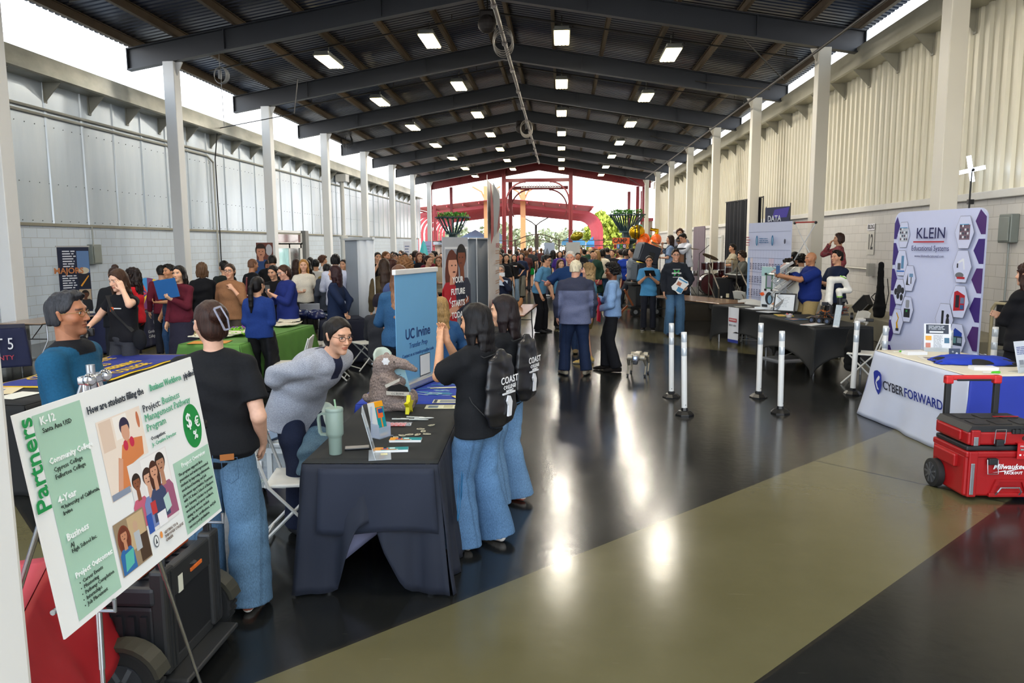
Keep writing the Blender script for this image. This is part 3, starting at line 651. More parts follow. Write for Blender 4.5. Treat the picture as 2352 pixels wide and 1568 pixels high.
  if st == 'pony':
   a = V3(0, -.105, .045); Fh.ell(a, (.024, .024, .024), k=.01); q = a; pl = [(a, .02, .02)]
   for i in range(5): q = q+nrm(gr+bk_*(.7 if i == 0 else .02))*(hl_/5); pl.append((q, [.03, .036, .036, .03, .014][i], [.026, .03, .03, .024, .012][i]))
   Fh.loft(pl, (1, 0, 0), k=.012, flat=(0, 0))
  if st == 'bun': Fh.ell((0, -.115, .03+hl_*.1), (.05, .04, .045), k=.012)
  am = {'curly': .011, 'wavy': .007, 'bob': .004, 'long': .0018, 'quiff': .004, 'short': .002}.get(st, .0015)
  r_ = np.random.RandomState(sd+77).rand(6)*6
  fq = 1.0 if st in ('curly', 'wavy') else 1.
  if st == 'curly': Fh.warp(lambda X, Y, Z: am*(np.sin(95*X+r_[0]+2*np.sin(60*Z))*np.sin(90*Z+r_[1])+np.sin(100*Y+r_[2]+2*np.sin(70*X))*.7))
  else: Fh.warp(lambda X, Y, Z: am*(np.sin(150*X+30*np.sin(Z*6+r_[0])*.15+r_[1]+(2.5*np.sin(28*Z+r_[3]) if st == 'wavy' else 0))+.7*np.sin(120*Y+r_[2]+2*np.sin(20*Z))))
  q = Fh.net()
  if len(q[0]):
   hvv = (q[0]*hs)@Rh.T+hc; h2 = np.array(lin(hc_)); grd = hair[3] if len(hair) > 3 else None
   def hcf(p):
    if grd is None: return np.tile(h2, (len(p), 1))
    t_ = np.clip((hc[2]+.05-p[:, 2:3])/(hl_+.05), 0, 1); return h2*(1-t_)+np.array(lin(grd))*t_
   me = mkmesh('hair' if st != 'cap' else 'cap', [(hvv, q[1])], MA('hair' if st != 'cap' else 'cloth'), hcf); link('hair' if st != 'cap' else 'cap', me, root)
 if st == 'cap':
  b = MB(); b.grid(lambda a, c: tuple((Rh@(V3(-.07+.14*a, .085+.075*c*sin(pi*a)**.5, .062-.02*c+.01*sin(pi*a)))*hs)+hc), 8, 4); b.build('cap_brim', M(hc_, .8), root, True, solid=.004)
 # --- shoes
 if z0 < 5 and shoes:
  me = shoe_mesh(shoes)
  for i, (hip, kn, an, t_) in enumerate(legs):
   lift = feet[i][2] if len(feet[i]) > 2 else 0; link('shoe', me, root, (an[0], an[1]+.03*s, lift), (0, 0, radians(t_))).scale = (s, s, s)
 if glasses:
  b = MB(); P_ = lambda X, Y, Z: tuple((Rh@V3(X, Y, Z))*hs+hc)
  rg = .0016 if near else .0028
  for q in (-1, 1):
   b.tube([P_(q*.033+.022*cos(a), .097-.012*(abs(q*.033+.022*cos(a))/.055)**2, .006+.017*sin(a)) for a in np.linspace(0, 2*pi, 13)], rg, 5, cap=False); b.tube([P_(q*.055, .088, .012), P_(q*.081, .03, .012), P_(q*.083, -.012, .008)], rg, 5)
  b.tube([P_(-.012, .098, .01), P_(.012, .098, .01)], rg, 5); b.build('glasses', M(glasses, .25, .2), root, True)
 if extra: extra(root, dict(J=J, hc=hc, Rh=Rh, hs=hs, nb=nb, sh=sh, ch=ch, wst=wst, Pv=Pv, t1=t1, t2=t2, lat=lat, s=s, legs=legs, ww=ww))
 return root
def plaid(c):
 a = np.array(lin(c))
 def f(p):
  u = np.abs(np.sin(p[:, 0]*70)) < .35; w_ = np.abs(np.sin(p[:, 2]*60+p[:, 1]*20)) < .35; k = (u*1.+w_*1.)[:, None]; return a*(1-.45*k)+np.array([.25, .22, .2])*.35*(k == 1)
 return f
# ---------------------------------------------------------------- WHO STANDS WHERE
PI_ = {}
def PP(key, label, px, ty, Y, face, top, bottom, hair, H=None, dx=0, **k):
 d = D(px, ty, Y); z0 = k.get('z0', 0); h = H or max(1.5, min(1.9, d.z-z0-.01)); info = {}
 ex = k.pop('extra', None)
 def cb(root, K):
  info.update(K); info['root'] = root
  if ex: ex(root, K)
 person(label, d.x+dx, Y, h, face, top, bottom, hair, sd=len(PI_), extra=cb, **k); PI_[key] = info
 info['loc'] = V3(d.x+dx, Y, z0); info['face'] = face; return info
def wp(key, p):
 i = PI_[key]; return Vector(rz_(radians(i['face']))@np.asarray(p)+i['loc'])
def grip(key, side, fwd=.09, off=.02):
 """world point in the palm"""
 i = PI_[key]; S_, e, wr, hd, pn, cu = i['J'][side]; pn = nrm(pn-hd*(pn@hd)); return wp(key, wr+hd*fwd*i['s']+pn*off)
def lanyard(root, K, col='#20242a', badge=1):
 b = MB(); s = K['s']; nb, ch, w_, t2 = K['nb'], K['ch'], K['wst'], K['t2']; f = np.cross(K['lat'], t2); f = f if f[1] > 0 else -f
 p = w_*.5+ch*.5+f*.145*s*K['ww']/s; b.mat(M(col, .7))
 for q in (-1, 1): b.tube([nb+K['lat']*q*.07*s+f*.0, nb+K['lat']*q*.065*s+f*.07*s-t2*.06, ch+K['lat']*q*.05+f*.142*s, p], .005, 4)
 if badge: b.mat(M('#e8e8e6', .4)); b.tube([p+t2*.0, p-t2*.09*s], 0, flat=(.07, .006))
 b.build('lanyard', parent=root)
def patch(root, K, txt, col, size, u=0, v=.03, back=False, bar=None, off=.0):
 """printing on the chest or back of a garment"""
 f = np.cross(K['lat'], K['t2']); f = f if f[1] > 0 else -f; sg = -1 if back else 1; ww = K['ww']; s = K['s']
 o = K['ch']+K['t2']*v*s+f*sg*((.116 if not back else .12)*ww+.020*s+off)+K['lat']*u*s; X = K['lat']*(-1 if not back else 1); Z = nrm(K['t2']); Yv = np.cross(Z, X)
 mm = Matrix([list(X), list(Yv), list(Z)]).transposed().to_4x4(); mm.translation = Vector(o)
 if txt:
  t_ = text(txt, size, M(col, .6), root, (0, 0, 0), name='printed_lettering', bold=size*.02, ext=.001); t_.matrix_local = mm@Matrix.Rotation(pi/2, 4, 'X')
 if bar:
  b = MB();
  for (a0, a1, b0, b1, c) in bar: b.mat(M(c, .6)); b.X = mm; b.box(a0, a1, -.002, .004, b0, b1)
  b.build('printed_patch', parent=root)
BLK, NVY = '#17181b', '#1d2438'
# --- foreground
PP('teal', 'grey-haired man in teal quarter-zip pullover with thin glasses, in profile at left', 150, 673, 4.0, -84, ('#174c6b', 1, .16, .55, None, lambda p, K: np.where((((p-K['nb'])@K['t2']) > -.045)[:, None] & (np.hypot(p[:, 0]-K['nb'][0], p[:, 1]-K['nb'][1]) < .13)[:, None], lin('#14161c'), lin('#174c6b')), '#14161c'),
 ('pants', '#2a2d33', .075), ('quiff', '#2c2c30', .3), skin='#a86f50', R='hold', L='down', w=1.1, glasses='#8a6a3a', head=(0, -2), beard=.22, extra=lambda r, K: lanyard(r, K, '#8c2434', 0))
PP('jeans', 'woman in black t-shirt and light wide jeans with clipped-up brown hair, seen from behind', 462, 688, 3.86, 12, (BLK, .34, .015, .4), ('widejean', '#4d6880', .118), ('bun', '#33201a', .2), H=1.70, dx=.05, sex='f', skin='#d3a58c', w=1.12,
 R=((.05, .10, -.46), (.3, -1, 0), (-1, .1, 0), .4), L='down', head=(38, 2), glasses='#5a7a90', shoes='8a4a34/e8e2d8', feet=((.14, -.03), (-.14, .05)))
PP('bend', 'woman in light grey blazer and glasses bending over the front table, hands behind back', 868, 712, 5.02, -116, ('#9b9ea8', 1, .16, .75, 'knit', lambda p, K: np.where(((np.abs(p[:, 0]-K['ch'][0]) < .035+.0*p[:, 0]) & (p[:, 1] > K['ch'][1]+.02) & (p[:, 2] > K['wst'][2]+.08))[:, None], lin('#23263a'), lin('#9b9ea8')), None),
 ('pants', '#1c2236', .075), ('bun', '#16110f', .0), H=1.70, dx=-.55, sex='f', skin='#cf9d80', w=1.1, lean=44, curve=12, head=(-12, -14), R=((-.12, -.36, -.24), (.9, -.6, .3), (0, -1, 0), .6), L=((-.13, -.37, -.26), (.9, -.6, .3), (0, -1, 0), .6), glasses='#3b2a1c')
bagc = '#1b1b1f'
def drawbag(root, K, sz=1.):
 f = np.cross(K['lat'], K['t2']); f = f if f[1] > 0 else -f; s = K['s']; c = K['wst']*.42+K['ch']*.58-f*(.15*K['ww']+.03*s)
 F = Field(c-V3(.24, .2, .32), c+V3(.24, .2, .32), .009); t2 = nrm(K['t2']); L_ = K['lat']
 F.loft([(c+t2*.22, .05, .02), (c+t2*.17, .13, .032), (c+t2*.0, .175, .045), (c-t2*.16, .185, .05), (c-t2*.235, .15, .03)], L_, k=.02, flat=(0, 0)); F.warp(folds(.009, 3, 1.1, .6))
 link('drawstring_bag', mkmesh('bag', [F.net()], MA('gloss'), bagc), root)
 b = MB()
 for q in (-1, 1):
  b.tube([c+t2*.215+L_*q*.03, K['sh']+L_*q*.10*s-f*.11*s, K['sh']+L_*q*.115*s+t2*.055*s, K['sh']+L_*q*.12*s+f*.115*s-t2*.05, K['ch']+L_*q*.165*s+f*.05, K['wst']+L_*q*.17*s-f*.05, c-t2*.21+L_*q*.13], .0045, 5)
 b.build('bag_cord', M('#0c0c0e', .6), root)
 X = L_; Yv = np.cross(t2, X); mm = Matrix([list(X), list(Yv), list(t2)]).transposed().to_4x4(); mm.translation = Vector(c-f*.056)
 b = MB(); b.X = mm; b.mat(M('#dcdce0', .6)); b.box(-.075, .075, -.01, .0, -.045, -.035)
 b.prism([(-.02, -.19), (.02, -.19), (.035, -.10), (.01, -.06), (-.012, -.055), (-.03, -.09), (-.012, -.12)], -.012, .0); b.build('printed_emblem', parent=root)
 for tx, zz, sz_ in (('COAST', .045, .062), ('COLLEGE', .0, .034), ('DISTRICT', -.026, .02)):
  t_ = text(tx, sz_, M('#f0f0f2', .6), root, (0, 0, 0), name='printed_lettering', bold=.001, sp=1.1); t_.matrix_local = mm@Matrix.Translation((0, -.012, zz))@Matrix.Rotation(pi/2, 4, 'X')
PP('girl1', 'girl in black t-shirt and wide faded jeans with long black hair and raised hands', 1090, 712, 4.80, 64, (BLK, .42, .10, .9), ('widejean', '#506f90', .125), ('long', '#110e10', .27), H=1.60, dx=.02, sex='f', skin='#d09a76', w=1.02,
 R=((-.13, .29, .10), (.5, .3, -1), (-.9, -.2, .2), .35, (-.25, .12, 1)), L=((-.12, .30, .09), (.3, .3, -1), (-.9, -.2, .2), .35, (-.2, .15, 1)), head=(4, 4), shoes='e6e2dc/d8cfc6', feet=((.14, -.05), (-.14, .08)), extra=drawbag)
PP('girl2', 'girl in black t-shirt and faded baggy jeans with long dark hair, standing behind her friend', 1126, 700, 5.62, 68, (BLK, .42, .05, .7), ('widejean', '#5d7c9c', .122), ('long', '#1a1012', .30), H=1.60, dx=.12, sex='f', skin='#d6a583', w=1.02, R='cam', L='hold', head=(14, 6), shoes='e8e4de/b0472c', feet=((.13, -.03), (-.13, .06)), extra=drawbag)
# --- left hall
PP('photog', 'young woman in sleeveless black t-shirt with long brown hair, camera hanging at her side', 276, 618, 8.35, 168, ('#15151a', .22, .02, .1), ('pants', '#33343a', .065), ('long', '#3a2418', .34), sex='f', skin='#dcae94', R=((.10, .25, -.28), (.8, -.4, -.5), (0, -.3, -1), 1.), L=((-.02, .13, .13), (.9, .3, -1), (-.8, -.4, .3), .6, (-.35, .1, 1)), head=(-8, 14), w=1.02,
 extra=lambda r, K: patch(r, K, '', '', 0, bar=[(-.05, -.005, -.03, .02, '#d9571e'), (-.0, .10, .0, .012, '#d8d8d8')]))
PP('blackbun', 'woman in black sweater with brown hair knot, partly hidden behind the young photographer', 262, 614, 10.6, 205, ('#14161b', 1, .08, .5), ('pants', '#1b1d24', .07), ('bun', '#2b1a14', .9), sex='f', R='hold')
PP('redcurl', 'woman in red t-shirt and black trousers with long dark curls beside the prize wheel', 304, 617, 10.9, 100, ('#c1202c', .35, .04, .4), ('pants', '#141417', .07), ('wavy', '#1d1312', .3), sex='f', skin='#b98463', R='hold', L='hold')
PP('maroon1', 'person in maroon sweater with short black hair turned away, behind the navy cloth table', 370, 610, 13.2, 40, ('#5d1a2a', 1, .1, .6), ('pants', '#20222c', .07), ('short', '#16120f'), R='hold')
PP('navytee', 'young man in navy t-shirt with black fringe standing at the navy cloth table', 389, 608, 12.3, 150, ('#28344e', .35, .08, .5), ('jeans', '#2d4668', .075), ('quiff', '#15110f'), skin='#c08a66', R='down', L='hold')
PP('folder', 'woman in maroon cardigan and plaid skirt holding up a blue folder', 411, 611, 11.0, 172, ('#5b1c2c', 1, .06, .4), ('skirt', '#2b2a3a', .12), ('long', '#14100f', .3), sex='f', skin='#d9aa8a', R='down', L='phone', extra=None)
PP('blkback', 'woman in black top with shoulder-length brown hair, seen from behind near the left wall', 463, 604, 12.9, 25, ('#15161b', 1, .08, .5), ('pants', '#17181c', .07), ('bob', '#5a4330', .13), sex='f', R='hold')
PP('greenshirt', 'man in dark green shirt with short black hair facing the left wall', 514, 599, 14.0, 60, ('#1f2626', .6, .1, .5), ('pants', '#1b1c20', .075), ('short', '#15110f'), R='hold')
PP('tan', 'woman in tan v-neck sweater with glasses and dark red shoulder bag', 527, 606, 11.6, 184, ('#8a6246', .75, .08, .5, 'knit'), ('pants', '#4a423b', .075), ('bun', '#3a2c24', 0), sex='f', w=1.12, skin='#d2a186', R='down', L='bag', glasses='#403a36')
PP('baldblack', 'bald bearded man in black blazer leaning to talk near the left wall', 569, 593, 14.5, -40, ('#16171b', 1, .12, .6), ('pants', '#1a1b20', .08), ('buzz', '#6a4a38'), skin='#b07d5e', lean=12, beard=.4, R='hold')
PP('pony', 'woman in royal blue sweater and black trousers with long black ponytail, seen from behind', 590, 637, 9.66, 4, ('#1c3574', .62, .06, .5), ('pants', '#121214', .105), ('pony', '#120f10', .42), sex='f', skin='#cf9c7c', w=1.03, R=((-.03, .22, -.33), (.25, -.7, -.6), (-.5, 0, 0), .6), L=((-.03, .22, -.33), (.25, -.7, -.6), (-.5, 0, 0), .6), head=(-22, 0))
PP('blkjacket', 'woman in black velvet jacket with black hair reading a card beside the blue cardigan', 629, 609, 12.6, 190, ('#101014', 1, .12, .5), ('jeans', '#2a2f38', .07), ('bun', '#100d0e', 0), sex='f', R='hold', L='hold', head=(-20, 14))
PP('bluecard', 'woman in royal blue cardigan with glasses looking down at her phone', 656, 608, 12.1, 140, ('#1e2b6c', .85, .2, .6), ('pants', '#232b46', .08), ('pony', '#3a2418', .18), sex='f', w=1.15, skin='#d4a189', R='phone', L='phone', head=(0, 16), glasses='#8b8b90')
PP('blonde', 'woman in cream t-shirt and black trousers with long blonde hair', 697, 596, 14.6, 195, ('#d8d2c4', .36, .04, .4), ('pants', '#17171a', .075), ('long', '#a8793f', .36), sex='f', skin='#dcae93', R='hold', L='down')
PP('brownlong', 'woman with long brown hair partly hidden behind the blonde woman', 680, 595, 16.3, 30, ('#2a2628', 1, .1, .5), ('pants', '#1c1c20', .08), ('long', '#35221a', .4), sex='f', R='hold')
PP('bentblack', 'man in black t-shirt leaning over a table, his back turned, near the barber photo banner', 628, 583, 15.4, 30, ('#17181c', .35, .08, .6), ('jeans', '#26324a', .08), ('short', '#171311'), lean=22, w=1.2, R='table', L='table', skin='#c28e6f', H=1.84, extra=lambda r, K: patch(r, K, 'Car Club', '#e8e8e8', .07, back=True))
PP('kid', 'small red-haired child at the table beside the left wall', 595, 628, 15.0, 60, ('#c0526a', .4, .05, .4), ('jeans', '#3a4a66', .06), ('bob', '#6a2f1c', .1), H=1.32, sex='f', w=.8)
PP('leanlong', 'woman in black with very long black hair leaning left behind the blonde woman', 709, 596, 16.8, 70, ('#121215', 1, .1, .5), ('pants', '#131316', .09), ('long', '#17110f', .55), sex='f', lean=10)
PP('captee', 'young man in white t-shirt, black trousers and dark cap, seen from behind', 725, 596, 17.6, 5, ('#d9d9d6', .4, .08, .6), ('pants', '#17171a', .085), ('short', '#101013'), R='hold', L='hold')
PP('whitecurl', 'person in white shirt with curly reddish-brown hair facing right by the left wall', 741, 588, 19.5, -80, ('#e2e2e2', .5, .08, .6), ('jeans', '#4a6282', .08), ('curly', '#4a2c1e'), sex='f')
PP('tanshirt', 'woman in mustard t-shirt with brown hair in a loose knot, seen from behind', 749, 607, 17.2, 15, ('#94804a', .4, .08, .5), ('pants', '#2a2622', .08), ('bun', '#1f1512', .3), sex='f', R='hold')
PP('greyback', 'person in charcoal jacket, pale jeans and black hair standing behind the navy-jacket woman', 752, 612, 14.6, 20, ('#3c424e', 1, .18, .6), ('jeans', '#6f8ba6', .08), ('short', '#141214'), R='hold', H=1.62)
PP('liteshirt', 'tall man in pale lilac dress shirt with thick black hair, seen from behind', 770, 584, 13.9, 10, ('#c5c9dc', 1, .1, .7), ('pants', '#20212a', .08), ('quiff', '#121012'), R='hold', L='hold')
PP('halfhid', 'woman with dark pinned-up hair and tan jacket beside the grey drape', 789, 596, 16.5, 170, ('#8c7a5c', 1, .1, .5), ('pants', '#26262c', .08), ('bun', '#19110f', .6), sex='f')
PP('navyprof', 'woman in dark navy jacket and wide black trousers in profile, hands behind her', 769, 611, 12.0, 84, ('#182440', 1, .12, .6), ('pants', '#0f0f12', .13), ('long', '#2b1519', .24), sex='f', skin='#d2a083', R='back', L='back')
PP('denim', 'woman in blue denim jacket with long light brown hair behind the blue roll-up banner', 916, 609, 8.2, 10, ('#2e5478', 1, .06, .6, 'denim'), ('pants', '#17191f', .08), ('long', '#5b3c2c', .46, '#a8795a'), sex='f', w=1.05, R='hold', L='hold')
PP('curlyblue', 'man in blue t-shirt with messy sandy brown hair behind the denim jacket woman', 930, 592, 9.6, 15, ('#39466e', .4, .12, .6), ('pants', '#24262e', .08), ('curly', '#6d4a2c'), R='hold', L='down', skin='#dda993', w=1.1)
PP('seatcap', 'person in black cap and charcoal jacket sitting behind the front booth', 871, 652, 9.9, -20, ('#2b2c31', 1, .05, .5), ('pants', '#1b1c20', .08), ('cap', '#1f1a22'), H=1.72, seat=.46, feet=((.12, .42), (-.12, .42)), R='seatlap', L='seatlap')
PP('longA', 'woman in olive top with very long brown hair, left of the sandy-haired man', 882, 594, 12.4, 20, ('#4a3f2c', 1, .1, .6), ('pants', '#24262c', .08), ('long', '#2f2018', .55), sex='f')
PP('longB', 'woman with long auburn hair turned right beside the long brown-haired woman', 900, 595, 13.0, -50, ('#54452f', .6, .1, .5), ('pants', '#2c2c30', .08), ('long', '#3a1c17', .4), sex='f')
PP('beardknot', 'bearded man with slicked brown hair above the crowd at left centre', 886, 577, 18.5, -110, ('#5c3a34', .5, .1, .6), ('jeans', '#2d3c55', .08), ('short', '#6b4526'), beard=.6, skin='#cf9a7d')
PP('phoneup', 'person in black raising a phone above the crowd at left centre', 867, 579, 18.0, -150, ('#15161a', .4, .1, .6), ('pants', '#1a1b20', .08), ('short', '#14100f'), R='cam', L='cam')
PP('glassman', 'man with glasses seen above the crowd under the small dark cap', 908, 580, 22, 170, ('#3b4150', .5, .1, .5), ('pants', '#22242c', .08), ('cap', '#15171c'), glasses='#222222')
PP('smile', 'smiling dark-haired woman above the crowd, left of the teal shirt man', 930, 580, 20.5, 190, ('#2a2022', .5, .1, .5), ('pants', '#1c1c20', .08), ('long', '#1b1211', .3), sex='f', skin='#b9805f')
PP('shorty', 'dark-haired person just left of the smiling woman above the crowd', 918, 583, 22.5, 160, ('#30343c', .5, .1, .5), ('pants', '#1c1c20', .08), ('short', '#16110f'))
PP('tealman', 'man in teal shirt standing behind the woman in black near the surfboard', 955, 575, 20.6, -60, ('#1d5570', .5, .1, .6), ('pants', '#22252c', .08), ('short', '#2a1d18'))
PP('blackred', 'woman in black top with auburn hair, left of the maroon-shirt man', 963, 579, 19.0, 205, ('#15151a', .6, .08, .6), ('pants', '#17181c', .08), ('long', '#5b2f22', .28), sex='f', w=1.12)
PP('darkblue', 'woman in dark blue dress with pinned hair looking right, near the red photo banner', 982, 586, 16.6, -120, ('#1d2030', .5, .1, .5), ('pants', '#1a1b26', .08), ('bun', '#2c1a15', .5), sex='f')
PP('maroonman', 'balding man in maroon shirt facing the camera left of the red photo banner', 990, 580, 18.4, 195, ('#6b1d2e', 1, .1, .7), ('jeans', '#2a3a58', .08), ('buzz', '#8a7465'), w=1.15)
PP('beige', 'woman in beige t-shirt with long brown hair and glasses beside the red photo banner', 1009, 588, 17.6, 175, ('#b7a68c', .4, .05, .5), ('pants', '#17181c', .075), ('long', '#6a3c22', .33), sex='f', R='hold', L='hold', glasses='#333333')
PP('seatblonde', 'seated blonde woman in denim jacket, seen from behind below the red photo banner', 1012, 642, 8.9, 10, ('#2c4f78', 1, .05, .6, 'denim'), ('jeans', '#26385a', .08), ('long', '#9a7a4c', .36), H=1.72, sex='f', seat=.48, feet=((.12, .42), (-.12, .42)), R='seatlap', L='seatlap')
# --- centre
PP('lpolo', 'young man in light blue polo and black trousers leaning forward, leftmost of the central group', 1257, 592, 17.1, -118, ('#5c93bb', .42, .06, .6, None, None, '#5c93bb'), ('pants', '#17171c', .078), ('quiff', '#18120f'), H=1.78, dx=-.16, lean=20, R='down', L='down', glasses='#1c1c1e', skin='#d59f7f', vox=.013, extra=lambda r, K: patch(r, K, '', '', 0, bar=[(.02, .07, .0, .012, '#b5607a')]))
PP('lgirl', 'woman in light blue polo with long brown hair behind the tall man in navy', 1287, 594, 17.9, 205, ('#5e95bd', .42, .06, .5, None, None, '#5e95bd'), ('pants', '#121216', .07), ('long', '#3b231a', .45), sex='f', skin='#deb193', H=1.62)
PP('tall', 'tall white-haired man in navy polo holding out a phone', 1313, 577, 13.9, 168, ('#17335f', .42, .08, .7, None, None, '#17335f'), ('jeans', '#27395c', .085), ('short', '#c9c6c0'), H=1.86, dx=-.02, R=((.16, .34, -.20), (.7, -.4, -.6), (0, 0, 1), .9), L='down', skin='#c98e74', shoes='7a6a50/3c3a34', w=1.12, extra=lambda r, K: patch(r, K, '', '', 0, bar=[(.05, .11, .01, .03, '#d8d8d2')]))
PP('old', 'white-haired man in two-tone grey blue jacket and dark jeans, seen from behind', 1322, 598, 11.4, 4, ('#5b627c', 1, .14, .8, 'knit', lambda p, K: np.where((((p-K['ch'])@K['t2'] > .035) | (np.abs(p[:, 0]) > .262*K['s']))[:, None], lin('#33374a'), lin('#5f6684')), '#2c3040'), ('jeans', '#17233d', .092), ('short', '#cfc6ad'), H=1.74, w=1.22, R=((.07, .12, -.49), (.3, -1, 0), (-1, .1, 0), .35), L=((.07, .12, -.49), (.3, -1, 0), (-1, .1, 0), .35), head=(-34, 4), skin='#d6a089', feet=((.17, 0), (-.17, .03)), toe=(20, 20), shoes='8a8272/3c3f40', vox=.010)
PP('curlyw', 'woman with wavy grey-blonde hair in denim jacket and olive shorts', 1352, 607, 12.6, 72, ('#54819f', 1, .04, .6, 'denim'), ('shorts', '#6e6038', .085), ('wavy', '#7d6442', .19, '#b49a70'), H=1.66, sex='f', skin='#dba78c', w=1.1, R='hold', L='hold', shoes='c9ae6a/d9d0b8', head=(8, 0), vox=.011)
PP('bshirt', 'young bearded man in light blue dress shirt holding a red folder, in profile', 1408, 608, 11.8, 84, ('#7796c0', 1, .03, .7, None, None, '#88a6cc'), ('pants', '#131419', .078), ('curly', '#0f0d0e'), H=1.68, skin='#7a4a30', R='cross', L=((-.10, .20, -.36), (.7, -.5, -.5), (-.3, 0, -1), .6), head=(6, 4), glasses='#141416', beard=.5, shoes='15110f/0c0b0b', feet=((.1, .1), (-.1, -.08)), vox=.010)
PP('bpolo', 'man in bright blue polo and dark trousers looking at a tablet', 1491, 592, 17.5, 172, ('#4c8fc0', .45, .12, .7, None, None, '#4c8fc0'), ('pants', '#1f212b', .078), ('short', '#17120f'), H=1.70, R='phone', L='phone', glasses='#2a2a2c', skin='#d39b7a', shoes='141416/d4d0cc', vox=.013, extra=lambda r, K: patch(r, K, '', '', 0, bar=[(.03, .10, .02, .03, '#c0508a')]))
def hood(r, K):
 t2 = K['t2']; nb = K['nb']; F = Field(nb-V3(.17, .17, .15), nb+V3(.17, .17, .15), .014); F.loft([(nb-t2*.07+V3(0, -.03, 0), .12, .09), (nb+t2*.01+V3(0, -.04, 0), .095, .075)], K['lat'], k=.01, flat=(0, 0)); link('hood', mkmesh('hood', [F.net()], MA('cloth'), '#23272f'), r)
 patch(r, K, 'M', '#18a048', .17, v=.0, bar=[(-.10, .10, -.016, .016, '#c9ccd0'), (-.08, .08, -.09, -.078, '#c9ccd0'), (-.08, .08, .078, .09, '#c9ccd0')], off=.012)
PP('hoodie', 'young man in dark hoodie with green letter M and blue jeans holding leaflets', 1552, 573, 16.5, 182, ('#262a33', 1, .1, .9), ('widejean', '#446484', .10), ('quiff', '#2a1c15'), H=1.86, R=((.05, .03, -.50), (.3, -1, 0), (-1, .1, 0), .5), L=((.02, .20, -.40), (.8, -.5, 0), (-.4, 0, 1), .8), glasses='#5a5a5c', skin='#d8a68b', shoes='22283c/1a1d28', extra=hood, vox=.013)
PP('photo', 'grey-haired woman in navy dress taking a photo with her phone beside the white banner', 1150, 609, 15.4, 178, ('#1b2338', .9, .1, .7), ('dress', '#1b2338', .12), ('bun', '#7c736c', 0), H=1.56, sex='f', w=1.12, skin='#cf9f84', R=((-.04, .30, .05), (.6, .2, -1), (-.3, -.9, 0), 1.), L=((-.10, .30, .05), (.6, .2, -1), (-.3, -.9, 0), 1.), glasses='#30302e')
PP('walkA', 'girl in black sweatshirt with long black hair and pale jeans walking towards the camera', 1181, 582, 26.0, 180, ('#131317', .5, .06, .7), ('jeans', '#7b90a4', .1), ('long', '#150f10', .42), H=1.64, sex='f', R='hip', L='hip', feet=((.1, .2), (-.1, -.1)), extra=lambda r, K: patch(r, K, '', '', 0, bar=[(-.1, .1, .02, .04, '#e0e0e0'), (.05, .09, .0, .02, '#e06a30')]))
PP('walkB', 'woman in navy shirt and grey wide trousers walking beside the girl in black', 1198, 585, 27.6, 170, ('#1d2740', .5, .04, .5), ('pants', '#5d5c54', .11), ('long', '#1e1412', .4), H=1.66, sex='f', R='down', feet=((.1, -.15), (-.1, .25)))
PP('apron', 'man in dark t-shirt with green cloth wrapped at the waist walking away', 1216, 574, 34, 5, ('#24272b', .4, .03, .6), ('shorts', '#128a3c', .12), ('short', '#5a3a26'), H=1.82, w=1.2)
PP('mblack', 'man in black t-shirt with hands together behind the woman taking a photo', 1147, 579, 18.0, 185, ('#15161a', .42, .1, .6), ('pants', '#1b1c20', .08), ('short', '#16110f'), R='hold', L='hold')
PP('wblack', 'woman in black with dark wavy hair beside the man in black t-shirt', 1162, 583, 22, 200, ('#131317', .6, .1, .5), ('pants', '#131317', .08), ('wavy', '#17100f', .25), sex='f')
PP('purple', 'woman in purple t-shirt standing behind a table beyond the photo banner', 1286, 576, 27, 185, ('#3a2470', .42, .08, .6), ('pants', '#1c1c26', .08), ('long', '#17110f', .3), sex='f', w=1.2)
PP('offic', 'man in black uniform shirt with short brown hair bending over a table', 1331, 568, 25, 195, ('#16181d', .45, .08, .6), ('pants', '#17181c', .08), ('short', '#4a2f22'), R='table', L='table')
PP('offic2', 'dark-haired person behind the white-haired man, left of the man in black uniform', 1327, 580, 22, 190, ('#26262c', .45, .08, .6), ('pants', '#17181c', .08), ('short', '#17110f'), skin='#b47f5f')
PP('boyblue', 'boy in slate blue jacket among the crowd right of centre', 1361, 576, 25.5, 185, ('#2c3a55', 1, .08, .6), ('jeans', '#2a3950', .08), ('quiff', '#1b1412'))
PP('greendress', 'woman in dark green top with long light brown hair seen from the side', 1371, 575, 23.4, 120, ('#1a3429', 1, .2, .5), ('skirt', '#1a3429', .5), ('long', '#8a6a44', .4), sex='f', R='table')
PP('cream', 'woman in cream sweater and jeans with black bob, seen from behind', 1384, 572, 24.0, -30, ('#cfc5b0', 1, .06, .6), ('jeans', '#27415e', .08), ('bob', '#15110f', .1), sex='f', R='table', L='hold')
PP('green2', 'person in green jacket standing far back near the orange hat', 1356, 568, 32, 10, ('#1e3b30', 1, .1, .7), ('pants', '#1b1c20', .08), ('short', '#c8a77c'))
PP('orangehat', 'person wearing an orange cap in the far crowd right of centre', 1377, 567, 33, 170, ('#333a3c', 1, .1, .7), ('pants', '#1b1c20', .08), ('cap', '#d9541e'))
PP('bigdark', 'man in dark jacket left of the blue football jersey in the far crowd', 1395, 568, 30, 15, ('#23262e', 1, .1, .7), ('pants', '#1b1c20', .085), ('short', '#16110f'), w=1.15)
PP('vest', 'person in dark vest over pink sleeves in the crowd below the orange sign', 1407, 573, 25, 150, ('#1c1d24', .5, .1, .6), ('pants', '#1b1c20', .085), ('short', '#3a231b'))
PP('kid2', 'child in pale shirt standing before the crowd below the orange sign', 1413, 584, 23.0, 160, ('#6f8ba6', .4, .08, .6), ('jeans', '#2c4466', .08), ('bob', '#2b1a15', .06), H=1.42, sex='f')
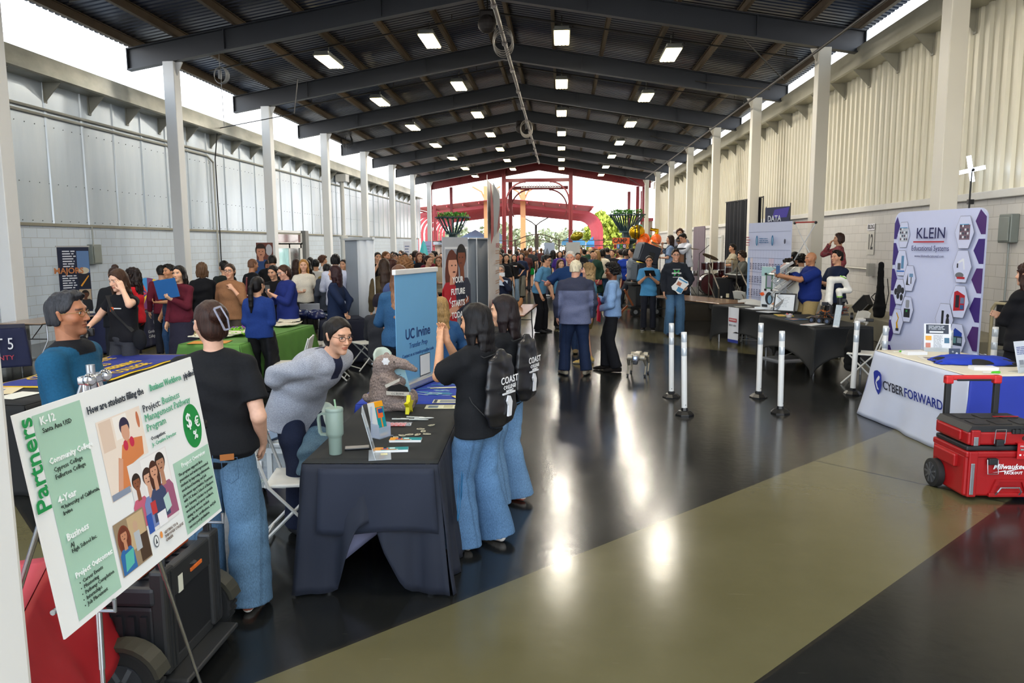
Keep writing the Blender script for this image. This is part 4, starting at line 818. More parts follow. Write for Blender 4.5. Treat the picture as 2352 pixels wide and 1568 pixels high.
PP('cream2', 'young man in cream shirt with black hair left of the blue football jersey', 1427, 573, 26, 20, ('#d3cdbb', .5, .15, .7), ('pants', '#8b8878', .085), ('curly', '#15110f'))
PP('jersey', 'person in royal blue jersey with number 1 and patterned shorts, seen from behind', 1438, 568, 23.5, 8, ('#1c3a98', 1, .1, .8), ('shorts', '#8a4a58', .11), ('curly', '#1b1412'), H=1.80, shoes='b02a4a/c8c8c8', extra=lambda r, K: patch(r, K, '1', '#f2f2f2', .28, back=True, v=.04, off=.02))
PP('greytee', 'man in grey t-shirt and dark jeans striding left beside the black speakers', 1452, 562, 22.0, 100, ('#757d88', .42, .04, .5), ('jeans', '#2e333c', .085), ('short', '#16110f'), H=1.86, R='hip', L='down', feet=((.1, .35), (-.1, -.35)), shoes='8a6a48/d8d0c4')
PP('bentcur', 'dark-haired person leaning behind the black speakers, beside the grey t-shirt man', 1470, 570, 24.0, 120, ('#e0c84a', .4, .08, .6), ('pants', '#26262c', .08), ('curly', '#15110f'), H=1.72)
# --- band on the low stage
ST = .52
PP('sing', 'woman in light blue t-shirt singing into a microphone on the stage', 1540, 543, 21.0, 85, ('#7d93b4', .4, .05, .6), ('jeans', '#41597c', .085), ('long', '#2b1c18', .22), sex='f', H=1.68, z0=ST, R=((-.10, .22, .09), (.4, .3, -1), (-.9, 0, .3), 1.1), L='hold', skin='#d9a98e')
PP('curltall', 'tall musician with curly brown hair in grey sweater with purple strap', 1562, 524, 23.2, 165, ('#757684', 1, .08, .7), ('pants', '#26262c', .08), ('curly', '#3b241c'), H=1.90, z0=ST, R='hold', L='hold')
PP('bass', 'guitarist in loose white shirt and grey trousers with black strap, facing left', 1577, 533, 21.4, 118, ('#d6dae6', .75, .14, 1.), ('pants', '#3a3d45', .085), ('quiff', '#121012'), H=1.76, z0=ST, lean=8, R='hold', L='reach', head=(0, 24), skin='#d09a7c')
PP('capband', 'musician in black cap bending over an instrument behind the guitarist', 1566, 548, 22.6, 150, ('#2c3038', .5, .08, .6), ('pants', '#26262c', .08), ('cap', '#121316'), H=1.70, z0=ST, lean=18, head=(0, 20))
PP('drummer', 'drummer in beige striped t-shirt seated behind the drum kit', 1684, 553, 22.6, 92, ('#a9a08c', .42, .06, .6), ('pants', '#33312f', .09), ('quiff', '#14100f'), H=1.78, z0=ST, seat=.52, feet=((.2, .45), (-.2, .42)), R=((-.05, .32, -.20), (.6, -.4, -.6), (0, 0, -1), 1.), L=((-.05, .34, -.24), (.6, -.4, -.6), (0, 0, -1), 1.), skin='#c99473')
PP('keys', 'keyboard player in grey shirt with curly hair, mostly hidden by the white chart banner', 1716, 573, 20.6, 95, ('#5a5c58', 1, .06, .6), ('pants', '#26262c', .09), ('curly', '#2b1b15'), H=1.74, z0=ST-.1, seat=.46, lean=14, feet=((.15, .42), (-.15, .42)), R=((-.03, .38, -.28), (.6, -.4, -.6), (0, 0, -1), .3), L=((-.03, .38, -.28), (.6, -.4, -.6), (0, 0, -1), .3))
# --- right booths
PP('bald', 'bald man in royal blue polo and khaki trousers taking a photo at arm length', 1864, 573, 13.9, 98, ('#182c74', .42, .0, .75, None, None, '#182c74'), ('pants', '#a08c62', .09), ('bald', '#4a3020'), H=1.82, w=1.25, skin='#b07c5c', R=((-.08, .50, -.05), (.4, 0, -1), (-.8, 0, .2), .9), L=((-.10, .50, -.05), (.4, 0, -1), (-.8, 0, .2), .9), head=(8, 0), vox=.010)
PP('blazer', 'student in black blazer with wavy black hair and glasses behind the bald man', 1812, 582, 14.6, 85, ('#1c1d21', 1, .16, .6), ('pants', '#141416', .08), ('curly', '#17110f'), H=1.66, skin='#d7a283', glasses='#222222', R='hold', L='hold')
PP('backA', 'person in dark jacket with black hair behind the white pop-up frame, left one', 1826, 566, 17.2, 40, ('#26282e', 1, .1, .7), ('pants', '#1b1c20', .08), ('short', '#14100f'), H=1.78)
PP('backB', 'person in grey jacket with round black hair behind the white pop-up frame, right one', 1842, 572, 17.0, 20, ('#4a4d52', 1, .1, .7), ('pants', '#1b1c20', .08), ('curly', '#100d0e'), H=1.72)
PP('arms', 'young man in navy shirt with black hair and crossed arms behind the white robot arm', 1925, 568, 14.2, 110, ('#18223c', .7, .1, .6), ('pants', '#15161a', .08), ('quiff', '#0f0c0d'), H=1.84, skin='#d29e80', R='cross', L='cross')
PP('check', 'person with bushy brown hair in red checked shirt covering the face with a hand', 1928, 534, 16.6, 80, ('#8a3a44', 1, .12, .7, None, 'plaid'), ('pants', '#26262c', .08), ('bob', '#35211b', .05), H=1.72, z0=.45, R='face', L='down')
PP('rightw', 'woman in black t-shirt with long brown hair at the right edge of the picture', 2352, 606, 8.5, 32, ('#131317', .55, .14, .8), ('pants', '#131317', .1), ('wavy', '#2e1b16', .46), sex='f', skin='#d9a98e', R='cross', L='cross', dx=.05)
# --- far crowd before the gate: too small to tell apart
r_ = random.Random(11); cols = ['#2a2c33', '#1c2233', '#4a2a2a', '#37474f', '#6d6a60', '#1a1a1e', '#30303a', '#555c70', '#7a3a3a', '#26432f', '#2f5a78', '#c9c5bb']
proto = []
for i in range(10):
 s_ = 'f' if i % 2 else 'm'
 info = {}
 o = person('x', 0, 0.01, 1.62+.04*(i % 5), 0, (cols[i], [.4, 1, .5][i % 3], .08, .6), (['pants', 'jeans'][i % 2], ['#1b1c20', '#2f4563', '#26262c'][i % 3], .08), (['short', 'long', 'curly', 'bob', 'bun'][i % 5], ['#15110f', '#2b1b15', '#5a3d28'][i % 3], .25), sex=s_, skin=['#c99a7c', '#d8ab90', '#9c6a4c'][i % 3], R=['hold', 'down', 'phone'][i % 3], L='down', vox=.034, sd=i)
 proto.append(o)
spots = [(858, 19.5), (873, 22), (893, 24), (902, 27), (921, 29), (938, 24), (945, 28), (972, 23), (976, 31), (996, 27), (1002, 34), (1014, 30), (1146, 30), (1153, 36), (1170, 33), (1173, 41), (1187, 38), (1191, 46), (1199, 36), (1206, 44), (1226, 42), (1234, 52), (1243, 48), (1252, 37), (1262, 44), (1281, 33), (1295, 41), (1301, 34), (1318, 37), (1341, 31), (1347, 40), (1350, 36), (1366, 42), (1374, 38), (1389, 37), (1400, 34), (1403, 45), (1418, 35), (1421, 29), (1432, 38), (1441, 31), (1448, 42), (1459, 30), (1465, 36), (1478, 34), (1492, 29), (712, 20.5), (806, 23), (815, 26), (826, 21.5), (836, 28), (1158, 26.5), (1209, 31.5), (1270, 29), (1335, 46), (1312, 50), (1384, 48), (1425, 50), (1220, 55), (1262, 56)]
for i, (px, Y) in enumerate(spots):
 o = proto[i] if i < 10 else copy_tree(proto[i % 10]); d = D(px, 580, Y)
 o.location = (d.x, Y, 0); o.rotation_euler = (0, 0, radians(r_.choice([0, 180, 150, 200, 90, -90, 20, 40]))); k = i % 10
 sty = ['short', 'long', 'curly', 'bob-cut', 'pinned-up'][k % 5]; cn = ['charcoal', 'navy', 'brown', 'slate', 'stone grey', 'black', 'dark grey', 'blue grey', 'dull red', 'dark green'][k]
 o['label'] = f'small distant person in {cn} top with {sty} hair in the far crowd'; o['group'] = f'distant people in {cn} tops in the far crowd'; o['category'] = 'person'
# ---------------------------------------------------------------- FURNITURE, BANNERS, STALLS
def el(cx, cz, rx, rz, n=20, a0=0, a1=2*pi): return [(cx+rx*cos(a0+(a1-a0)*i/n), cz+rz*sin(a0+(a1-a0)*i/n)) for i in range(n if a1-a0 > 6.28 else n+1)]
class Print:
 """flat print in the local x-z plane, facing -y; every layer lies a hair in front of the last"""
 def __init__(s, y=0., dl=.0007): s.b = MB(); s.y = y; s.dl = dl
 def poly(s, c, pts, rough=.5): s.y -= s.dl; s.b.mat(M(c, rough, var=.03)); s.b.prism(pts, s.y-s.dl*.8, s.y); return s
 def rect(s, c, x0, x1, z0, z1): return s.poly(c, [(x0, z0), (x1, z0), (x1, z1), (x0, z1)])
 def lines(s, c, x0, x1, z0, z1, n, fill=.45, seed=1, jag=.25):
  """rows of tiny unreadable print"""
  r = random.Random(seed); s.y -= s.dl; s.b.mat(M(c, .5)); h = (z1-z0)/n
  for i in range(n):
   z = z1-h*(i+.5); x = x0; xe = x1-(x1-x0)*jag*r.random()
   while x < xe-h*.3: w_ = min(h*(1+3*r.random()), xe-x); s.b.prism([(x, z-h*fill/2), (x+w_, z-h*fill/2), (x+w_, z+h*fill/2), (x, z+h*fill/2)], s.y-s.dl*.8, s.y); x += w_+h*.45
  return s
 def fig(s, x, z, h, skin, hair, shirt, w=1., long=0, turn=0):
  """head and shoulders of a printed person; z = bottom, h = height"""
  r = h*.17*w; hx = x+turn*r*.15; hz = z+h-r*1.3
  if long: s.poly(hair, el(x, hz-r*.9, r*1.25, r*2.3))
  else: s.poly(hair, el(hx, hz+r*.22, r*1.08, r*1.15))
  s.poly(shirt, [(x-h*.33*w, z), (x+h*.33*w, z), (x+h*.31*w, z+h*.44), (x+h*.2*w, z+h*.54), (x-h*.2*w, z+h*.54), (x-h*.31*w, z+h*.44)])
  s.poly(skin, [(x-r*.45, z+h*.5), (x+r*.45, z+h*.5), (hx+r*.4, hz), (hx-r*.4, hz)]); s.poly(skin, el(hx, hz-r*.05, r*.85, r*1.08)); s.poly(hair, el(hx, hz+r*.5, r*.95, r*.65, 14, 0, pi))
  s.poly('#5a2a22', el(hx+turn*r*.2, hz-r*.55, r*.28, r*.08, 8));
  for q in (-1, 1): s.poly('#221812', el(hx+q*r*.34+turn*r*.15, hz+r*.02, r*.12, r*.07, 8))
  return s
 def build(s, parent, name='printed_picture', loc=None): return s.b.build(name, parent=parent, loc=loc)
def board(name, label, cat, pL, pR, z0, z1, col, thick=.012, group=None, lean=0):
 """upright panel from pL to pR (left to right as the viewer sees it); front faces local -y"""
 pL = Vector(pL); pR = Vector(pR); dv = pR-pL; W = math.hypot(dv.x, dv.y); r = thing(name, label, cat, (pL.x, pL.y, z0), math.degrees(math.atan2(dv.y, dv.x)), group)
 if lean: r.rotation_euler = (radians(-lean), 0, r.rotation_euler[2])
 return r, W, z1-z0
def cloth(name, label, NL, NR, FL, zt, mats, drop=1., flare=.05, amp=.018, nf=9, sd=0, cat='tablecloth', arch=None, front=None, group=None, hemz=None):
 """cloth over a table; NL near-left, NR near-right, FL far-left corner; returns root with local x right, y away"""
 NL, NR, FL = Vector(NL), Vector(NR), Vector(FL); W = math.hypot(NR.x-NL.x, NR.y-NL.y); Lg = math.hypot(FL.x-NL.x, FL.y-NL.y); rz = math.degrees(math.atan2(NR.y-NL.y, NR.x-NL.x))
 root = thing(name, label, cat, (NL.x, NL.y, 0), rz, group); r = random.Random(sd); ph = [r.random()*6.28 for _ in range(6)]
 cs = [(0, 0), (W, 0), (W, Lg), (0, Lg)]; sides = ['front', 'right', 'back', 'left']; rc = .03
 def per(i, f):
  (ax, ay), (bx, by) = cs[i], cs[(i+1) % 4]; return ax+(bx-ax)*f, ay+(by-ay)*f
 outn = [(0, -1), (1, 0), (0, 1), (-1, 0)]
 b = MB(); b.mat(mats.get('top', mats['all'])); n = 14
 b.grid(lambda u, v: (W*u, Lg*v, zt+.004+.0015*sin(u*9+ph[0])*sin(v*13+ph[1])), n, n); b.build('cloth_top', parent=root, smooth=True, solid=.003)
 for i, sd_ in enumerate(sides):
  Ls = W if i % 2 == 0 else Lg; nu = max(16, int(Ls*36)); nv = 16
  def fn(u, v, i=i, Ls=Ls, sd_=sd_):
   x, y = per(i, u); ox, oy = outn[i]; px, py = outn[i-1]; qx, qy = outn[(i+1) % 4]; d_ = v*zt*drop; zb = 0
   if hemz and sd_ in hemz: zb = hemz[sd_](u)
   if arch:
    zb = arch*max(0, sin(pi*u))**.55 if 0.03 < u < .97 else 0; k = v*(1-zb/zt); inn = .07*sin(pi*v)*(1-abs(2*u-1)**3); z = zt-k*zt; e = .03*v
    cx = (1-u)**6*e; cx2 = u**6*e; return (x+ox*(e-inn)-px*0-qx*0+px*cx+qx*cx2, y+oy*(e-inn)+py*cx+qy*cx2, z)
   z = zt-v*(zt*drop-zb*1.) if not zb else zt-v*(zt-zb)
   ed = math.exp(-(u*Ls/.16)**2)+math.exp(-((1-u)*Ls/.16)**2); s_ = u*Ls
   wv = amp*v**.8*(sin(s_*nf*2+ph[i]+.8*sin(v*3+ph[4]))+.6*sin(s_*nf*4.3+ph[i]*2+v*1.3)+.3*sin(v*8+s_*5+ph[5]))
   e = .006+flare*v+wv; c0 = flare*v*1.1*math.exp(-(u*Ls/.12)**2); c1 = flare*v*1.1*math.exp(-((1-u)*Ls/.12)**2)
   rr = max(0, 1-v*12)*.004
   return (x+ox*(e-rr)+px*c0+qx*c1, y+oy*(e-rr)+py*c0+qy*c1, max(z, .004))
  b = MB(); b.mat(mats.get(sd_, mats['all'])); b.grid(fn, nu, nv); o = b.build('cloth_side', parent=root, smooth=True, solid=.003)
 return root, W, Lg
def legs4(root, W, L, zt, col='#8b8d90'):
 m_ = M(col, .35, .7)
 for x in (.08, W-.08):
  for y in (.15, L-.15):
   b = MB(); b.tube([(x, y, 0), (x, y, zt-.03)], .014, 6); b.build('leg', m_, root, True)
def foldtable(label, NL, NR, FL, zt=.74, col='#8a6a4c', group=None, name='folding_table'):
 NL, NR, FL = Vector(NL), Vector(NR), Vector(FL); W = math.hypot(NR.x-NL.x, NR.y-NL.y); L = math.hypot(FL.x-NL.x, FL.y-NL.y)
 root = thing(name, label, 'table', (NL.x, NL.y, 0), math.degrees(math.atan2(NR.y-NL.y, NR.x-NL.x)), group)
 b = MB(); b.box(0, W, 0, L, zt-.022, zt, .008); b.build('tabletop', M(col, .22, var=.12, vs=3, stretch=(6, 1, 1)), root)
 b = MB(); b.box(.003, W-.003, .003, L-.003, zt-.032, zt-.022); b.build('table_rim', M('#1c1a18', .5), root)
 m_ = M('#93959a', .3, .8)
 for y, s in ((.28, 1), (L-.28, -1)):
  for x in (.1, W-.1): b = MB(); b.tube([(x, y, zt-.03), (x, y, .42), (x+(.0), y-s*.16, .22), (x, y-s*.16, .0)], .013, 6); b.build('leg', m_, root, True)
  b = MB(); b.tube([(.1, y, .44), (W-.1, y, .44)], .011, 6).tube([(W/2, y, .44), (W/2, y+s*.35, zt-.04)], .009, 6); b.build('leg_brace', m_, root, True)
 return root
CH = None
def chair(label, x, y, rz, col=None, dark=False):
 """white plastic folding chair; faces local +y"""
 global CH
 if CH is None:
  r = CH = thing('folding_chair', 'x', 'chair'); pm_ = M('#dad9d3', .4, var=.04); fm = M('#c9c9c5', .35, var=.04)
  b = MB(); b.grid(lambda u, v: (-.2+.4*u, -.19+.38*v, .44-.012*sin(pi*u)*sin(pi*v)), 8, 8); b.build('seat', pm_, r, True, solid=.022, bevel=.006)
  b = MB(); b.grid(lambda u, v: (-.21+.42*u, -.235-.03*sin(pi*u)-.045*v, .60+.21*v-.035*v*abs(2*u-1)**3), 12, 6); b.build('backrest', pm_, r, True, solid=.016, bevel=.005)
  for q in (-1, 1):
   b = MB(); b.tube([(q*.215, -.275, .79), (q*.215, -.16, .44), (q*.215, .24, .012)], .0115, 6); b.build('leg', fm, r, True)
   b = MB(); b.tube([(q*.185, -.26, .012), (q*.185, .16, .43)], .0115, 6); b.build('leg', fm, r, True)
  b = MB(); b.tube([(-.215, .2, .05), (.215, .2, .05)], .010, 6).tube([(-.185, -.22, .05), (.185, -.22, .05)], .010, 6); b.build('stretcher', fm, r, True); o = r
 else: o = copy_tree(CH)
 o.location = (x, y, 0); o.rotation_euler = (0, 0, radians(rz)); o['label'] = label; o['category'] = 'chair'; o['group'] = 'white folding chairs'; return o
def paper(label, x, y, z, w, l, rz, col='#e8e6dc', name='flyer', marks=(), group='papers on the tables', t=.0015, cat='flyer'):
 r = thing(name, label, cat, (x, y, z), rz, group); b = MB(); b.mat(M(col, .45)); b.box(-w/2, w/2, -l/2, l/2, 0, t)
 zz = t
 for (c, x0, x1, y0, y1) in marks: zz += .0004; b.mat(M(c, .45)); b.box(-w/2+w*x0, -w/2+w*x1, -l/2+l*y0, -l/2+l*y1, zz-.0004, zz)
 b.build('sheet', parent=r); return r
TX = lambda s, r, x, z, size, col, y=-.004, **k: text(s, size, M(col, .5), r, (x, y, z), **k)
def rollbase(r, W, col='#9a9ca0', d=.2):
 b = MB(); b.box(-.01, W+.01, -d/2, d/2, -.0, .07, .025); b.build('banner_base', M(col, .3, .7), r); b = MB(); b.tube([(W/2, .035, .05), (W/2, .035, .4)], .01, 6); b.build('banner_pole', M(col, .3, .7), r)
# --- left wall doors and fittings
yd0, yd1 = 28.2, 31.2; r = thing('glass_doors', 'white-framed double glass doors with transom in the left wall', 'door', (WL+.012, yd0, 0)); b = MB(); Wd = yd1-yd0
for (a0, a1, c0, c1) in ((0, .09, 0, 2.6), (Wd-.09, Wd, 0, 2.6), (0, Wd, 2.52, 2.6), (0, Wd, 2.05, 2.13), (Wd/2-.07, Wd/2+.07, 0, 2.1), (.09, Wd-.09, 0, .28), (.09, .25, 0, 2.1), (Wd-.25, Wd-.09, 0, 2.1), (.09, Wd-.09, 1.9, 2.1)): b.box(0, .07, a0, a1, c0, c1)
b.build('door_frame', M('#dfe2e4', .35), r)
for k_, (a0, a1) in enumerate(((.25, Wd/2-.07), (Wd/2+.07, Wd-.25))): b = MB(); b.box(.02, .03, a0, a1, .28, 1.9); b.build('glass_pane', M('#8fb7b9' if k_ == 0 else '#353f42', .05, 0, var=.5, vs=2.5, emit=.35 if k_ == 0 else 0), r)  # left pane glows: brightness outdoors put into the glass, the wall behind is solid
b = MB(); b.box(.02, .03, .09, Wd-.09, 2.13, 2.52); b.build('glass_pane', M('#7b5f60', .05, var=.5, vs=4), r)
b = MB(); b.tube([(.1, Wd/2-.12, .95), (.1, Wd/2-.12, 1.25)], .012, 6).tube([(.1, Wd/2+.12, .95), (.1, Wd/2+.12, 1.25)], .012, 6); b.build('door_handle', M('#b9bbbd', .3, .8), r)
b = MB(); b.box(WL, WL+.2, yd1+.1, yd1+.5, 0, 2.62); tag(b.build('door_post', M('#7d7f80', .5)), 'grey post right of the glass doors on the left wall', 'post')
b = MB(); b.lathe([(.1, 2.45), (.1, 5.1)], 14, (WL+.32, 36.5, 0)).lathe([(.17, 0), (.17, 2.3), (.2, 2.32), (.2, 2.45), (.17, 2.47)], 14, (WL+.32, 36.5, 0)).box(WL+.1, WL+.6, 36.2, 36.8, 5.05, 5.4)
tag(b.build('downpipe', M('#cfd1d0', .4), smooth=True), 'thick white downpipe with hopper box on the left wall', 'pipe')
b = MB(); b.tube([(WL+.06, YS, 4.86), (WL+.06, 56, 4.92)], .03, 8); tag(b.build('conduit', M('#bdbdb4', .4, .3)), 'upper steel conduit running along the left wall', 'conduit')
b = MB(); b.tube([(WL+.06, YS, 4.74), (WL+.06, 23.0, 4.77), (WL+.06, 23.4, 4.6), (WL+.06, 23.42, 1.0)], .03, 8); tag(b.build('conduit', M('#bdbdb4', .4, .3)), 'lower steel conduit that bends down the left wall', 'conduit')
b = MB(); b.tube([(-7.8, 22.6, 6.9), (-7.95, 22.6, 5.9), (-10.6, 23.2, 5.6), (-10.82, 23.4, 4.7), (-10.8, 23.4, 2.6), (-10.8, 23.38, 1.2)], .018, 6); tag(b.build('power_cable', M('#121316', .6)), 'black power cable dropping from the roof down the left wall', 'cable')
b = MB()
for k_ in range(7): b.tube([(D(505, 172, 20.0).x+.16*cos(a)*(1+.05*k_), 20.0+.02*k_, D(505, 172, 20.).z+.21*sin(a)) for a in np.linspace(0, 2*pi, 25)], .008, 5, cap=False)
d = D(505, 172, 20.); b.tube([(d.x, 20, d.z+.2), (d.x, 20, roofz(d.x)+.55)], .01, 5).tube([(d.x, 20.05, d.z+.2), (d.x+.02, 20.05, d.z-1.3)], .008, 5); b.box(d.x-.03, d.x+.03, 19.95, 20.05, d.z-.1, d.z+.12)
tag(b.build('cable_coil', M('#8a8d90', .5)), 'coil of grey cable with plug hanging below the first roof frame at left', 'cable')
for (px, py, Y, lab) in ((1155, 88, 19.6, 'coil of grey cable hanging from the ridge pipe nearest the camera'), (1209, 292, 35, 'coil of grey cable hanging from the ridge pipe farther back'), (794, 318, 36.4, 'coil of black cable hanging at the left eaves')):
 d = D(px, py, Y); b = MB(); q = 1. if Y < 30 else 1.1
 for k_ in range(8): b.tube([(d.x+.24*q*cos(a)*(1+.06*sin(k_*2.)), Y+.03*k_, d.z-.05*k_%.12+.3*q*sin(a)) for a in np.linspace(0, 2*pi, 21)], .011*q, 5, cap=False)
 b.tube([(d.x, Y, d.z+.28*q), (d.x+.02, Y, min(roofz(d.x), 7.3 if 'ridge' in lab else 9)+.05)], .012, 5); tag(b.build('cable_coil', M('#85807a' if 'grey' in lab else '#3b3d40', .5)), lab, 'cable', 'hanging cable coils')
for (px, Y, lab) in ((1120, 20.2, 'dark loudspeaker hung under the ridge nearest the camera'), (1196, 37, 'dark loudspeaker hung under the ridge farther back')):
 d = D(px, 50 if Y < 30 else 291, Y); r = thing('hanging_speaker', lab, 'speaker', (d.x, Y, d.z)); b = MB(); b.box(-.2, .2, -.25, .25, -.2, .25, .05); b.ball((0, -.18, -.1), .24, 10, (1, .7, 1)); b.build('speaker_cabinet', M('#2b2524', .6), r)
 b = MB(); b.tube([(0, 0, .2), (0, 0, roofz(d.x)+.4-d.z)], .02, 6); b.build('hanger', M('#33302e', .5), r)
d = D(1140, 40, 21); r = thing('strip_light', 'unlit white strip light fixture beside the ridge pipe', 'light', (d.x, 21, d.z)); b = MB(); b.box(-.1, .1, -.65, .65, 0, .06, .01); b.build('lamp_housing', M('#c8c6c2', .5), r); b = MB(); b.box(-.07, .07, -.6, .6, -.03, 0, .01); b.build('lamp_lens', M('#dedcd6', .3), r); b = MB(); b.tube([(0, 0, .05), (0, 0, roofz(d.x)+.5-d.z)], .01, 5); b.build('hanger', M('#33302e', .5), r)
def wbox(x, y, z, h, lab, up):
 r = thing('electrical_box', lab, 'box', (x, y, z)); s = 1 if x < 0 else -1; b = MB(); b.box(min(0, s*.14), max(0, s*.14), -.17, .17, -h/2, h/2, .015); b.build('box_body', M('#7d8480', .45, .3), r); b = MB(); b.box(min(s*.14, s*.155), max(s*.14, s*.155), -.14, .14, -h/2+.03, h/2-.05, .005); b.build('box_lid', M('#868d88', .4, .3), r)
 b = MB(); b.tube([(s*.05, 0, h/2), (s*.05, 0, up-z)], .016, 6); b.build('conduit', M('#8f9490', .45, .3), r)
wbox(WL, 17.0, 1.83, .46, 'grey electrical box on the left wall right of the career banner', 2.48); wbox(WR, 12.8, 2.2, .46, 'grey electrical box on the right wall beside the white hexagon banner', .5)
r = thing('wall_sign', 'metal building sign with BLDG and 12 on the right wall', 'sign', (WR-.012, 18.4, 2.0), -90); b = MB(); b.box(-.2, .2, -.008, 0, -.3, .25); b.build('sign_plate', M('#d5d3cb', .4), r); b = MB(); b.box(-.2, .2, -.012, 0, .27, .42); b.build('sign_plate', M('#c2c4c6', .25, .6), r)
TX('12', r, 0, -.02, .5, '#141414', y=-.01, bold=.008, sx=.62); TX('BLDG', r, 0, .345, .14, '#2a2a2c', y=-.014, bold=.003)
b = MB(); b.tube([(WR-.06, 18.2, 1.36), (WR-.06, 19.7, 1.36)], .02, 6).box(WR-.14, WR, 18.1, 18.25, 1.2, 1.5); tag(b.build('conduit', M('#a6a59e', .4, .4)), 'short steel conduit with outlet box on the right wall', 'conduit')
b = MB(); b.box(6.35, WR, 12.0, 19.2, 0, .45, .01); tag(b.build('concrete_ledge', M('#8f8976', .7, var=.15, vs=3)), 'raised concrete ledge along the foot of the right wall', 'ledge')['kind'] = 'structure'
# --- banners at left
r, W, H = board('roll_up_banner', 'dark blue roll-up banner headed MAJORS standing by the left wall', 'banner', D(132, 600, 15.2), D(205, 600, 15.7), 0, 2.02, '#14203f'); rollbase(r, W)
b = MB(); b.box(0, W, -.004, .004, .06, H); b.build('banner_sheet', M('#dcdad6', .5), r)
p = Print(-.005); p.rect('#131f3d', 0, W, .62, H-.02).rect('#5d7fb0', W*.6, W*.99, 1.45, H-.1).poly('#c9c2ae', el(W*.8, 1.5, W*.17, .07)).rect('#141a2a', W*.6, W*.98, 1.14, 1.43).poly('#e8a02e', [(W*.66, 1.18), (W*.7, 1.16), (W*.95, 1.38), (W*.93, 1.4)]).rect('#b8a48c', W*.6, W*.98, .66, 1.1).fig(W*.79, .66, .42, '#5a3626', '#15100e', '#22262e').rect('#38404f', W*.05, W*.57, .64, 1.1).rect('#a86f4a', W*.1, W*.2, .7, 1.05)
p.lines('#dfe3ee', W*.15, W*.57, H-.45, H-.08, 7, seed=3).lines('#dfe3ee', W*.1, W*.57, 1.12, 1.42, 6, seed=4); p.build(r); TX('MAJORS', r, W*.31, 1.5, .17, '#c07a4a', y=-.03, bold=.004, sx=.95)
b = MB(); b.box(-.02, W+.02, -.015, .015, H-.02, H+.01); b.build('banner_top_rail', M('#c3c5c8', .3, .7), r)
r, W, H = board('roll_up_banner', 'banner with photograph of a barber and client near the glass doors', 'banner', D(590, 600, 18.2), D(628, 600, 18.6), 0, 2.08, '#333'); rollbase(r, W)
b = MB(); b.box(0, W, -.004, .004, .06, H); b.build('banner_sheet', M('#4a2e2c', .5), r); p = Print(-.005); p.rect('#6b3d36', 0, W, .9, H).poly('#b9bcc6', el(W*.75, 1.9, W*.2, .14)).fig(W*.25, 1.2, .85, '#c58c74', '#2a1a16', '#2a4a80').fig(W*.68, .95, .7, '#a36c58', '#141218', '#1d2c52').rect('#1b2c58', 0, W, .5, .95).rect('#c04a86', W*.1, W*.5, .9, .98); p.build(r)
for nm, lab, x0, Y0_, x1, Y1_, c_, gp in (('grey_banner_back', 'plain grey back of a roll-up banner at left centre', 794, 13.9, 821, 13.3, '#7c838c', 1), ('white_drape_panel', 'white banner panel with vertical folds right of the grey banner back', 820, 13.2, 859, 12.2, '#d5d8dc', 0)):
 r, W, H = board(nm, lab, 'banner', D(x0, 600, Y0_), D(x1, 600, Y1_), 0, 2.11, c_); rollbase(r, W)
 b = MB(); b.grid(lambda u, v: (W*u, .012*sin(u*14+1)*(1-gp)+0, .06+(H-.06)*v), 30, 2); b.build('banner_sheet', M(c_, .55), r, True, solid=.006)
 b = MB(); b.box(-.01, W+.01, -.02, .02, H-.02, H+.02).tube([(W*.98 if gp else W*.5, .03, .05), (W*.98 if gp else W*.5, .03, H)], .009, 6); b.build('banner_pole', M('#d0d3d6', .3, .6), r)
# table-top banner of the front booth
TD = Vector((-.0852, .9964, 0))
r, W, H = board('tabletop_banner', 'light blue roll-up banner with UC Irvine Transfer Prep standing on the blue tablecloth', 'banner', (-1.36, 6.06, 0), (-1.15, 6.86, 0), .772, 1.79, '#6fa8cf')
b = MB(); b.box(-.02, W+.02, -.05, .07, 0, .075, .02); b.build('banner_base', M('#c9cacb', .25, .7), r); b = MB(); b.box(0, W, -.006, -.002, .06, H); b.build('banner_sheet', M('#6aa5cf', .5, var=.02), r); b = MB(); b.box(-.01, W+.01, -.02, .016, H-.035, H+.01, .006); b.build('banner_top_rail', M('#d6d4d2', .4), r)
TX('UC Irvine', r, W*.5, .47, .125, '#10356e', y=-.008, bold=.002); TX('Transfer Prep', r, W*.5, .37, .066, '#1d4a85', y=-.008, shear=.15); TX('Contact us at transferprep@uci.edu', r, W*.5, .295, .043, '#1d4a85', y=-.008)
p = Print(-.008); p.poly('#1c2a44', [(W*.52, .075), (W*.78, .075), (W*.78, .265), (W*.52, .265)]).rect('#e4e6e6', W*.53, W*.77, .082, .258); p.build(r)
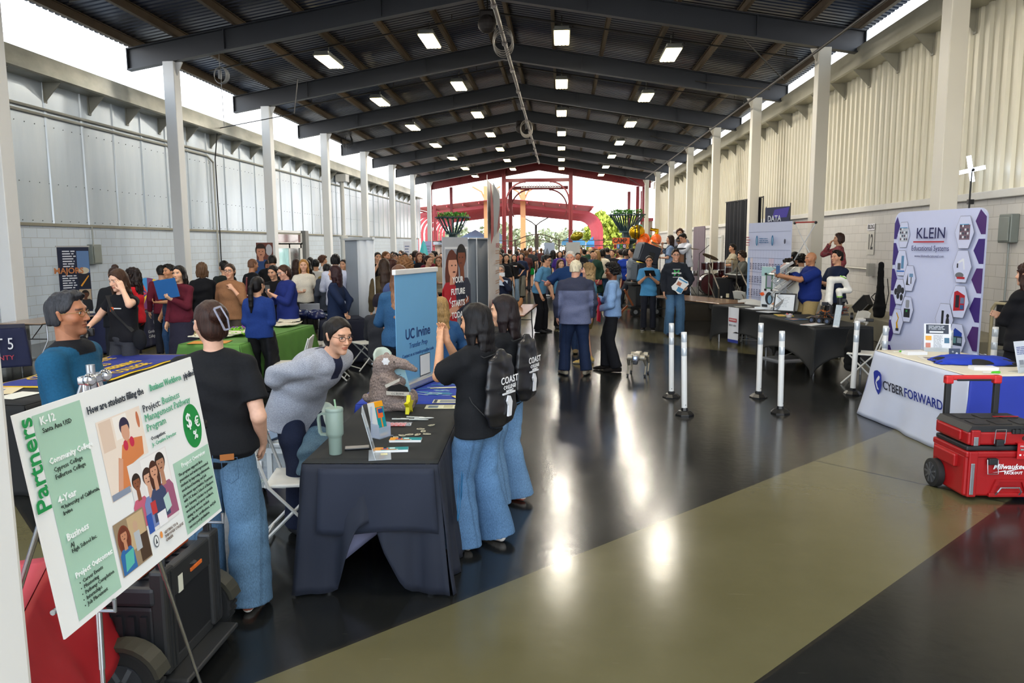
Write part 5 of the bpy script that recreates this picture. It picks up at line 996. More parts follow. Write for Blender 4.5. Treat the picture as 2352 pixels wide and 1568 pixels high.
# red photo banner, grey back, tall white banner
r, W, H = board('roll_up_banner', 'photo banner reading YOUR FUTURE STARTS TODAY with a woman in red', 'banner', D(1016, 600, 9.9), D(1074, 600, 10.6), 0, 2.10, '#888'); rollbase(r, W)
b = MB(); b.box(0, W, -.004, .004, .06, H); b.build('banner_sheet', M('#a9acb4', .5), r); p = Print(-.005)
p.rect('#d9dadd', W*.08, W*.97, .3, H-.13).rect('#8f949e', W*.1, W*.95, .3, H-.16).fig(W*.34, 1.0, .92, '#d79b80', '#5e2c1e', '#b5212c', long=1, turn=1).fig(W*.74, 1.0, 1.0, '#7a4028', '#15100f', '#2b2f42', w=.8, turn=-1).poly('#b5212c', [(0, .75), (W*.5, .75), (W*.45, 1.45), (0, 1.4)]).poly('#23283a', [(W*.62, .8), (W, .8), (W, 1.5), (W*.72, 1.45)]).poly('#d79b80', [(W*.1, 1.0), (W*.5, 1.1), (W*.8, 1.18), (W*.8, 1.24), (W*.4, 1.2), (W*.08, 1.1)]).poly('#8a4a30', [(W*.55, 1.12), (W*.98, 1.2), (W*.98, 1.28), (W*.55, 1.2)]).rect('#20304e', 0, W, .6, .8).rect('#e0e2e2', 0, W, .07, .62)
p.build(r)
for k_, tx in enumerate(('YOUR', 'FUTURE', 'STARTS', 'TODAY')): TX(tx, r, W*.5, 1.52-.16*k_, .115, '#f4f4f4', y=-.035, bold=.003)
for q in (0, 1): b = MB(); x_ = W*(.22+.62*q); s_ = -1 if q == 0 else 1; b.prism([(x_, 1.2), (x_+s_*.05, 1.25), (x_, 1.3), (x_, 1.28), (x_+s_*.03, 1.25), (x_, 1.22)], -.034, -.032); b.build('printed_arrow', M('#f0f0f0', .5), r)
r, W, H = board('grey_banner_back', 'grey back of a wide roll-up banner with white pole, right of the red photo banner', 'banner', D(1075, 600, 11.0), D(1123, 600, 11.7), 0, 2.09, '#7c838c'); rollbase(r, W)
b = MB(); b.grid(lambda u, v: (W*u, .006*sin(u*11), .06+(H-.06)*v), 20, 2); b.build('banner_sheet', M('#727b86', .55), r, True, solid=.005); b = MB(); b.tube([(W*.32, -.03, .05), (W*.32, -.03, H+.01)], .009, 6).box(0, W, -.02, .01, H-.01, H+.01); b.build('banner_pole', M('#dfe1e3', .3, .5), r)
r, W, H = board('tall_banner', 'tall narrow white banner with red curved top seen edge-on at centre', 'banner', D(1121, 600, 10.8), D(1143, 600, 11.9), 0, 2.98, '#ddd'); rollbase(r, W)
b = MB(); b.grid(lambda u, v: (W*u, .03*sin(u*5.)*(.3+v), .06+(H-.06)*v-(.16*u if v > .9 else 0)), 16, 12); b.build('banner_sheet', M('#d9d4d0', .5), r, True, solid=.004); p = Print(-.045)
p.poly('#a0262c', [(0, 2.0), (W*.25, 2.12), (W*.3, 2.5), (0, 2.9)]).poly('#93969c', [(W*.3, 2.1), (W*.98, 2.3), (W*.98, 2.75), (W*.25, 2.9)]).poly('#8e1f28', [(W*.6, 2.15), (W*.98, 2.28), (W*.98, 2.6), (W*.75, 2.35)]).rect('#a0262c', W*.02, W*.35, .95, 1.2).rect('#c9823a', W*.8, W*.98, .5, 1.0)
for i in range(7): p.lines('#b58a6a', W*.4, W*.92, .95+.15*i, 1.02+.15*i, 2, seed=i)
p.build(r); TX('RIVERSIDE', r, W*.6, 1.98, .1, '#9a2a30', y=-.06, shear=.2)
# --- tables at left
nav = M('#141c40', .8, var=.12);
r, W, L_ = cloth('navy_tablecloth', 'navy tablecloth with T 5 lettering at the far left edge', (-9.75, 10.35, 0), (-8.48, 11.3, 0), (-10.2, 10.95, 0), .74, {'all': nav}, drop=.82, nf=5, amp=.01); legs4(r, W, L_, .74)
TX('DISTRICT 5', r, W-.16, .5, .26, '#dfe3ea', y=-.085, align='RIGHT', sx=.7); TX('ORANGE COUNTY', r, W-.17, .29, .105, '#c0394a', y=-.085, align='RIGHT')
foldtable('bare folding table behind the navy T 5 tablecloth, far left', (-9.45, 11.95, 0), (-8.68, 11.95, 0), (-9.45, 13.85, 0), col='#a08a78')
chair('white folding chair behind the far left bare table', -9.7, 12.5, -80); chair('white folding chair by the left wall, right of the broad column', -9.4, 14.2, -90)
paper('white papers on the navy T 5 tablecloth', -9.4, 10.95, .752, .5, .3, 35)
r, W, L_ = cloth('navy_tablecloth', 'navy tablecloth with CBU lettering behind the young photographer', (-8.95, 13.4, 0), (-8.2, 13.4, 0), (-9.1, 15.35, 0), .74, {'all': nav}, drop=.95, nf=6, amp=.012); legs4(r, W, L_, .74)
for tx, zz, ss in (('CBU', .5, .19), ('Gordon and Jill Bourns', .33, .085), ('College of Engineering', .235, .085)): TX(tx, r, 0, 0, ss, '#dfe3ea').matrix_local = Matrix.Translation((W+.075, L_*.62, zz))@Matrix.Rotation(pi/2, 4, 'Z')@Matrix.Rotation(pi/2, 4, 'X')
b = MB(); r = thing('prize_wheel', 'multicoloured prize wheel standing on the CBU table', 'wheel', (-7.95, 13.6, 0), 8); r.location = Vector((D(338, 645, 13.9).x, 13.9, .752))
cw = ['#c8202e', '#1c3a8c', '#e8c020', '#6a1f5c', '#2f8ac8', '#d8402a', '#243a7c', '#c02a5a']; b = MB()
for i in range(16):
 a0, a1 = 2*pi*i/16, 2*pi*(i+1)/16; b.mat(M(cw[i % 8], .4)); b.prism([(0, .36)]+[(.3*cos(a), .36+.3*sin(a)) for a in np.linspace(a0, a1, 4)], -.012, .012)
b.build('wheel_disc', parent=r); b = MB(); b.box(-.03, .03, .012, .04, 0, .42).box(-.15, .15, -.1, .12, 0, .02); b.build('wheel_stand', M('#2a2a2c', .5), r)
b = MB(); b.box(-.26, .26, -.5, .5, 0, .018, .004); tag(b.build('red_tray', M('#b02430', .4), loc=(-8.55, 14.6, .752)), 'flat red display board on the CBU table', 'board')
# black table with blue and yellow runner
blk = M('#0e0f11', .85, var=.1); r, W, L_ = cloth('black_tablecloth', 'black tablecloth under the blue runner with yellow letters at left', (-5.15, 5.7, 0), (-4.3, 5.65, 0), (-5.2, 8.5, 0), .74, {'all': blk}, nf=6, sd=4); legs4(r, W, L_, .74)
r = thing('table_runner', 'blue runner with yellow border and yellow lettering on the black table', 'runner', (-4.72, 7.35, .752), 91); b = MB(); b.mat(M('#d8b414', .7)); b.grid(lambda u, v: (-1.0+2*u, -.46+.92*v, .004*sin(u*20)), 20, 4); b.build('yellow_border', parent=r, solid=.003)
b = MB(); b.grid(lambda u, v: (-.95+1.9*u, -.42+.84*v, .006+.004*sin(u*20)), 20, 4); b.build('runner_cloth', M('#1a2880', .7), r, solid=.003)
for k_, tx in enumerate(('CALIFORNIA STATE', 'LATINO', 'ENGINEERING', 'COLLEGE')): text(tx, .17, M('#e0b818', .6), r, (0, .29-.2*k_, .014), (0, 0, 0), bold=.003, sx=.9)
paper('bright leaflets on the black table at the left edge', -4.95, 6.25, .752, .3, .5, 20, '#d9c9a0', marks=(('#c2563a', .1, .9, .7, .85), ('#3c5c9c', .1, .6, .2, .5)), group=None); paper('pale leaflet nearest the camera on the black table at left', -4.62, 6.0, .752, .22, .3, -10, '#dcdcd2')
# green table
grn = M('#56863a', .75, var=.1); r, W, L_ = cloth('green_tablecloth', 'lime green tablecloth behind the woman with the ponytail', (-4.95, 9.35, 0), (-4.12, 9.3, 0), (-5.05, 11.8, 0), .74, {'all': grn}, nf=5, flare=.12, sd=7); legs4(r, W, L_, .74)
r = thing('green_string_pile', 'heap of lime green plastic strings on the green table', 'trinkets', (D(540, 756, 10.4).x, 10.35, .75)); b = MB(); rr = random.Random(3)
for i in range(60):
 x, y, z = rr.gauss(0, .16), rr.gauss(0, .13), .015+abs(rr.gauss(0, .03)); b.tube([(x+.05*cos(a+i)*rr.uniform(.6, 1), y+.04*sin(a), z+.02*sin(a*2)) for a in np.linspace(0, 5, 8)], .006, 4)
b.build('plastic_strings', M('#7cc41e', .35), r); r['kind'] = 'stuff'; r = thing('purple_string_pile', 'small heap of purple plastic strings beside the green heap', 'trinkets', (D(553, 749, 10.9).x, 10.9, .75)); b = MB()
for i in range(22): x, y = rr.gauss(0, .06), rr.gauss(0, .05); b.tube([(x+.05*cos(a+i), y+.04*sin(a), .02+.02*sin(a*2)+.02*rr.random()) for a in np.linspace(0, 5, 8)], .006, 4)
b.build('plastic_strings', M('#7d3c9c', .35), r); r['kind'] = 'stuff'
tot = None
for i, (px, py, Y, rz_0) in enumerate(((470, 772, 9.75, 10), (505, 775, 9.7, -12), (540, 771, 9.9, 20), (648, 746, 11.0, 5), (655, 749, 10.8, -15), (665, 743, 11.2, 18))):
 if tot is None:
  o = tot = thing('canvas_tote', 'x', 'bag'); b = MB(); b.grid(lambda u, v: (-.17+.34*u, -.19+.38*v, .012+.008*sin(u*7+1)*cos(v*6)), 12, 12); b.build('tote_body', M('#d9d3c0', .85, bump=.3, bs=80), o, True, solid=.016)
  for q in (-1, 1): b = MB(); b.tube([(q*.08+.06*cos(a), .19+.12*sin(a), .02+.015*sin(a*2)) for a in np.linspace(0, pi, 9)], 0, flat=(.022, .004)); b.build('tote_handle', M('#cfc7b0', .85), o)
 else: o = copy_tree(tot)
 p_ = G(px, py, .75); o.location = (p_.x, p_.y, .752+.02*(i % 3)); o.rotation_euler = (0, 0, radians(rz_0)); o['label'] = 'folded cream canvas tote lying on the green table, '+('left heap' if i < 3 else 'right heap by the ponytail woman'); o['category'] = 'bag'; o['group'] = 'cream canvas totes on the green table, '+('left' if i < 3 else 'right')
paper('orange paper folder hanging over the near edge of the green table', -4.6, 9.5, .752, .5, .3, 8, '#d8922a', name='paper_folder', group=None)
chair('white folding chair with a black coat beside the green table', -3.62, 9.75, 100); chair('white folding chair right of the green tablecloth', -3.45, 10.9, 100); chair('white folding chair by the brown cardboard box', -3.15, 11.9, 130)
F = Field(V3(-.3, -.22, -.8), V3(.3, .22, .1), .018); F.loft([(V3(0, 0, .02), .21, .05), (V3(0, -.02, -.25), .23, .07), (V3(0, -.03, -.62), .27, .08)], (1, 0, 0), k=.02); F.warp(folds(.012, 5, .9, .85)); me = mkmesh('coat', [F.net()], MA('cloth'), '#14151a')
o = link('draped_coat', me, loc=(-3.9, 9.78, .84), rot=(0, 0, radians(100))); tag(o, 'black coat draped over the back of a white folding chair', 'coat')
r, W, L_ = cloth('navy_tablecloth', 'navy table with laptop and piled bags behind the green table', (-4.1, 12.5, 0), (-2.95, 12.75, 0), (-4.25, 13.2, 0), .74, {'all': M('#15192c', .85)}, nf=5, sd=9); legs4(r, W, L_, .74)
F = Field(V3(-.45, -.3, -.02), V3(.45, .3, .25), .02); [F.ell(V3(rr.uniform(-.3, .3), rr.uniform(-.15, .15), rr.uniform(.02, .1)), V3(.16, .13, .07), k=.03) for i in range(12)]; F.warp(folds(.02, 8, 1.4, .5)); F.plane((0, 0, -1), 0)
o = link('navy_bag_pile', mkmesh('pile', [F.net()], MA('gloss'), '#161f4a'), loc=(D(680, 740, 12.4).x, 12.72, .75)); tag(o, 'heap of navy drawstring bags on the navy table', 'bags', kind='stuff')
r = thing('laptop', 'open silver laptop seen from behind on the navy table', 'laptop', (D(713, 722, 12.9).x, 12.95, .75), 10); b = MB(); b.box(-.17, .17, -.12, .12, 0, .015, .004); b.build('laptop_base', M('#9da0a4', .35, .6), r); b = MB(); b.box(-.17, .17, -.005, .005, 0, .24, .003); o = b.build('laptop_screen', M('#b4b7bb', .35, .6), r, loc=(0, -.12, .012), rot=(radians(8), 0, 0))
paper('stack of papers beside the silver laptop', D(735, 728, 12.9).x, 12.9, .752, .3, .4, 5, '#e6e2da', t=.03, group=None)
r = thing('cardboard_box', 'open brown cardboard box under the chairs at left centre', 'box', (D(738, 800, 12.2).x, 12.2, 0), 12); b = MB(); b.box(-.2, .2, -.15, .15, 0, .3, .004); b.build('box_body', M('#7a4f35', .8), r)
F = Field(V3(-.15, -.1, 0), V3(.15, .1, .2), .014); F.ell((0, 0, .04), (.12, .09, .07), k=.02); F.warp(folds(.012, 2, 2)); o = link('crumpled_bag', mkmesh('crumpled', [F.net()], MA('gloss'), '#d8d4cc'), loc=(D(738, 800, 12.2).x, 12.2, .31)); tag(o, 'crumpled white plastic bag on top of the brown cardboard box', 'bag')
# --- centre stalls
r, W, L_ = cloth('black_tablecloth', 'black tablecloth with red lettering beyond the two girls', (-1.45, 10.7, 0), (-.68, 10.75, 0), (-1.6, 12.95, 0), .74, {'all': blk}, drop=.86, nf=6, sd=12); legs4(r, W, L_, .74)
for tx, zz in (('RIVERSIDE', .5), ('CITY COLLEGE', .38)): TX(tx, r, 0, 0, .12, '#b02a30').matrix_local = Matrix.Translation((W+.09, L_*.5, zz))@Matrix.Rotation(pi/2, 4, 'Z')@Matrix.Rotation(pi/2, 4, 'X')
foldtable('brown folding table at centre with a shiny reflecting top', (-1.42, 13.4, 0), (-.66, 13.35, 0), (-1.5, 15.9, 0), col='#8a5c40')
r = thing('sign_holder', 'clear sign holder with purple and green printed notice on the black table', 'sign', (D(1153, 720, 12.3).x, 12.3, .755), 8); b = MB(); b.box(-.11, .11, -.005, .005, 0, .29); b.build('notice_sheet', M('#d9dade', .4), r, rot=(radians(-12), 0, 0)); p = Print(-.03); p.rect('#5a5490', .0, .08, .06, .26).rect('#6fae3c', .02, .06, .12, .17).lines('#55585e', -.09, -.01, .03, .27, 9); p.build(r)
paper('stack of white booklets on the black table with red lettering', D(1150, 738, 12.0).x, 11.9, .755, .34, .14, 0, '#e9e9ea', t=.03, group=None)
# --- right stalls
sp = M('#0f1113', .75, var=.08)
A0, A1, A2 = G(1784, 720, .74), G(1860, 717, .74), G(1680, 699, .74); ra, Wa, La = cloth('stretch_tablecloth', 'black stretch tablecloth with white and red runner, farther right booth', A0, A1, A2, .74, {'all': sp}, arch=.26); legs4(ra, Wa, La, .74)
B0, B1, B2 = G(1872, 753, .74), G(2006, 751, .74), G(1774, 723, .74); rb, Wb, Lb = cloth('stretch_tablecloth', 'black stretch tablecloth on the table carrying the robot cars', B0, B1, B2, .74, {'all': sp}, arch=.3); legs4(rb, Wb, Lb, .74)
def onA(u, v, z=.748): return Matrix.LocRotScale(ra.location, ra.rotation_euler, None) @ Vector((Wa*u, La*v, z))
def onB(u, v, z=.748): return Matrix.LocRotScale(rb.location, rb.rotation_euler, None) @ Vector((Wb*u, Lb*v, z))
p_ = onA(-.01, .62, 0); r = thing('table_runner', 'white runner with red badge and blue hem hanging over the farther black table', 'runner', (p_.x, p_.y, 0), math.degrees(ra.rotation_euler[2])-90); b = MB(); b.mat(M('#dadde4', .7)).grid(lambda u, v: (-.17+.34*u, -.02-.01*sin(u*6), .12+.63*v), 8, 6); b.mat(M('#24348c', .7)).grid(lambda u, v: (-.17+.34*u, -.02-.01*sin(u*6), .06+.06*v), 8, 2); b.build('runner_cloth', parent=r, solid=.004); p = Print(-.034); p.rect('#b02430', -.13, .13, .47, .54); p.build(r); TX('RIVERSIDE', r, 0, .505, .05, '#f0f0f0', y=-.037); TX('NEXT GEN', r, 0, .4, .05, '#222a4a', y=-.037)
foldtable('brown folding table in front of the stage', G(1652, 697, .74), G(1738, 693, .74), G(1604, 677, .74), col='#7d5b42')
r = thing('small_jar', 'small cream candle jar on the brown folding table by the stage', 'jar', G(1671, 683, .742)); b = MB(); b.cyl((0, 0, 0), .035, .09, 12); b.build('jar_body', M('#d9cfae', .5), r); b = MB(); b.cyl((-.16, -.1, 0), .02, .04, 10); b.build('lid', M('#e8e4d8', .5), r)
for k_, (px, py, rz0, lab) in enumerate(((1714, 740, -60, 'white folding chair under the brown table by the stage'), (1722, 690, 170, 'white folding chair below the white chart banner, left one'), (1733, 694, 160, 'white folding chair below the white chart banner, right one'))):
 p_ = G(px, py, 0 if k_ == 0 else .8); chair(lab, p_.x, p_.y, rz0)
chair('white folding chair behind the farther black table, left of the khaki trousers', 4.95, 14.5, 90); chair('white folding chair behind the black table, in front of the khaki trousers', 5.0, 13.4, 95)
chair('white folding chair with a black backpack between the black table and the hexagon banner', 4.28, 10.85, 60)
F = Field(V3(-.2, -.16, -.32), V3(.2, .16, .3), .014); F.loft([(V3(0, 0, .2), .1, .07), (V3(0, 0, 0), .16, .1), (V3(0, 0, -.25), .15, .1)], (1, 0, 0), k=.02, flat=(0, 0)); F.warp(folds(.01, 6, 1.3)); o = link('backpack', mkmesh('backpack', [F.net()], MA('cloth'), '#101113'), loc=(4.16, 10.95, .50), rot=(0, 0, radians(60))); tag(o, 'black backpack hung on the folding chair beside the robot car table', 'backpack')
# ---------------------------------------------------------------- FRONT BOOTH
navy = M('#121827', .8, var=.12, vs=5)
def hem1(u):
 if u < .24: return .01
 if u < .46: return .01+.42*sin((u-.24)/.22*pi/2)**1.2
 if u < .52: return .43
 if u < .80: return .43*(1-((u-.52)/.28))**1.4+.01
 return .01
NT0, NT1, NT2 = Vector((-1.48, 4.09, 0)), Vector((-.70, 4.12, 0)), Vector((-1.61, 5.68, 0))
r, W, L_ = cloth('dark_tablecloth', 'dark navy tablecloth with draped front on the front table', NT0, NT1, NT2, .76, {'all': navy, 'top': M('#0e1213', .8, var=.12, vs=5)}, hemz={'front': hem1}, flare=.06, amp=.022, nf=13, sd=2); legs4(r, W, L_, .76, '#b9bbc0')
b = MB(); b.grid(lambda u, v: (.10+.66*u+.03*v*(u-.3), -.035-.02*sin(u*9+v*2)*v-.03*v, .745-(.37+.02*sin(u*7))*v), 20, 10); b.build('front_flap', M('#151c2d', .8, var=.2, vs=3), r, True, solid=.003)
b = MB(); b.grid(lambda u, v: (.20+.34*u-.10*v*(1-u), .05+.02*sin(u*6+v*4), .60-(.52-.34*u)*v), 10, 10); b.build('cloth_lining', M('#6a6c86', .8), r, True, solid=.003)
TX('UCI', r, 0, 0, .40, '#1878b4').matrix_local = Matrix.Translation((W+.085, .52, .43))@Matrix.Rotation(pi/2, 4, 'Z')@Matrix.Rotation(pi/2+.06, 4, 'X')
rN = r
def onN(u, v, z=.772): return Matrix.LocRotScale(rN.location, rN.rotation_euler, None) @ Vector((W*u, L_*v, z))
T1 = Matrix.LocRotScale(r.location, r.rotation_euler, None)
r2, W2, L2 = cloth('blue_tablecloth', 'bright blue tablecloth behind the dark front table', NT2+Vector((0, .02, 0)), NT2+Vector((.78, .05, 0)), Vector((-1.77, 7.5, 0)), .758, {'all': M('#1838a0', .75, var=.1)}, nf=6, sd=21); legs4(r2, W2, L2, .758)
p = MB(); rr = random.Random(9); p.mat(M('#2f8fae', .6)); p.mat(M('#b8d6dc', .6))
for i in range(26):
 p.mat(M(['#2f8fae', '#b8d6dc', '#4aa8c0'][i % 3], .6)); x, y = rr.uniform(.42, .68), rr.uniform(.35, .8); a = rr.uniform(-.4, .4); p.xf((x, y, .7635+.0003*i), rz=math.degrees(a)+80).box(-.006, .006, -.06, .06, 0, .0003)
p.build('printed_brush_marks', parent=r2)
# tumbler
c_ = onN(.185, .12); o = thing('tumbler', 'pale green insulated tumbler with handle and straw on the front table', 'cup', (c_.x, c_.y, .766)); g_ = M('#829489', .45, var=.03)
b = MB(); b.lathe([(.036, 0), (.038, .004), (.039, .1), (.0405, .105), (.050, .118), (.051, .13), (.052, .262), (.048, .268), (.046, .268)], 28); b.build('tumbler_body', g_, o, True)
b = MB(); b.lathe([(.0525, .26), (.0535, .262), (.0535, .274), (.050, .28), (.0, .282)], 28); b.build('tumbler_lid', M('#8a9c92', .4), o, True)
b = MB(); b.tube([(-.045, 0, .245), (-.075, 0, .245), (-.092, 0, .235), (-.096, 0, .21), (-.09, 0, .135), (-.08, 0, .12), (-.048, 0, .118)], .0, flat=(.024, .014)); b.build('tumbler_handle', g_, o, True)
b = MB(); b.tube([(.01, .0, .28), (.004, 0, .33)], .0055, 10); b.build('straw', M('#8fb08f', .3), o, True)
c_ = onN(.34, .16); r = thing('phone', 'black phone lying behind the pale green tumbler', 'phone', (c_.x-.02, c_.y+.05, .767), -75); b = MB(); b.box(-.036, .036, -.075, .075, 0, .01, .004); b.build('phone_body', M('#111215', .3), r)
cl = M('#d8dfe4', .05, alpha=.35, var=.02)
c_ = onN(.5, .1); r = thing('sign_holder', 'empty clear acrylic sign holder on the front table', 'stand', (c_.x, c_.y, .766), 104)
b = MB(); b.box(-.11, .11, -.002, .002, 0, .29); b.build('holder_back', M('#c8d0d6', .08, alpha=.6), r, rot=(radians(-14), 0, 0)); b = MB(); b.box(-.11, .11, -.09, .04, 0, .003); b.build('holder_foot', M('#c8d0d6', .08, alpha=.5), r); b = MB(); b.box(-.02, .02, -.07, -.03, .004, .005); b.build('price_label', M('#d8d2a8', .5), r)
for k_, (v, u, lab) in enumerate(((.305, .66, 'teal bookmark pad with an orange pencil picture, farther one'), (.16, .60, 'teal bookmark pad with an orange pencil picture, nearer one'))):
 c_ = onN(u, v); r = thing('bookmark_pad', lab, 'booklet', (c_.x, c_.y, .766), 4+5*k_, 'teal bookmark pads on the front table'); b = MB(); b.mat(M('#e6e4e0', .6)); b.box(-.1, .1, -.034, .034, 0, .014); b.build('pad_pages', parent=r)
 b = MB(); z = .0142
 for (c, x0, x1, y0, y1, t_) in (('#17868a', -.1, .1, -.034, .034, 0), ('#e39a1e', -.1, -.062, -.034, .034, 1), ('#e0642c', -.06, -.02, -.02, .02, 1), ('#284a86', -.05, -.03, -.005, .03, 2), ('#e8a02e', -.075, -.03, .015, .03, 2), ('#e08228', -.03, .03, -.026, -.016, 2), ('#f0e6d0', .03, .04, -.024, -.018, 3), ('#d8ecec', -.012, .02, .0, .02, 2)): b.mat(M(c, .35)); b.box(x0, x1, y0, y1, z, z+.0004*(t_+1))
 b.build('printed_cover', parent=r)
c_ = onN(.42, .38); r = thing('booklet_holder', 'clear holder filled with teal and orange bookmark booklets', 'booklets', (c_.x, c_.y, .766), 58)
b = MB(); b.box(-.05, .05, -.045, -.042, 0, .07).box(-.05, .05, .03, .033, 0, .2).box(-.06, .06, -.06, .05, 0, .003).box(-.052, -.05, -.045, .03, 0, .09).box(.05, .052, -.045, .03, 0, .09); b.build('clear_holder', M('#b9c4d8', .06, alpha=.4), r)
b = MB(); b.mat(M('#d9d6cf', .6)); b.box(-.036, .036, -.04, .025, 0, .225)
z = 0
for (c, x0, x1, z0, z1, k) in (('#17868a', -.036, .036, .0, .225, 1), ('#e39a1e', -.036, .036, .19, .225, 2), ('#e0642c', -.025, .022, .12, .185, 2), ('#274a86', -.015, .025, .15, .178, 3), ('#e08228', -.004, .006, .05, .12, 3), ('#e8c070', -.036, .036, .0, .02, 2)): b.mat(M(c, .35)); b.box(x0, x1, -.04-.0005*k, -.04, z0, z1)
b.build('booklet_stack', parent=r, rot=(radians(-13), 0, 0));
b = MB(); b.mat(M('#e8a440', .5)); b.box(-.036, .036, -.04, .025, .225, .227); b.build('booklet_top', parent=r, rot=(radians(-13), 0, 0))
# pens, red sticks, wooden ovals
for k_, (u, v, a, col, lab) in enumerate(((.62, .70, 84, '#c9ccc4', 'silvery white pen, farthest of the loose pens'), (.70, .685, 96, '#d4d6d0', 'silvery white pen pointing right'), (.58, .665, 88, '#c4c8c0', 'silvery white pen behind the red sticks'), (.50, .665, 93, '#cdd0c8', 'silvery white pen at the left of the pens'), (.66, .655, 90, '#bfc3bb', 'silvery white pen nearest the red sticks'))):
 c_ = onN(u, v); r = thing('pen', lab, 'pen', (c_.x, c_.y, .773), 0, 'loose pens on the front table'); a = radians(a); q = MB(); q.xf(rz=math.degrees(a)-90).tube([(-.07, 0, 0), (.045, 0, 0), (.062, 0, 0), (.07, 0, 0)], [.0052, .0052, .0035, .001], 8); q.build('pen_barrel', M(col, .3), r, True); q = MB(); q.xf(rz=math.degrees(a)-90).box(-.07, -.035, -.0015, .0015, .005, .0075); q.build('pen_clip', M('#9a9c9c', .3, .6), r)
c_ = onN(.48, .56); r = thing('stick_bundle', 'clear-wrapped bundle of red sticks beside the pens', 'bundle', (c_.x, c_.y, .767), 2); b = MB()
for i in range(9): b.tube([(-.075, -.03+.008*i, .006+.003*(i % 2)), (.075, -.03+.008*i, .006+.003*(i % 2))], .004, 5)
b.build('red_sticks', M('#d23a30', .35), r, True); b = MB(); b.grid(lambda u, v: (-.085+.2*u, -.038+.076*v, .018+.004*sin(u*40+v*9)*sin(v*17)-.012*abs(2*v-1)**3), 40, 12); b.build('plastic_wrap', M('#e8ecef', .1, alpha=.3), r)
for k_, (u, v) in enumerate(((.72, .50), (.80, .56), (.76, .45), (.60, .33+.06), (.66, .40), (.73, .395), (.56, .36), (.80, .41))):
 c_ = onN(u, v); r = thing('wooden_sticker', 'small pale wooden oval with scribbled drawing, one of the scatter', 'trinket', (c_.x, c_.y, .766+.002*(k_ % 3)), k_*50, 'small wooden ovals scattered on the front table'); b = MB(); b.prism([(.028*cos(a)*(1+.12*cos(3*a)), .017*sin(a)) for a in np.linspace(0, 2*pi, 19)[:-1]], 0, .0025, 'z'); b.build('wooden_oval', M('#b9b29a', .6), r)
 b = MB(); b.tube([(.016*cos(a)*(1+.3*sin(2*a)), .008*sin(a*2+k_), .003) for a in np.linspace(0, 5, 12)], .0009, 4); b.build('printed_scribble', M('#2a3030', .6), r)
c_ = onN(.47, .86); r = thing('foam_star', 'small upright yellow foam star beside the plush animal', 'toy', (c_.x+.05, c_.y-.12, .767), 82); b = MB(); b.prism([((.075 if i % 2 == 0 else .034)*sin(pi*i/5), .066+(.075 if i % 2 == 0 else .034)*cos(pi*i/5)) for i in range(10)], -.014, .014); b.build('star_body', M('#d8d010', .5), r)
for k_, (u, v, rz0, lab) in enumerate(((.82, .93, 3, 'cream information sheet with printed columns, nearer the camera'), (.86, 1.06, 3, 'cream information sheet with a dark header, behind the nearer sheet'))):
 c_ = onN(u, v); r = paper(lab, c_.x, c_.y, .768, .28, .13, rz0, '#cfcfae', marks=(('#5c6e78', .08, .35, .2, .8), ('#a8a878', .5, .75, .2, .9), ('#4a5a60', .8, .92, .3, .9)) if k_ == 0 else (('#26303c', .03, .12, .05, .95), ('#6c787c', .2, .85, .15, .8)))
paper('yellow folded leaflet on the blue tablecloth', onN(.93, 1.17).x, onN(.93, 1.17).y, .768, .1, .12, 30, '#d8c83a', group=None)
paper('pale slip of paper at the foot of the light blue banner', onN(.72, 1.42).x, onN(.72, 1.42).y, .768, .26, .05, 12, '#c9ccaa', group=None)
# plush animal
c_ = onN(.30, .90); rp = thing('plush_animal', 'grey-brown long-snouted plush animal sitting on the front table, holding a blue card', 'toy', (c_.x, c_.y, .766), 4)
v = .0065; F = Field((-.19, -.16, 0), (.24, .18, .46), v)
F.loft([(V3(-.02, .0, .02), .115, .10), (V3(-.025, .0, .1), .125, .105), (V3(-.035, .0, .2), .105, .09), (V3(-.045, .0, .28), .075, .07)], (1, 0, 0), k=.03, flat=(0, 0))
F.ell((-.03, -.01, .34), (.085, .075, .075), k=.03); F.cone((.02, -.02, .365), (.12, -.03, .345), .05, .036, k=.03); F.cone((.12, -.03, .345), (.205, -.035, .305), .036, .019, k=.015)
F.cone((-.03, -.06, .25), (.06, -.10, .20), .042, .036, k=.02); F.cone((.06, -.10, .2), (.11, -.10, .17), .036, .03, k=.01); F.cone((-.0, .06, .25), (.09, .04, .2), .04, .035, k=.02)
F.cone((.02, -.07, .05), (.13, -.10, .045), .05, .045, k=.02); F.ell((.165, -.10, .075), (.042, .045, .07), k=.015); F.cone((.03, .06, .05), (.14, .05, .05), .05, .045, k=.02); F.ell((.17, .05, .075), (.04, .04, .065), k=.015)
F.cone((-.12, .02, .05), (-.175, -.01, .09), .035, .028, k=.02)
F.warp(lambda X, Y, Z: .0022*(np.sin(210*X+3*np.sin(150*Z))*np.sin(190*Y+2*np.sin(140*X))+np.sin(230*Z+3*np.sin(170*Y))))
link('plush_body', mkmesh('plush', [F.net()], MA('fur'), '#8d7d76'), rp)
b = MB(); b.mat(M('#101012', .9, bump=.6, bs=120)); b.prism([(.005, .165), (.03, .2), (.1, .215), (.155, .19), (.17, .155), (.09, .145)], -.142, -.128); b.build('black_bib', parent=rp)
b = MB(); b.mat(M('#c9c3b8', .9, bump=.6, bs=120)); b.prism([(-.0, .135), (.165, .125), (.17, .155), (.0, .162)], -.145, -.125).prism([(-.0, .185), (.1, .235), (.105, .258), (-.01, .208)], -.142, -.12); b.build('cream_trim', parent=rp)
TX('UC IRVINE', rp, .085, .143, .02, '#2a2a2e', y=-.148)
b = MB(); b.ball((.055, -.085, .372), .006, 6); b.build('eye', M('#101012', .2), rp, True)
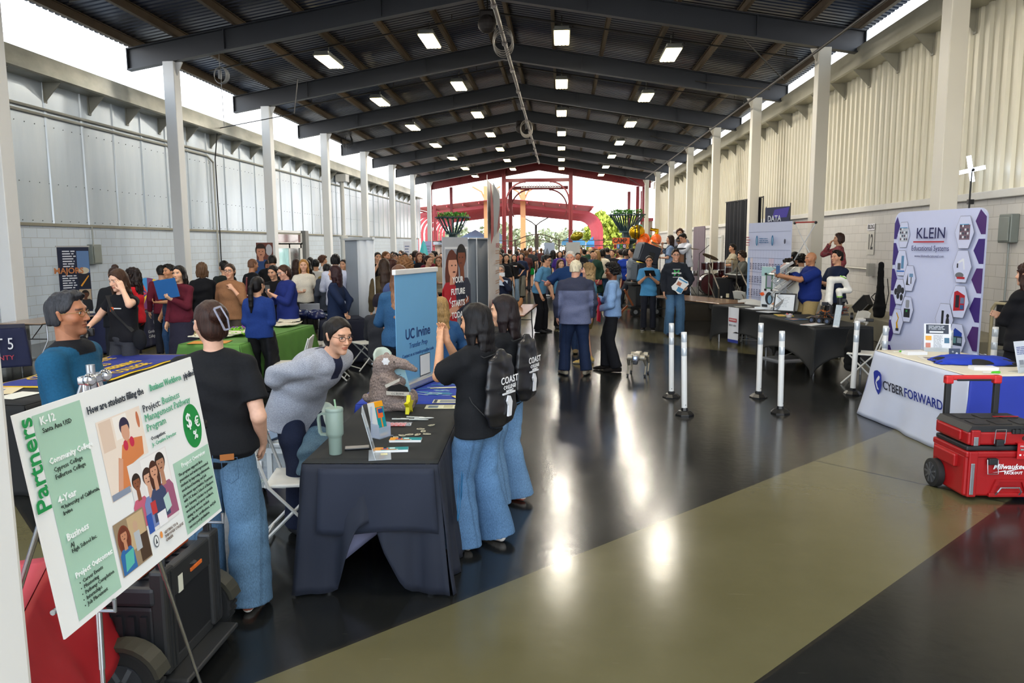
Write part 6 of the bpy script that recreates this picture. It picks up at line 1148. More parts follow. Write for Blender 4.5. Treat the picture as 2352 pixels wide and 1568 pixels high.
b = MB(); b.prism([(-.005+.026*cos(a)*(1+.14*cos(6*a)), .378+.026*sin(a)*(1+.14*cos(6*a))) for a in np.linspace(0, 2*pi, 37)[:-1]], -.097, -.092); b.mat(M('#3a5a8a', .5)); b.prism([(-.013, .372), (.003, .372), (.003, .388), (-.013, .388)], -.099, -.097); b.mats[0] = M('#e8e8ea', .4); b.build('flower_sticker', parent=rp)
b = MB(); b.ball((-.02, .045, .405), .022, 8); b.build('ear', M('#8d7d76', .9, bump=.6), rp, True)
r = thing('blue_card', 'light blue information card leaning on the plush animal', 'card', (c_.x+.10, c_.y+.02, .766), 12); b = MB(); b.box(-.07, .09, -.002, .002, .02, .32); b.build('card_sheet', M('#8fbccb', .5), r, rot=(radians(-6), radians(-14), 0)); p = Print(-.003); p.lines('#55808e', -.05, .07, .14, .26, 8, seed=5).rect('#6f9eae', .0, .05, .08, .13); o = p.build(r); o.rotation_euler = (radians(-6), radians(-14), 0)
for k_, (x, y, z, rz0, lab) in enumerate(((-1.68, 5.12, .80, 20, 'pale green curved plastic piece left of the plush animal'), (-1.44, 5.98, 1.08, 40, 'pale green curved plastic piece behind the head of the plush animal'))):
 r = thing('chair_back', lab, 'chair back', (x, y, z), rz0, 'pale green plastic chair backs'); r['category'] = 'chair'; b = MB(); b.grid(lambda u, v: (-.08+.16*u, .03*sin(pi*u)+.03*v, -.09+.18*v-.05*abs(2*u-1)**3*v), 12, 8); b.build('backrest', M('#bcc8b8', .35), r, True, solid=.018)
 b = MB(); b.tube([(-.07, .02, -.08), (-.07, .05, -z+.01)], .01, 6).tube([(.07, .02, -.08), (.07, .05, -z+.01)], .01, 6); b.build('leg', M('#9aa098', .4), r)
F = Field(V3(-.25, -.2, 0), V3(.25, .2, .42), .012); F.loft([(V3(0, 0, .02), .15, .11), (V3(0, 0, .16), .14, .1), (V3(.02, .02, .27), .09, .05)], (1, 0, 0), k=.03, flat=(1, 0)); F.warp(folds(.012, 4, 1.1)); o = link('denim_jacket', mkmesh('denim', [F.net()], MA('denim'), '#4c6270'), loc=(-1.64, 4.88, .46), rot=(0, 0, .5)); tag(o, 'faded denim jacket heaped on a chair behind the front table', 'jacket')
chair('white folding chair carrying the faded denim jacket behind the front table', -1.78, 4.85, -80)
# storage cart
r = thing('storage_cart', 'clear plastic storage bin on castors left of the front table', 'bin', (-2.52, 5.5, 0), -2); W_, L_2 = .62, .42
b = MB(); cm = M('#c9d2d6', .1, alpha=.32)
b.box(0, W_, 0, .006, .14, .46).box(0, W_, L_2-.006, L_2, .14, .46).box(0, .006, 0, L_2, .14, .46).box(W_-.006, W_, 0, L_2, .14, .46).box(0, W_, 0, L_2, .14, .146); b.build('bin_body', cm, r)
b = MB(); b.box(-.02, W_+.02, -.02, L_2+.02, .46, .50, .012).box(.02, W_-.02, .02, L_2-.02, .5, .512, .005); b.build('bin_lid', M('#aeb4b8', .3), r)
b = MB(); b.box(-.015, W_+.015, -.012, .0, .42, .46).box(.26, .30, -.008, 0, .16, .44); b.build('bin_rim', M('#c3c8ca', .35), r)
for x in (.06, W_-.06):
 for y in (.06, L_2-.06): b = MB(); b.box(x-.02, x+.02, y-.02, y+.02, .06, .14); b.ball((x, y, .035), .035, 8, (.5, 1, 1)); b.build('castor', M('#1c1c1e', .5), r)
b = MB(); b.tube([(.26, .3, .51), (.28, .3, .55), (.46, .3, .55), (.48, .3, .51)], .0, flat=(.03, .018)); b.build('lid_handle', M('#1d2026', .4), r)
b = MB(); b.box(.11, .22, -.014, -.012, .30, .36); b.build('name_label', M('#e8e8e8', .5), r); TX('UCI', r, .165, .335, .03, '#26406c', y=-.016)
for k_, (x, y, z, w_, h_, c, lab) in enumerate(((.12, .2, .15, .16, .08, '#27407c', 'rolled blue cloth inside the clear storage bin'), (.15, .14, .148, .2, .02, '#8aa05a', 'green magazine inside the clear storage bin'), (.45, .2, .148, .14, .12, '#5a6470', 'grey case inside the clear storage bin'), (.3, .15, .148, .1, .03, '#d8b02c', 'yellow packet inside the clear storage bin'))):
 b = MB(); b.box(-w_/2, w_/2, -.06, .06, 0, h_, .01); tag(b.build('stored_item', M(c, .5), loc=(-2.52+x, 5.5+y, z), rot=(0, 0, .3*k_)), lab, 'item')
r = thing('folder_stack', 'stack of blue folders with a pink note on the storage bin', 'folders', (-2.36, 5.62, .513), -20); b = MB()
for i in range(5): b.mat(M(['#5a7494', '#2e4468'][i % 2], .4)); b.xf((.004*i, -.003*i, 0), rz=3*i-6).box(-.17, .17, -.12, .12, .005*i, .005*i+.004)
b.build('folder', parent=r); b = MB(); b.box(-.03, .07, -.03, .03, .026, .028); b.build('pink_note', M('#e0607c', .6), r)
# white column close to the camera
b = MB(); b.box(-1.62, -1.175, 1.08, 1.5, 0, 6.9, .02); o = b.build('near_column', M('#e8e6e2', .4, var=.02)); tag(o, 'broad white column at the left edge, very close to the camera', 'column')
# red table
r, W_, L_2 = cloth('red_tablecloth', 'red tablecloth at the bottom left corner behind the poster', (-2.35, 1.75, 0), (-1.72, 2.05, 0), (-2.6, 2.55, 0), .74, {'all': M('#98101c', .6, var=.06), 'top': M('#b02c42', .5, var=.05)}, drop=.62, flare=.22, amp=.03, nf=4, sd=31); legs4(r, W_, L_2, .74, '#222326')  # top a paler pink: the light falling on it is put into its colour
# easel and poster
r = thing('easel', 'chrome folding display easel holding the poster board', 'easel', (-1.42, 2.2, 0), 90); ch_ = M('#b9bcc2', .18, .9); bk_ = M('#17181b', .4)
for nm, a, b_ in (('leg', (-.03, .03, 1.6), (-.22, -.06, 0)), ('leg', (.03, .03, 1.6), (.85, .18, 0)), ('leg', (0, .05, 1.6), (.1, .75, 0))):
 A, Bv = Vector(a), Vector(b_); b = MB(); b.tube([A, A+(Bv-A)*.55], .0095, 10); o = b.build(nm, ch_, r, True); b = MB(); b.tube([A+(Bv-A)*.55, Bv], .0075, 8); b.build('leg_section', ch_ if a[1] < .04 else bk_, o, True); b = MB(); b.tube([A+(Bv-A)*.985, Bv], .011, 8); b.build('rubber_foot', bk_, o)
b = MB(); b.tube([(0, .03, 1.54), (0, .03, 1.64)], .013, 10).ball((-.04, .01, 1.6), .02, 8).ball((.04, .01, 1.6), .02, 8).box(-.05, .05, .005, .045, 1.585, 1.61, .005); b.build('easel_head', ch_, r, True)
for x in (-.28, .40): b = MB(); b.tube([(x, .0, .985), (x, -.17, .985), (x, -.17, 1.02)], .006, 6); b.build('support_peg', M('#8d9096', .3, .7), r)
b = MB(); b.tube([(-.30, .0, .985), (.42, .0, .985)], .008, 8); b.build('support_bar', ch_, r)
r = thing('poster_board', 'white and green poster board on an easel about a business management pathway', 'poster', (-1.262, 1.727, 1.007), 90.4); r.rotation_euler = (-.137, -.01, radians(90.4))
b = MB(); b.box(0, .91, .001, .006, 0, .59); b.build('board_sheet', M('#efefed', .4, var=.01), r)
p = Print(0., .00004); gcol = '#a9ccb6'; p.rect(gcol, .062, .256, .016, .573).rect(gcol, .649, .905, .012, .263)
p.poly('#0f8a3e', el(.824, .352, .062, .079, 40))
# photographs: three pictures with people
p.poly('#f0dfd0', [(.300, .495), (.527, .494), (.526, .341), (.399, .335), (.399, .254), (.300, .254)])
p.rect('#e2c8b4', .31, .37, .40, .49).rect('#f6eee6', .38, .45, .42, .49).poly('#d9824c', [(.34, .27), (.40, .27), (.41, .33), (.50, .345), (.51, .40), (.44, .41), (.40, .40), (.37, .33)]).poly('#2b2240', el(.43, .452, .026, .028)).poly('#d8a084', el(.43, .435, .021, .028)).poly('#2b2240', el(.43, .455, .024, .013, 12, 0, pi)).poly('#c8284a', el(.418, .395, .012, .016)).poly('#c8284a', el(.452, .398, .012, .016)).poly('#d8a084', [(.335, .27), (.36, .27), (.39, .36), (.37, .37)]).rect('#8a94a8', .302, .395, .256, .275).poly('#c9744e', el(.505, .455, .008, .026))
p.rect('#e9e4e2', .400, .625, .099, .334).rect('#f3efec', .47, .62, .2, .33)
for (x, z, h_, sk_, ha, sh_, lg) in ((.43, .13, .17, '#8a5236', '#2a1a14', '#c8607a', 0), (.575, .11, .215, '#b98568', '#231a16', '#a05a78', 0), (.49, .11, .19, '#d8a488', '#3a2218', '#7a88b8', 0), (.53, .12, .19, '#d2987a', '#4a2618', '#3a4668', 1)): p.fig(x, z, h_, sk_, ha, sh_, w=.75, long=lg)
p.rect('#2f55a8', .44, .47, .1, .16).rect('#c23a3a', .475, .505, .15, .19).rect('#f0eef0', .5, .55, .10, .145).poly('#b8d4cc', [(.555, .13), (.59, .14), (.585, .19), (.55, .18)])
p.rect('#9a8468', .273, .43, .036, .195).rect('#c8ac84', .34, .425, .09, .19).rect('#4a3626', .375, .428, .04, .12).poly('#c9a488', el(.375, .155, .012, .016)).rect('#b8bcc0', .36, .39, .08, .138); p.poly('#7a3a24', el(.312, .135, .032, .045)).fig(.312, .038, .135, '#c88a68', '#6a3220', '#2f6aa8', w=.8, long=1).poly('#5ab8a8', [(.29, .045), (.335, .055), (.345, .1), (.30, .095)])
p.poly('#5a5f66', el(.464, .068, .014, .02)).poly('#efefed', el(.464, .068, .011, .016)).poly('#3a3f46', [(.458, .06), (.47, .06), (.464, .08)]).poly('#e8944a', el(.497, .076, .007, .011))
p.build(r)
wt, dk, gt = '#f6f8f6', '#2c3834', '#12904a'
PT = lambda s, x, z, size, col, al='LEFT', rot=None, **k: text(s, size, M(col, .5), r, (x, -.0045, z), rot or (pi/2, 0, 0), align=al, **k)
PT('Partners', .048, .45, .072, gt, 'CENTER', bold=.001).matrix_local = Matrix.Translation((.030, -.005, .452))@Matrix.Rotation(-pi/2, 4, 'Y')@Matrix.Rotation(pi/2, 4, 'X')
for (s, x, z, sz_, c, k) in (('K-12', .08, .553, .030, wt, 1), ('Santa Ana USD', .082, .528, .019, dk, 0), ('Community College', .08, .445, .0225, wt, 1), ('Cypress College', .09, .420, .018, dk, 0), ('Fullerton College', .09, .400, .018, dk, 0), ('4-Year', .08, .340, .027, wt, 1), ('*University of California,', .085, .318, .0165, dk, 0), ('Irvine', .088, .302, .0165, dk, 0), ('Business', .08, .238, .027, wt, 1), ('AJ', .088, .214, .0165, dk, 0), ('High School Inc.', .088, .198, .0165, dk, 0), ('Project Outcomes:', .08, .132, .0215, wt, 1),
 ('•  Career Events', .088, .108, .0155, dk, 0), ('•  Mentoring', .088, .092, .0155, dk, 0), ('•  Pathway Completion', .088, .076, .0155, dk, 0), ('•  Internships', .088, .060, .0155, dk, 0), ('•  Job Placement', .088, .044, .0155, dk, 0),
 ('Project:', .537, .478, .034, '#2c3440', 0), ('Business', .655, .478, .034, '#5aa886', 0), ('Management Pathway', .537, .447, .034, '#5aa886', 0), ('Program', .537, .415, .034, '#5aa886', 0), ('Occupation:', .548, .378, .018, '#2c3440', 0), ('Jr. Creative Director', .548, .358, .018, '#5aa886', 0)): PT(s, x, z, sz_, c, bold=.0006 if k else 0)
PT('How are students filling the', .270, .535, .031, '#2c3440', bold=.0005, sx=.84); PT('Business Workforce', .600, .534, .031, '#5aa886', bold=.0005, sx=.80); PT('pipeline?', .902, .533, .031, '#2c3440', 'RIGHT', bold=.0005, sx=.74)
PT('Project Overview', .777, .243, .024, wt, 'CENTER')
for i, s in enumerate(('The program supports first-', 'generation and underrepresented', 'students by improving advisement,', 'work-based learning, and job', 'placement opportunities. It partners', "with UC Irvine's School of Business", 'and Gateway Scholars to provide', 'workshops and career readiness,', 'aiming to increase student', 'enrollment, certifications, and job', 'success post-graduation.')): PT(s, .662, .218-.0185*i, .0152, dk)
for i, s in enumerate(('GETTING TO &', 'THROUGH COLLEGE', 'CAREER')): PT(s, .512, .075-.013*i, .0125, '#7a6a62')
PT('$', .797, .375, .072, wt, 'CENTER', bold=.0006); PT('%', .825, .318, .042, wt, 'CENTER', bold=.0006); PT('€', .852, .358, .052, wt, 'CENTER', bold=.0006)
# grey wheeled tool case
r = thing('wheeled_case', 'dark grey wheeled tool case with pull-out handle behind the poster', 'case', (-1.74, 3.26, 0), 90); gy, dg, bl_ = M('#2a2b2c', .5, var=.1), M('#232427', .5), M('#141518', .4)
b = MB(); b.box(-.27, .27, .03, .42, .10, .44, .02); b.build('case_body', dg, r); b = MB(); b.box(-.28, .28, .02, .44, .44, .53, .02)
for i in range(5): b.box(-.2+.09*i, -.15+.09*i, .06, .4, .53, .545, .005)
b.build('case_lid', M('#2b2d31', .45), r); b = MB(); b.box(-.25, .2, .10, .14, .55, .575, .01); b.build('orange_bar', M('#c4582c', .4), r)
b = MB()
for s in (-1, 1): b.box(s*.22-.05, s*.22+.05, -.02, .05, .12, .60, .015).box(s*.22-.015, s*.22-.005, -.026, -.02, .14, .58).box(s*.22+.01, s*.22+.02, -.026, -.02, .14, .58)
b.box(-.2, .2, -.01, .04, .44, .58, .01).box(-.2, .2, -.0, .04, .1, .16, .01).box(-.26, .26, -.1, .03, .075, .10, .01); b.build('trolley_frame', gy, r)
b = MB(); b.box(-.17, .17, .0, .035, .16, .44); b.build('back_panel', M('#1d1e21', .5), r)
b = MB(); b.box(-.02, .09, -.016, -.008, .49, .51, .004); b.build('release_button', M('#e0702c', .4), r); b = MB(); b.box(-.13, -.09, -.012, -.008, .44, .52); b.build('sticker', M('#dcdccc', .5), r); b = MB(); b.cyl((0, -.012, .53), .02, .004, 12); b.build('knob', M('#4a4b4d', .4), r)
for s in (-1, 1): b = MB(); b.box(s*.22-.02, s*.22+.02, .0, .03, .58, 1.12, .005); b.build('handle_post', bl_, r); b = MB(); b.box(s*.22+s*.0-.006, s*.22+.006, -.003, .0, .6, 1.1); b.build('post_trim', ch_, r)
b = MB(); b.box(-.25, .25, -.01, .045, 1.11, 1.16, .015); b.build('pull_handle', bl_, r)
for s in (-1, 1):
 b = MB(); x0 = s*.36; R_ = .15; b.tube([(x0-.035, .12, R_), (x0-.03, .12, R_), (x0+.03, .12, R_), (x0+.035, .12, R_)], [R_-.015, R_, R_, R_-.015], 32)
 for i in range(28): a = 2*pi*i/28; b.xf((x0, .12+cos(a)*R_, R_+sin(a)*R_), rx=math.degrees(a)).box(-.034, .034, -.004, .006, -.007, .007)
 o = b.build('wheel', M('#1a1a1a', .8), r); b = MB(); b.tube([(x0-.04, .12, R_), (x0+.04, .12, R_)], R_*.62, 20); b.build('wheel_hub', M('#2e3034', .4), o)
 b = MB()
 for i in range(6): a = 2*pi*i/6; b.xf((x0, .12, R_), rx=math.degrees(a)).box(-.045, .045, R_*.15, R_*.58, -.01, .01)
 b.tube([(x0-.05, .12, R_), (x0+.05, .12, R_)], .02, 12); b.xf(); b.build('wheel_spokes', M('#55585c', .35), o)
 b = MB(); b.prism([(.12+.18*cos(a), R_+.18*sin(a)) for a in np.linspace(.3, 2.9, 12)]+[(.12+.16*cos(a), R_+.16*sin(a)) for a in np.linspace(2.9, .3, 12)], x0-.05, x0+.045, 'x'); b.build('mudguard', M('#3a382f', .5), r)
b = MB();
for i in range(6): b.box(-.285, -.27, .06+.055*i, .09+.055*i, .2, .4)
b.build('side_ribs', dg, r)
# --- right booth: blue and white cloth
C0, C1, C2 = Vector((3.76, 7.08, 0)), Vector((4.62, 7.16, 0)), Vector((3.60, 8.80, 0)); wh, rb_ = M('#c3cbe0', .75, var=.05, vs=4), M('#2438a4', .7, var=.1)
rc_, W_, L_2 = cloth('printed_tablecloth', 'white and royal blue tablecloth with CYBERFORWARD and shield logo', C0, C1, C2, .76, {'all': rb_, 'top': M('#d8d3c4', .7), 'left': wh}, flare=.10, amp=.014, nf=3.4, sd=5); legs4(rc_, W_, L_2, .76)
for tx, c, v0, al in (('CYBER', '#1a2238', .545, 'RIGHT'), ('FORWARD', '#1f3494', .535, 'LEFT')): TX(tx, rc_, 0, 0, .138, c, align=al, bold=.002, sx=1.0).matrix_local = Matrix.Translation((-.088, L_2*v0, .43))@Matrix.Rotation(-pi/2, 4, 'Z')@Matrix.Rotation(pi/2+.11, 4, 'X')
p = Print(0); sh_ = [(-.085, .10), (-.06, .125), (0, .14), (.06, .125), (.085, .10), (.08, -.02), (.05, -.09), (0, -.14), (-.05, -.09), (-.08, -.02)]; p.poly('#2438a4', sh_).poly('#e6e9f2', [(.0, .06), (.03, .085), (.05, .07), (.035, .04), (.0, .02), (-.03, -.0), (-.01, -.05), (.02, -.08), (-.02, -.08), (-.05, -.01), (-.03, .03)])
o = p.build(rc_, 'shield_logo'); o.matrix_local = Matrix.Translation((-.088, L_2*.845, .44))@Matrix.Rotation(-pi/2, 4, 'Z')@Matrix.Rotation(.10, 4, 'X')
Mc = Matrix.LocRotScale(rc_.location, rc_.rotation_euler, None); onC = lambda x, y, z=.768: Mc @ Vector((x, y, z))
c_ = onC(.52, .75, .768); rr = random.Random(6)
for k_ in range(7):
 a, q = rr.uniform(-.12, .12), rr.random()*6; b = MB(); b.grid(lambda u, v: (-.36+.72*u+.03*sin(v*9+q), (-.2+.4*v)*(1-.25*(2*u-1)**2)+.02*sin(u*11+q), .006+.011*k_+.007*sin(u*9+q)*sin(v*6)-.011*k_*(max(abs(2*u-1), abs(2*v-1))**4)), 20, 14)
 o = b.build('folded_shirt', M(['#1634a8', '#17181c', '#1634a8', '#1a3cb4'][k_ % 4] if k_ < 6 else '#1838b0', .8, bump=.3, bs=30), smooth=True, solid=.005, loc=c_, rot=(0, 0, a-.15)); tag(o, 'royal blue printed shirt on top of the pile on the white tablecloth' if k_ == 6 else 'shirt lying in the blue and black pile on the white tablecloth', 'shirt', 'shirts piled on the white tablecloth')
 if k_ == 6: text('4 U', .09, M('#c8d0e8', .6), o, (.05, 0, .088), (0, 0, 0), name='printed_lettering')
r = thing('sign_holder', 'clear stand with dark-headed flyer on the white and blue tablecloth', 'sign', onC(.62, 1.55, .765), -12); b = MB(); b.box(-.135, .135, 0, .004, 0, .32); b.build('flyer_sheet', M('#dfe2ea', .4), r, rot=(-.24, 0, 0)); p = Print(-.001); p.rect('#263044', -.115, .115, .205, .31).lines('#c9d0dc', -.09, .08, .25, .3, 3).rect('#d9dde6', -.08, .06, .215, .235).lines('#9aa0ac', -.04, .06, .02, .19, 12, seed=8).rect('#e0a030', -.12, -.06, .13, .18).rect('#3a6a8a', .07, .12, .1, .16).rect('#c47a6a', -.12, -.07, .04, .1); o = p.build(r); o.rotation_euler = (-.24, 0, 0); b = MB(); b.box(-.14, .14, -.01, .1, 0, .003).box(-.14, .14, -.012, -.009, 0, .05).tube([(-.14, .1, 0), (-.14, .06, .2)], .003, 4); b.build('clear_stand', M('#cfd8de', .05, alpha=.35), r)
r = thing('sign_holder', 'clear flyer stand cut by the right edge of the picture', 'sign', onC(.66, .18, .765), 25); b = MB(); b.box(-.11, .11, 0, .004, 0, .3); b.build('flyer_sheet', M('#d8deea', .4), r, rot=(-.24, 0, 0)); p = Print(-.001); p.lines('#4a5a9c', -.09, .09, .17, .25, 5).rect('#8a8f9a', -.08, -.02, .05, .12); o = p.build(r); o.rotation_euler = (-.24, 0, 0); b = MB(); b.box(-.12, .12, -.01, .1, 0, .003).box(-.12, .12, -.012, -.009, 0, .08); b.build('clear_stand', M('#cfd8de', .05, alpha=.35), r)
r = thing('card_holder', 'small stand with dark blue cards on the white tablecloth', 'cards', onC(.60, 1.20, .766), -5); b = MB(); b.box(-.055, .055, -.004, .004, 0, .085); b.build('card', M('#33415e', .4), r, rot=(-.2, 0, 0)); p = Print(-.006); p.poly('#d0d4dc', el(.02, .03, .012, .014)).poly('#9aa2b0', el(-.02, .05, .01, .01)); o = p.build(r); o.rotation_euler = (-.2, 0, 0)
for k_, (x, y, w_, l_, t_, lab, c) in enumerate(((.26, 1.38, .22, .13, .035, 'thick stack of white cards, farther one on the white tablecloth', '#e6e8ee'), (.36, .36, .22, .13, .03, 'thick stack of white cards beside the green pens', '#e9ebf2'), (.32, 1.10, .3, .22, .002, 'white leaflet with grey picture on the white tablecloth', '#dddcd6'))):
 c_ = onC(x, y, .766); paper(lab, c_.x, c_.y, .766, w_, l_, 5-9*k_, c, t=t_, group=None, marks=(('#8a8488', .15, .6, .2, .7),) if k_ == 2 else ())
for k_ in range(7):
 a, far = radians(-12+7*k_), k_ > 3; c_ = onC(.30+.012*k_, .155+.01*k_, .772) if not far else onC(.13+.015*k_, 1.52+.012*k_, .772); r = thing('pen', 'green and white pen among the pens by the white cards, near corner' if not far else 'green and white pen in the heap at the far corner of the white tablecloth', 'pen', c_, 0, 'green pens on the white tablecloth, '+('far corner' if far else 'near corner'))
 q = MB(); q.xf(rz=math.degrees(a)); q.tube([(-.07, 0, 0), (.0, 0, 0)], .0055, 6); q.build('pen_barrel', M('#dfe0da', .3), r, True); q = MB(); q.xf(rz=math.degrees(a)); q.tube([(0, 0, 0), (.065, 0, 0), (.075, 0, 0)], [.0065, .0075, .004], 8); q.build('pen_cap', M('#4cc41e', .3), r, True)
# red tool boxes
rd, rd2, bk2 = M('#a01317', .38, var=.05, bump=.05), M('#a80f14', .4), M('#1d1e21', .5); mt_ = M('#a9adb3', .25, .8)
r = thing('rolling_toolbox', 'red and black rolling tool box with pull handle at the right edge', 'toolbox', (3.12, 5.86, 0), 3)
b = MB(); b.box(0, .60, 0, .46, .03, .36, .02).box(-.0, .60, -.01, .47, .34, .39, .012).box(.02, .09, -.02, .02, .03, .39, .008).box(.19, .5, -.02, .02, .03, .06, .005)
b.prism([(.2, .06), (.24, .17), (.46, .17), (.5, .06), (.47, .06), (.44, .15), (.26, .15), (.23, .06)], -.018, .01).box(-.03, .03, .1, .4, .24, .34, .01); b.build('box_body', rd, r)
b = MB(); b.box(.01, .59, .01, .45, .39, .43, .012)
for x in (.05, .22, .39): b.box(x, x+.13, .05, .2, .43, .437, .003).box(x, x+.13, .26, .41, .43, .437, .003)
b.build('box_lid', bk2, r)
b = MB(); b.box(.035, .065, -.026, -.018, .05, .30, .004); b.build('corner_strip', mt_, r)
b = MB(); b.tube([(.16, -.02, .33), (.16, -.035, .22), (.24, -.035, .22), (.24, -.02, .33)], .004, 6); b.build('latch_wire', mt_, r); b = MB(); b.box(.165, .235, -.035, .0, .29, .34, .006); b.build('latch', bk2, r)
b = MB(); b.tube([(.24, -.02, .05), (.24, -.045, .08), (.26, -.05, .115), (.40, -.05, .115), (.42, -.045, .08), (.42, -.02, .05)], .006, 8); b.build('front_handle', mt_, r)
TX('Milwaukee', r, .335, .27, .058, '#f0f0f0', y=-.012, shear=.3, bold=.001); TX('PACKOUT', r, .37, .22, .03, '#f0f0f0', y=-.012, bold=.001); p = Print(-.011); p.poly('#f0f0f0', [(.21, .225), (.31, .243), (.305, .236), (.43, .258), (.32, .228), (.325, .235)]); p.build(r)
for s in (-.035,):
 b = MB(); b.tube([(-.06, .36, .115), (-.055, .36, .115), (-.005, .36, .115), (0, .36, .115)], [.10, .115, .115, .10], 30); o = b.build('wheel', M('#1c1c1d', .7), r, True); b = MB(); b.tube([(-.064, .36, .115), (-.058, .36, .115)], .085, 24); b.build('wheel_rim', M('#2c2d30', .5), o, True)
 b = MB()
 for i in range(9): b.xf((-.066, .36, .115), rx=40*i).box(-.003, .004, .015, .08, -.007, .007)
 b.xf().tube([(-.075, .36, .115), (-.06, .36, .115)], .025, 14); b.build('wheel_spokes', M('#4a4c50', .4), o)
for s in (.11, .51): b = MB(); b.box(s-.022, s+.022, .475, .51, .3, .86, .005); b.build('handle_post', bk2, r)
b = MB(); b.box(.08, .54, .47, .515, .86, .90, .012).box(.08, .145, .465, .52, .83, .90, .012).box(.475, .54, .465, .52, .83, .90, .012); b.build('pull_handle', M('#cf2a2c', .4), r); b = MB(); b.box(.17, .45, .462, .48, .855, .872, .005); b.build('handle_grip', bk2, r)
r = thing('toolbox', 'flat red tool box with black ribbed lid stacked on the rolling one', 'toolbox', (3.13, 5.86, .438), 3)
b = MB(); b.box(0, .60, .0, .46, 0, .105, .015).box(.02, .09, -.015, .02, 0, .12, .008).box(-.02, .02, .08, .4, .02, .1, .01); b.build('box_body', rd, r)
b = MB(); b.prism([(.0, .105), (.6, .105), (.58, .15), (.03, .15)], .005, .455).box(.33, .57, -.012, .03, .09, .125, .005)
for x in (.08, .25, .42): b.box(x, x+.12, .06, .2, .15, .156, .002).box(x, x+.12, .26, .4, .15, .156, .002)
for i in range(6): b.box(.35+.035*i, .365+.035*i, -.018, .0, .095, .13)
b.build('box_lid', bk2, r); b = MB(); b.box(.36, .56, .28, .30, .158, .162); b.build('red_stripe', rd, r)
for (x0, x1, z0) in ((.19, .27, .02),): b = MB(); b.tube([(x0, -.02, .02), (x0, -.03, .13), (x1, -.03, .13), (x1, -.02, .02)], .004, 6); b.build('latch_wire', mt_, r); b = MB(); b.box(x0+.01, x1-.01, -.035, 0, .0, .05, .006); b.build('latch', bk2, r)
b = MB(); b.box(.035, .07, -.021, -.013, .0, .07, .003); b.build('corner_strip', mt_, r); b = MB(); b.tube([(.43, -.004, .055), (.43, .01, .055)], .018, 14); b.build('lock_hole', M('#2a0808', .6), r)
b = MB(); b.box(.365, .475, -.03, -.026, -.10, .02).box(.365, .475, -.03, -.0, .02, .024); b.build('hang_tag', M('#c01a20', .5), r); TX('Milwaukee', r, .42, .0, .018, '#f0f0f0', y=-.032, shear=.3); p = Print(-.031); p.rect('#5a5a5c', .385, .455, -.035, -.018).rect('#f0f0f0', .38, .395, -.075, -.062).rect('#f0f0f0', .413, .428, -.075, -.062).rect('#f0f0f0', .445, .46, -.075, -.062); p.build(r); TX('MOST', r, .405, -.026, .012, '#f0f0f0', y=-.035)
# white posts
po = None
for k_, (bx_, by_, lab) in enumerate(((G(1542, 912).x, G(1542, 912).y, 'white delineator post, left and farther of the left pair'), (G(1572, 952).x, G(1572, 952).y, 'white delineator post, nearest in the left pair'), (G(1742, 912).x, G(1742, 912).y, 'white delineator post, farther of the middle pair'), (G(1792, 948).x, G(1792, 948).y, 'white delineator post, nearer of the middle pair'), (G(1958, 905).x, G(1958, 905).y, 'white delineator post in front of the robot car table'), (3.98, 9.45, 'white delineator post behind the far corner of the white and blue table'), (4.52, 9.0, 'white delineator post behind the flyer stand'), (5.22, 9.35, 'white delineator post beside the woman at the right edge'))):
 if po is None:
  o = po = thing('delineator_post', 'x', 'post'); b = MB(); b.lathe([(.033, .07), (.033, .97), (.031, .975), (.026, .975), (.026, .95)], 20); b.build('post_tube', M('#dfe0df', .4, var=.03), o, True)
  b = MB(); b.lathe([(.115, 0), (.115, .015), (.075, .05), (.045, .055), (.04, .085), (.034, .085)], 8); b.build('rubber_base', M('#0f1012', .35, var=.2), o)
  for z0, z1 in ((.86, .95), (.70, .79)): b = MB(); b.lathe([(.0338, z0), (.0345, z0+.002), (.0345, z1-.002), (.0338, z1)], 20); b.build('reflective_band', M('#cdd6de', .2, .3, var=.15, vs=60), o, True)
  b = MB(); b.ball((0, -.033, .12), .006, 5); b.build('screw', M('#555555', .4), o)
 else: o = copy_tree(po)
 o.location = (bx_, by_, 0); o.rotation_euler = (radians([1, -1.5, 1, -.6, .8, 0, 0, 0][k_]), radians([-1.2, -1., -1.2, -.8, -.5, 0, 0, 0][k_]), .3*k_); o['label'] = lab; o['category'] = 'post'; o['group'] = 'white delineator posts'
# hexagon banner
r, W_, H_ = board('fabric_display', 'large white display banner with purple edges and hexagon pictures at right', 'banner', (5.07, 11.9, 0), (5.58, 10.36, 0), 0, 2.44, '#fff'); pr = M('#3a2a7a', .5)
def rrect(x0, x1, z0, z1, rad): return [(x1-rad+rad*cos(a), z1-rad+rad*sin(a)) for a in np.linspace(0, pi/2, 8)]+[(x0+rad+rad*cos(a), z1-rad+rad*sin(a)) for a in np.linspace(pi/2, pi, 8)]+[(x0+rad+rad*cos(a), z0+rad+rad*sin(a)) for a in np.linspace(pi, 1.5*pi, 5)]+[(x1-rad+rad*cos(a), z0+rad+rad*sin(a)) for a in np.linspace(1.5*pi, 2*pi, 5)]
b = MB(); b.prism(rrect(0, W_, .03, H_, .13), -.015, .015); b.build('banner_fabric', M('#c5cdee', .6, var=.02), r); p = Print(-.016)
def hexa(cx, cz, rx, rz): return [(cx-rx*.5, cz-rz), (cx+rx*.5, cz-rz), (cx+rx, cz), (cx+rx*.5, cz+rz), (cx-rx*.5, cz+rz), (cx-rx, cz)]
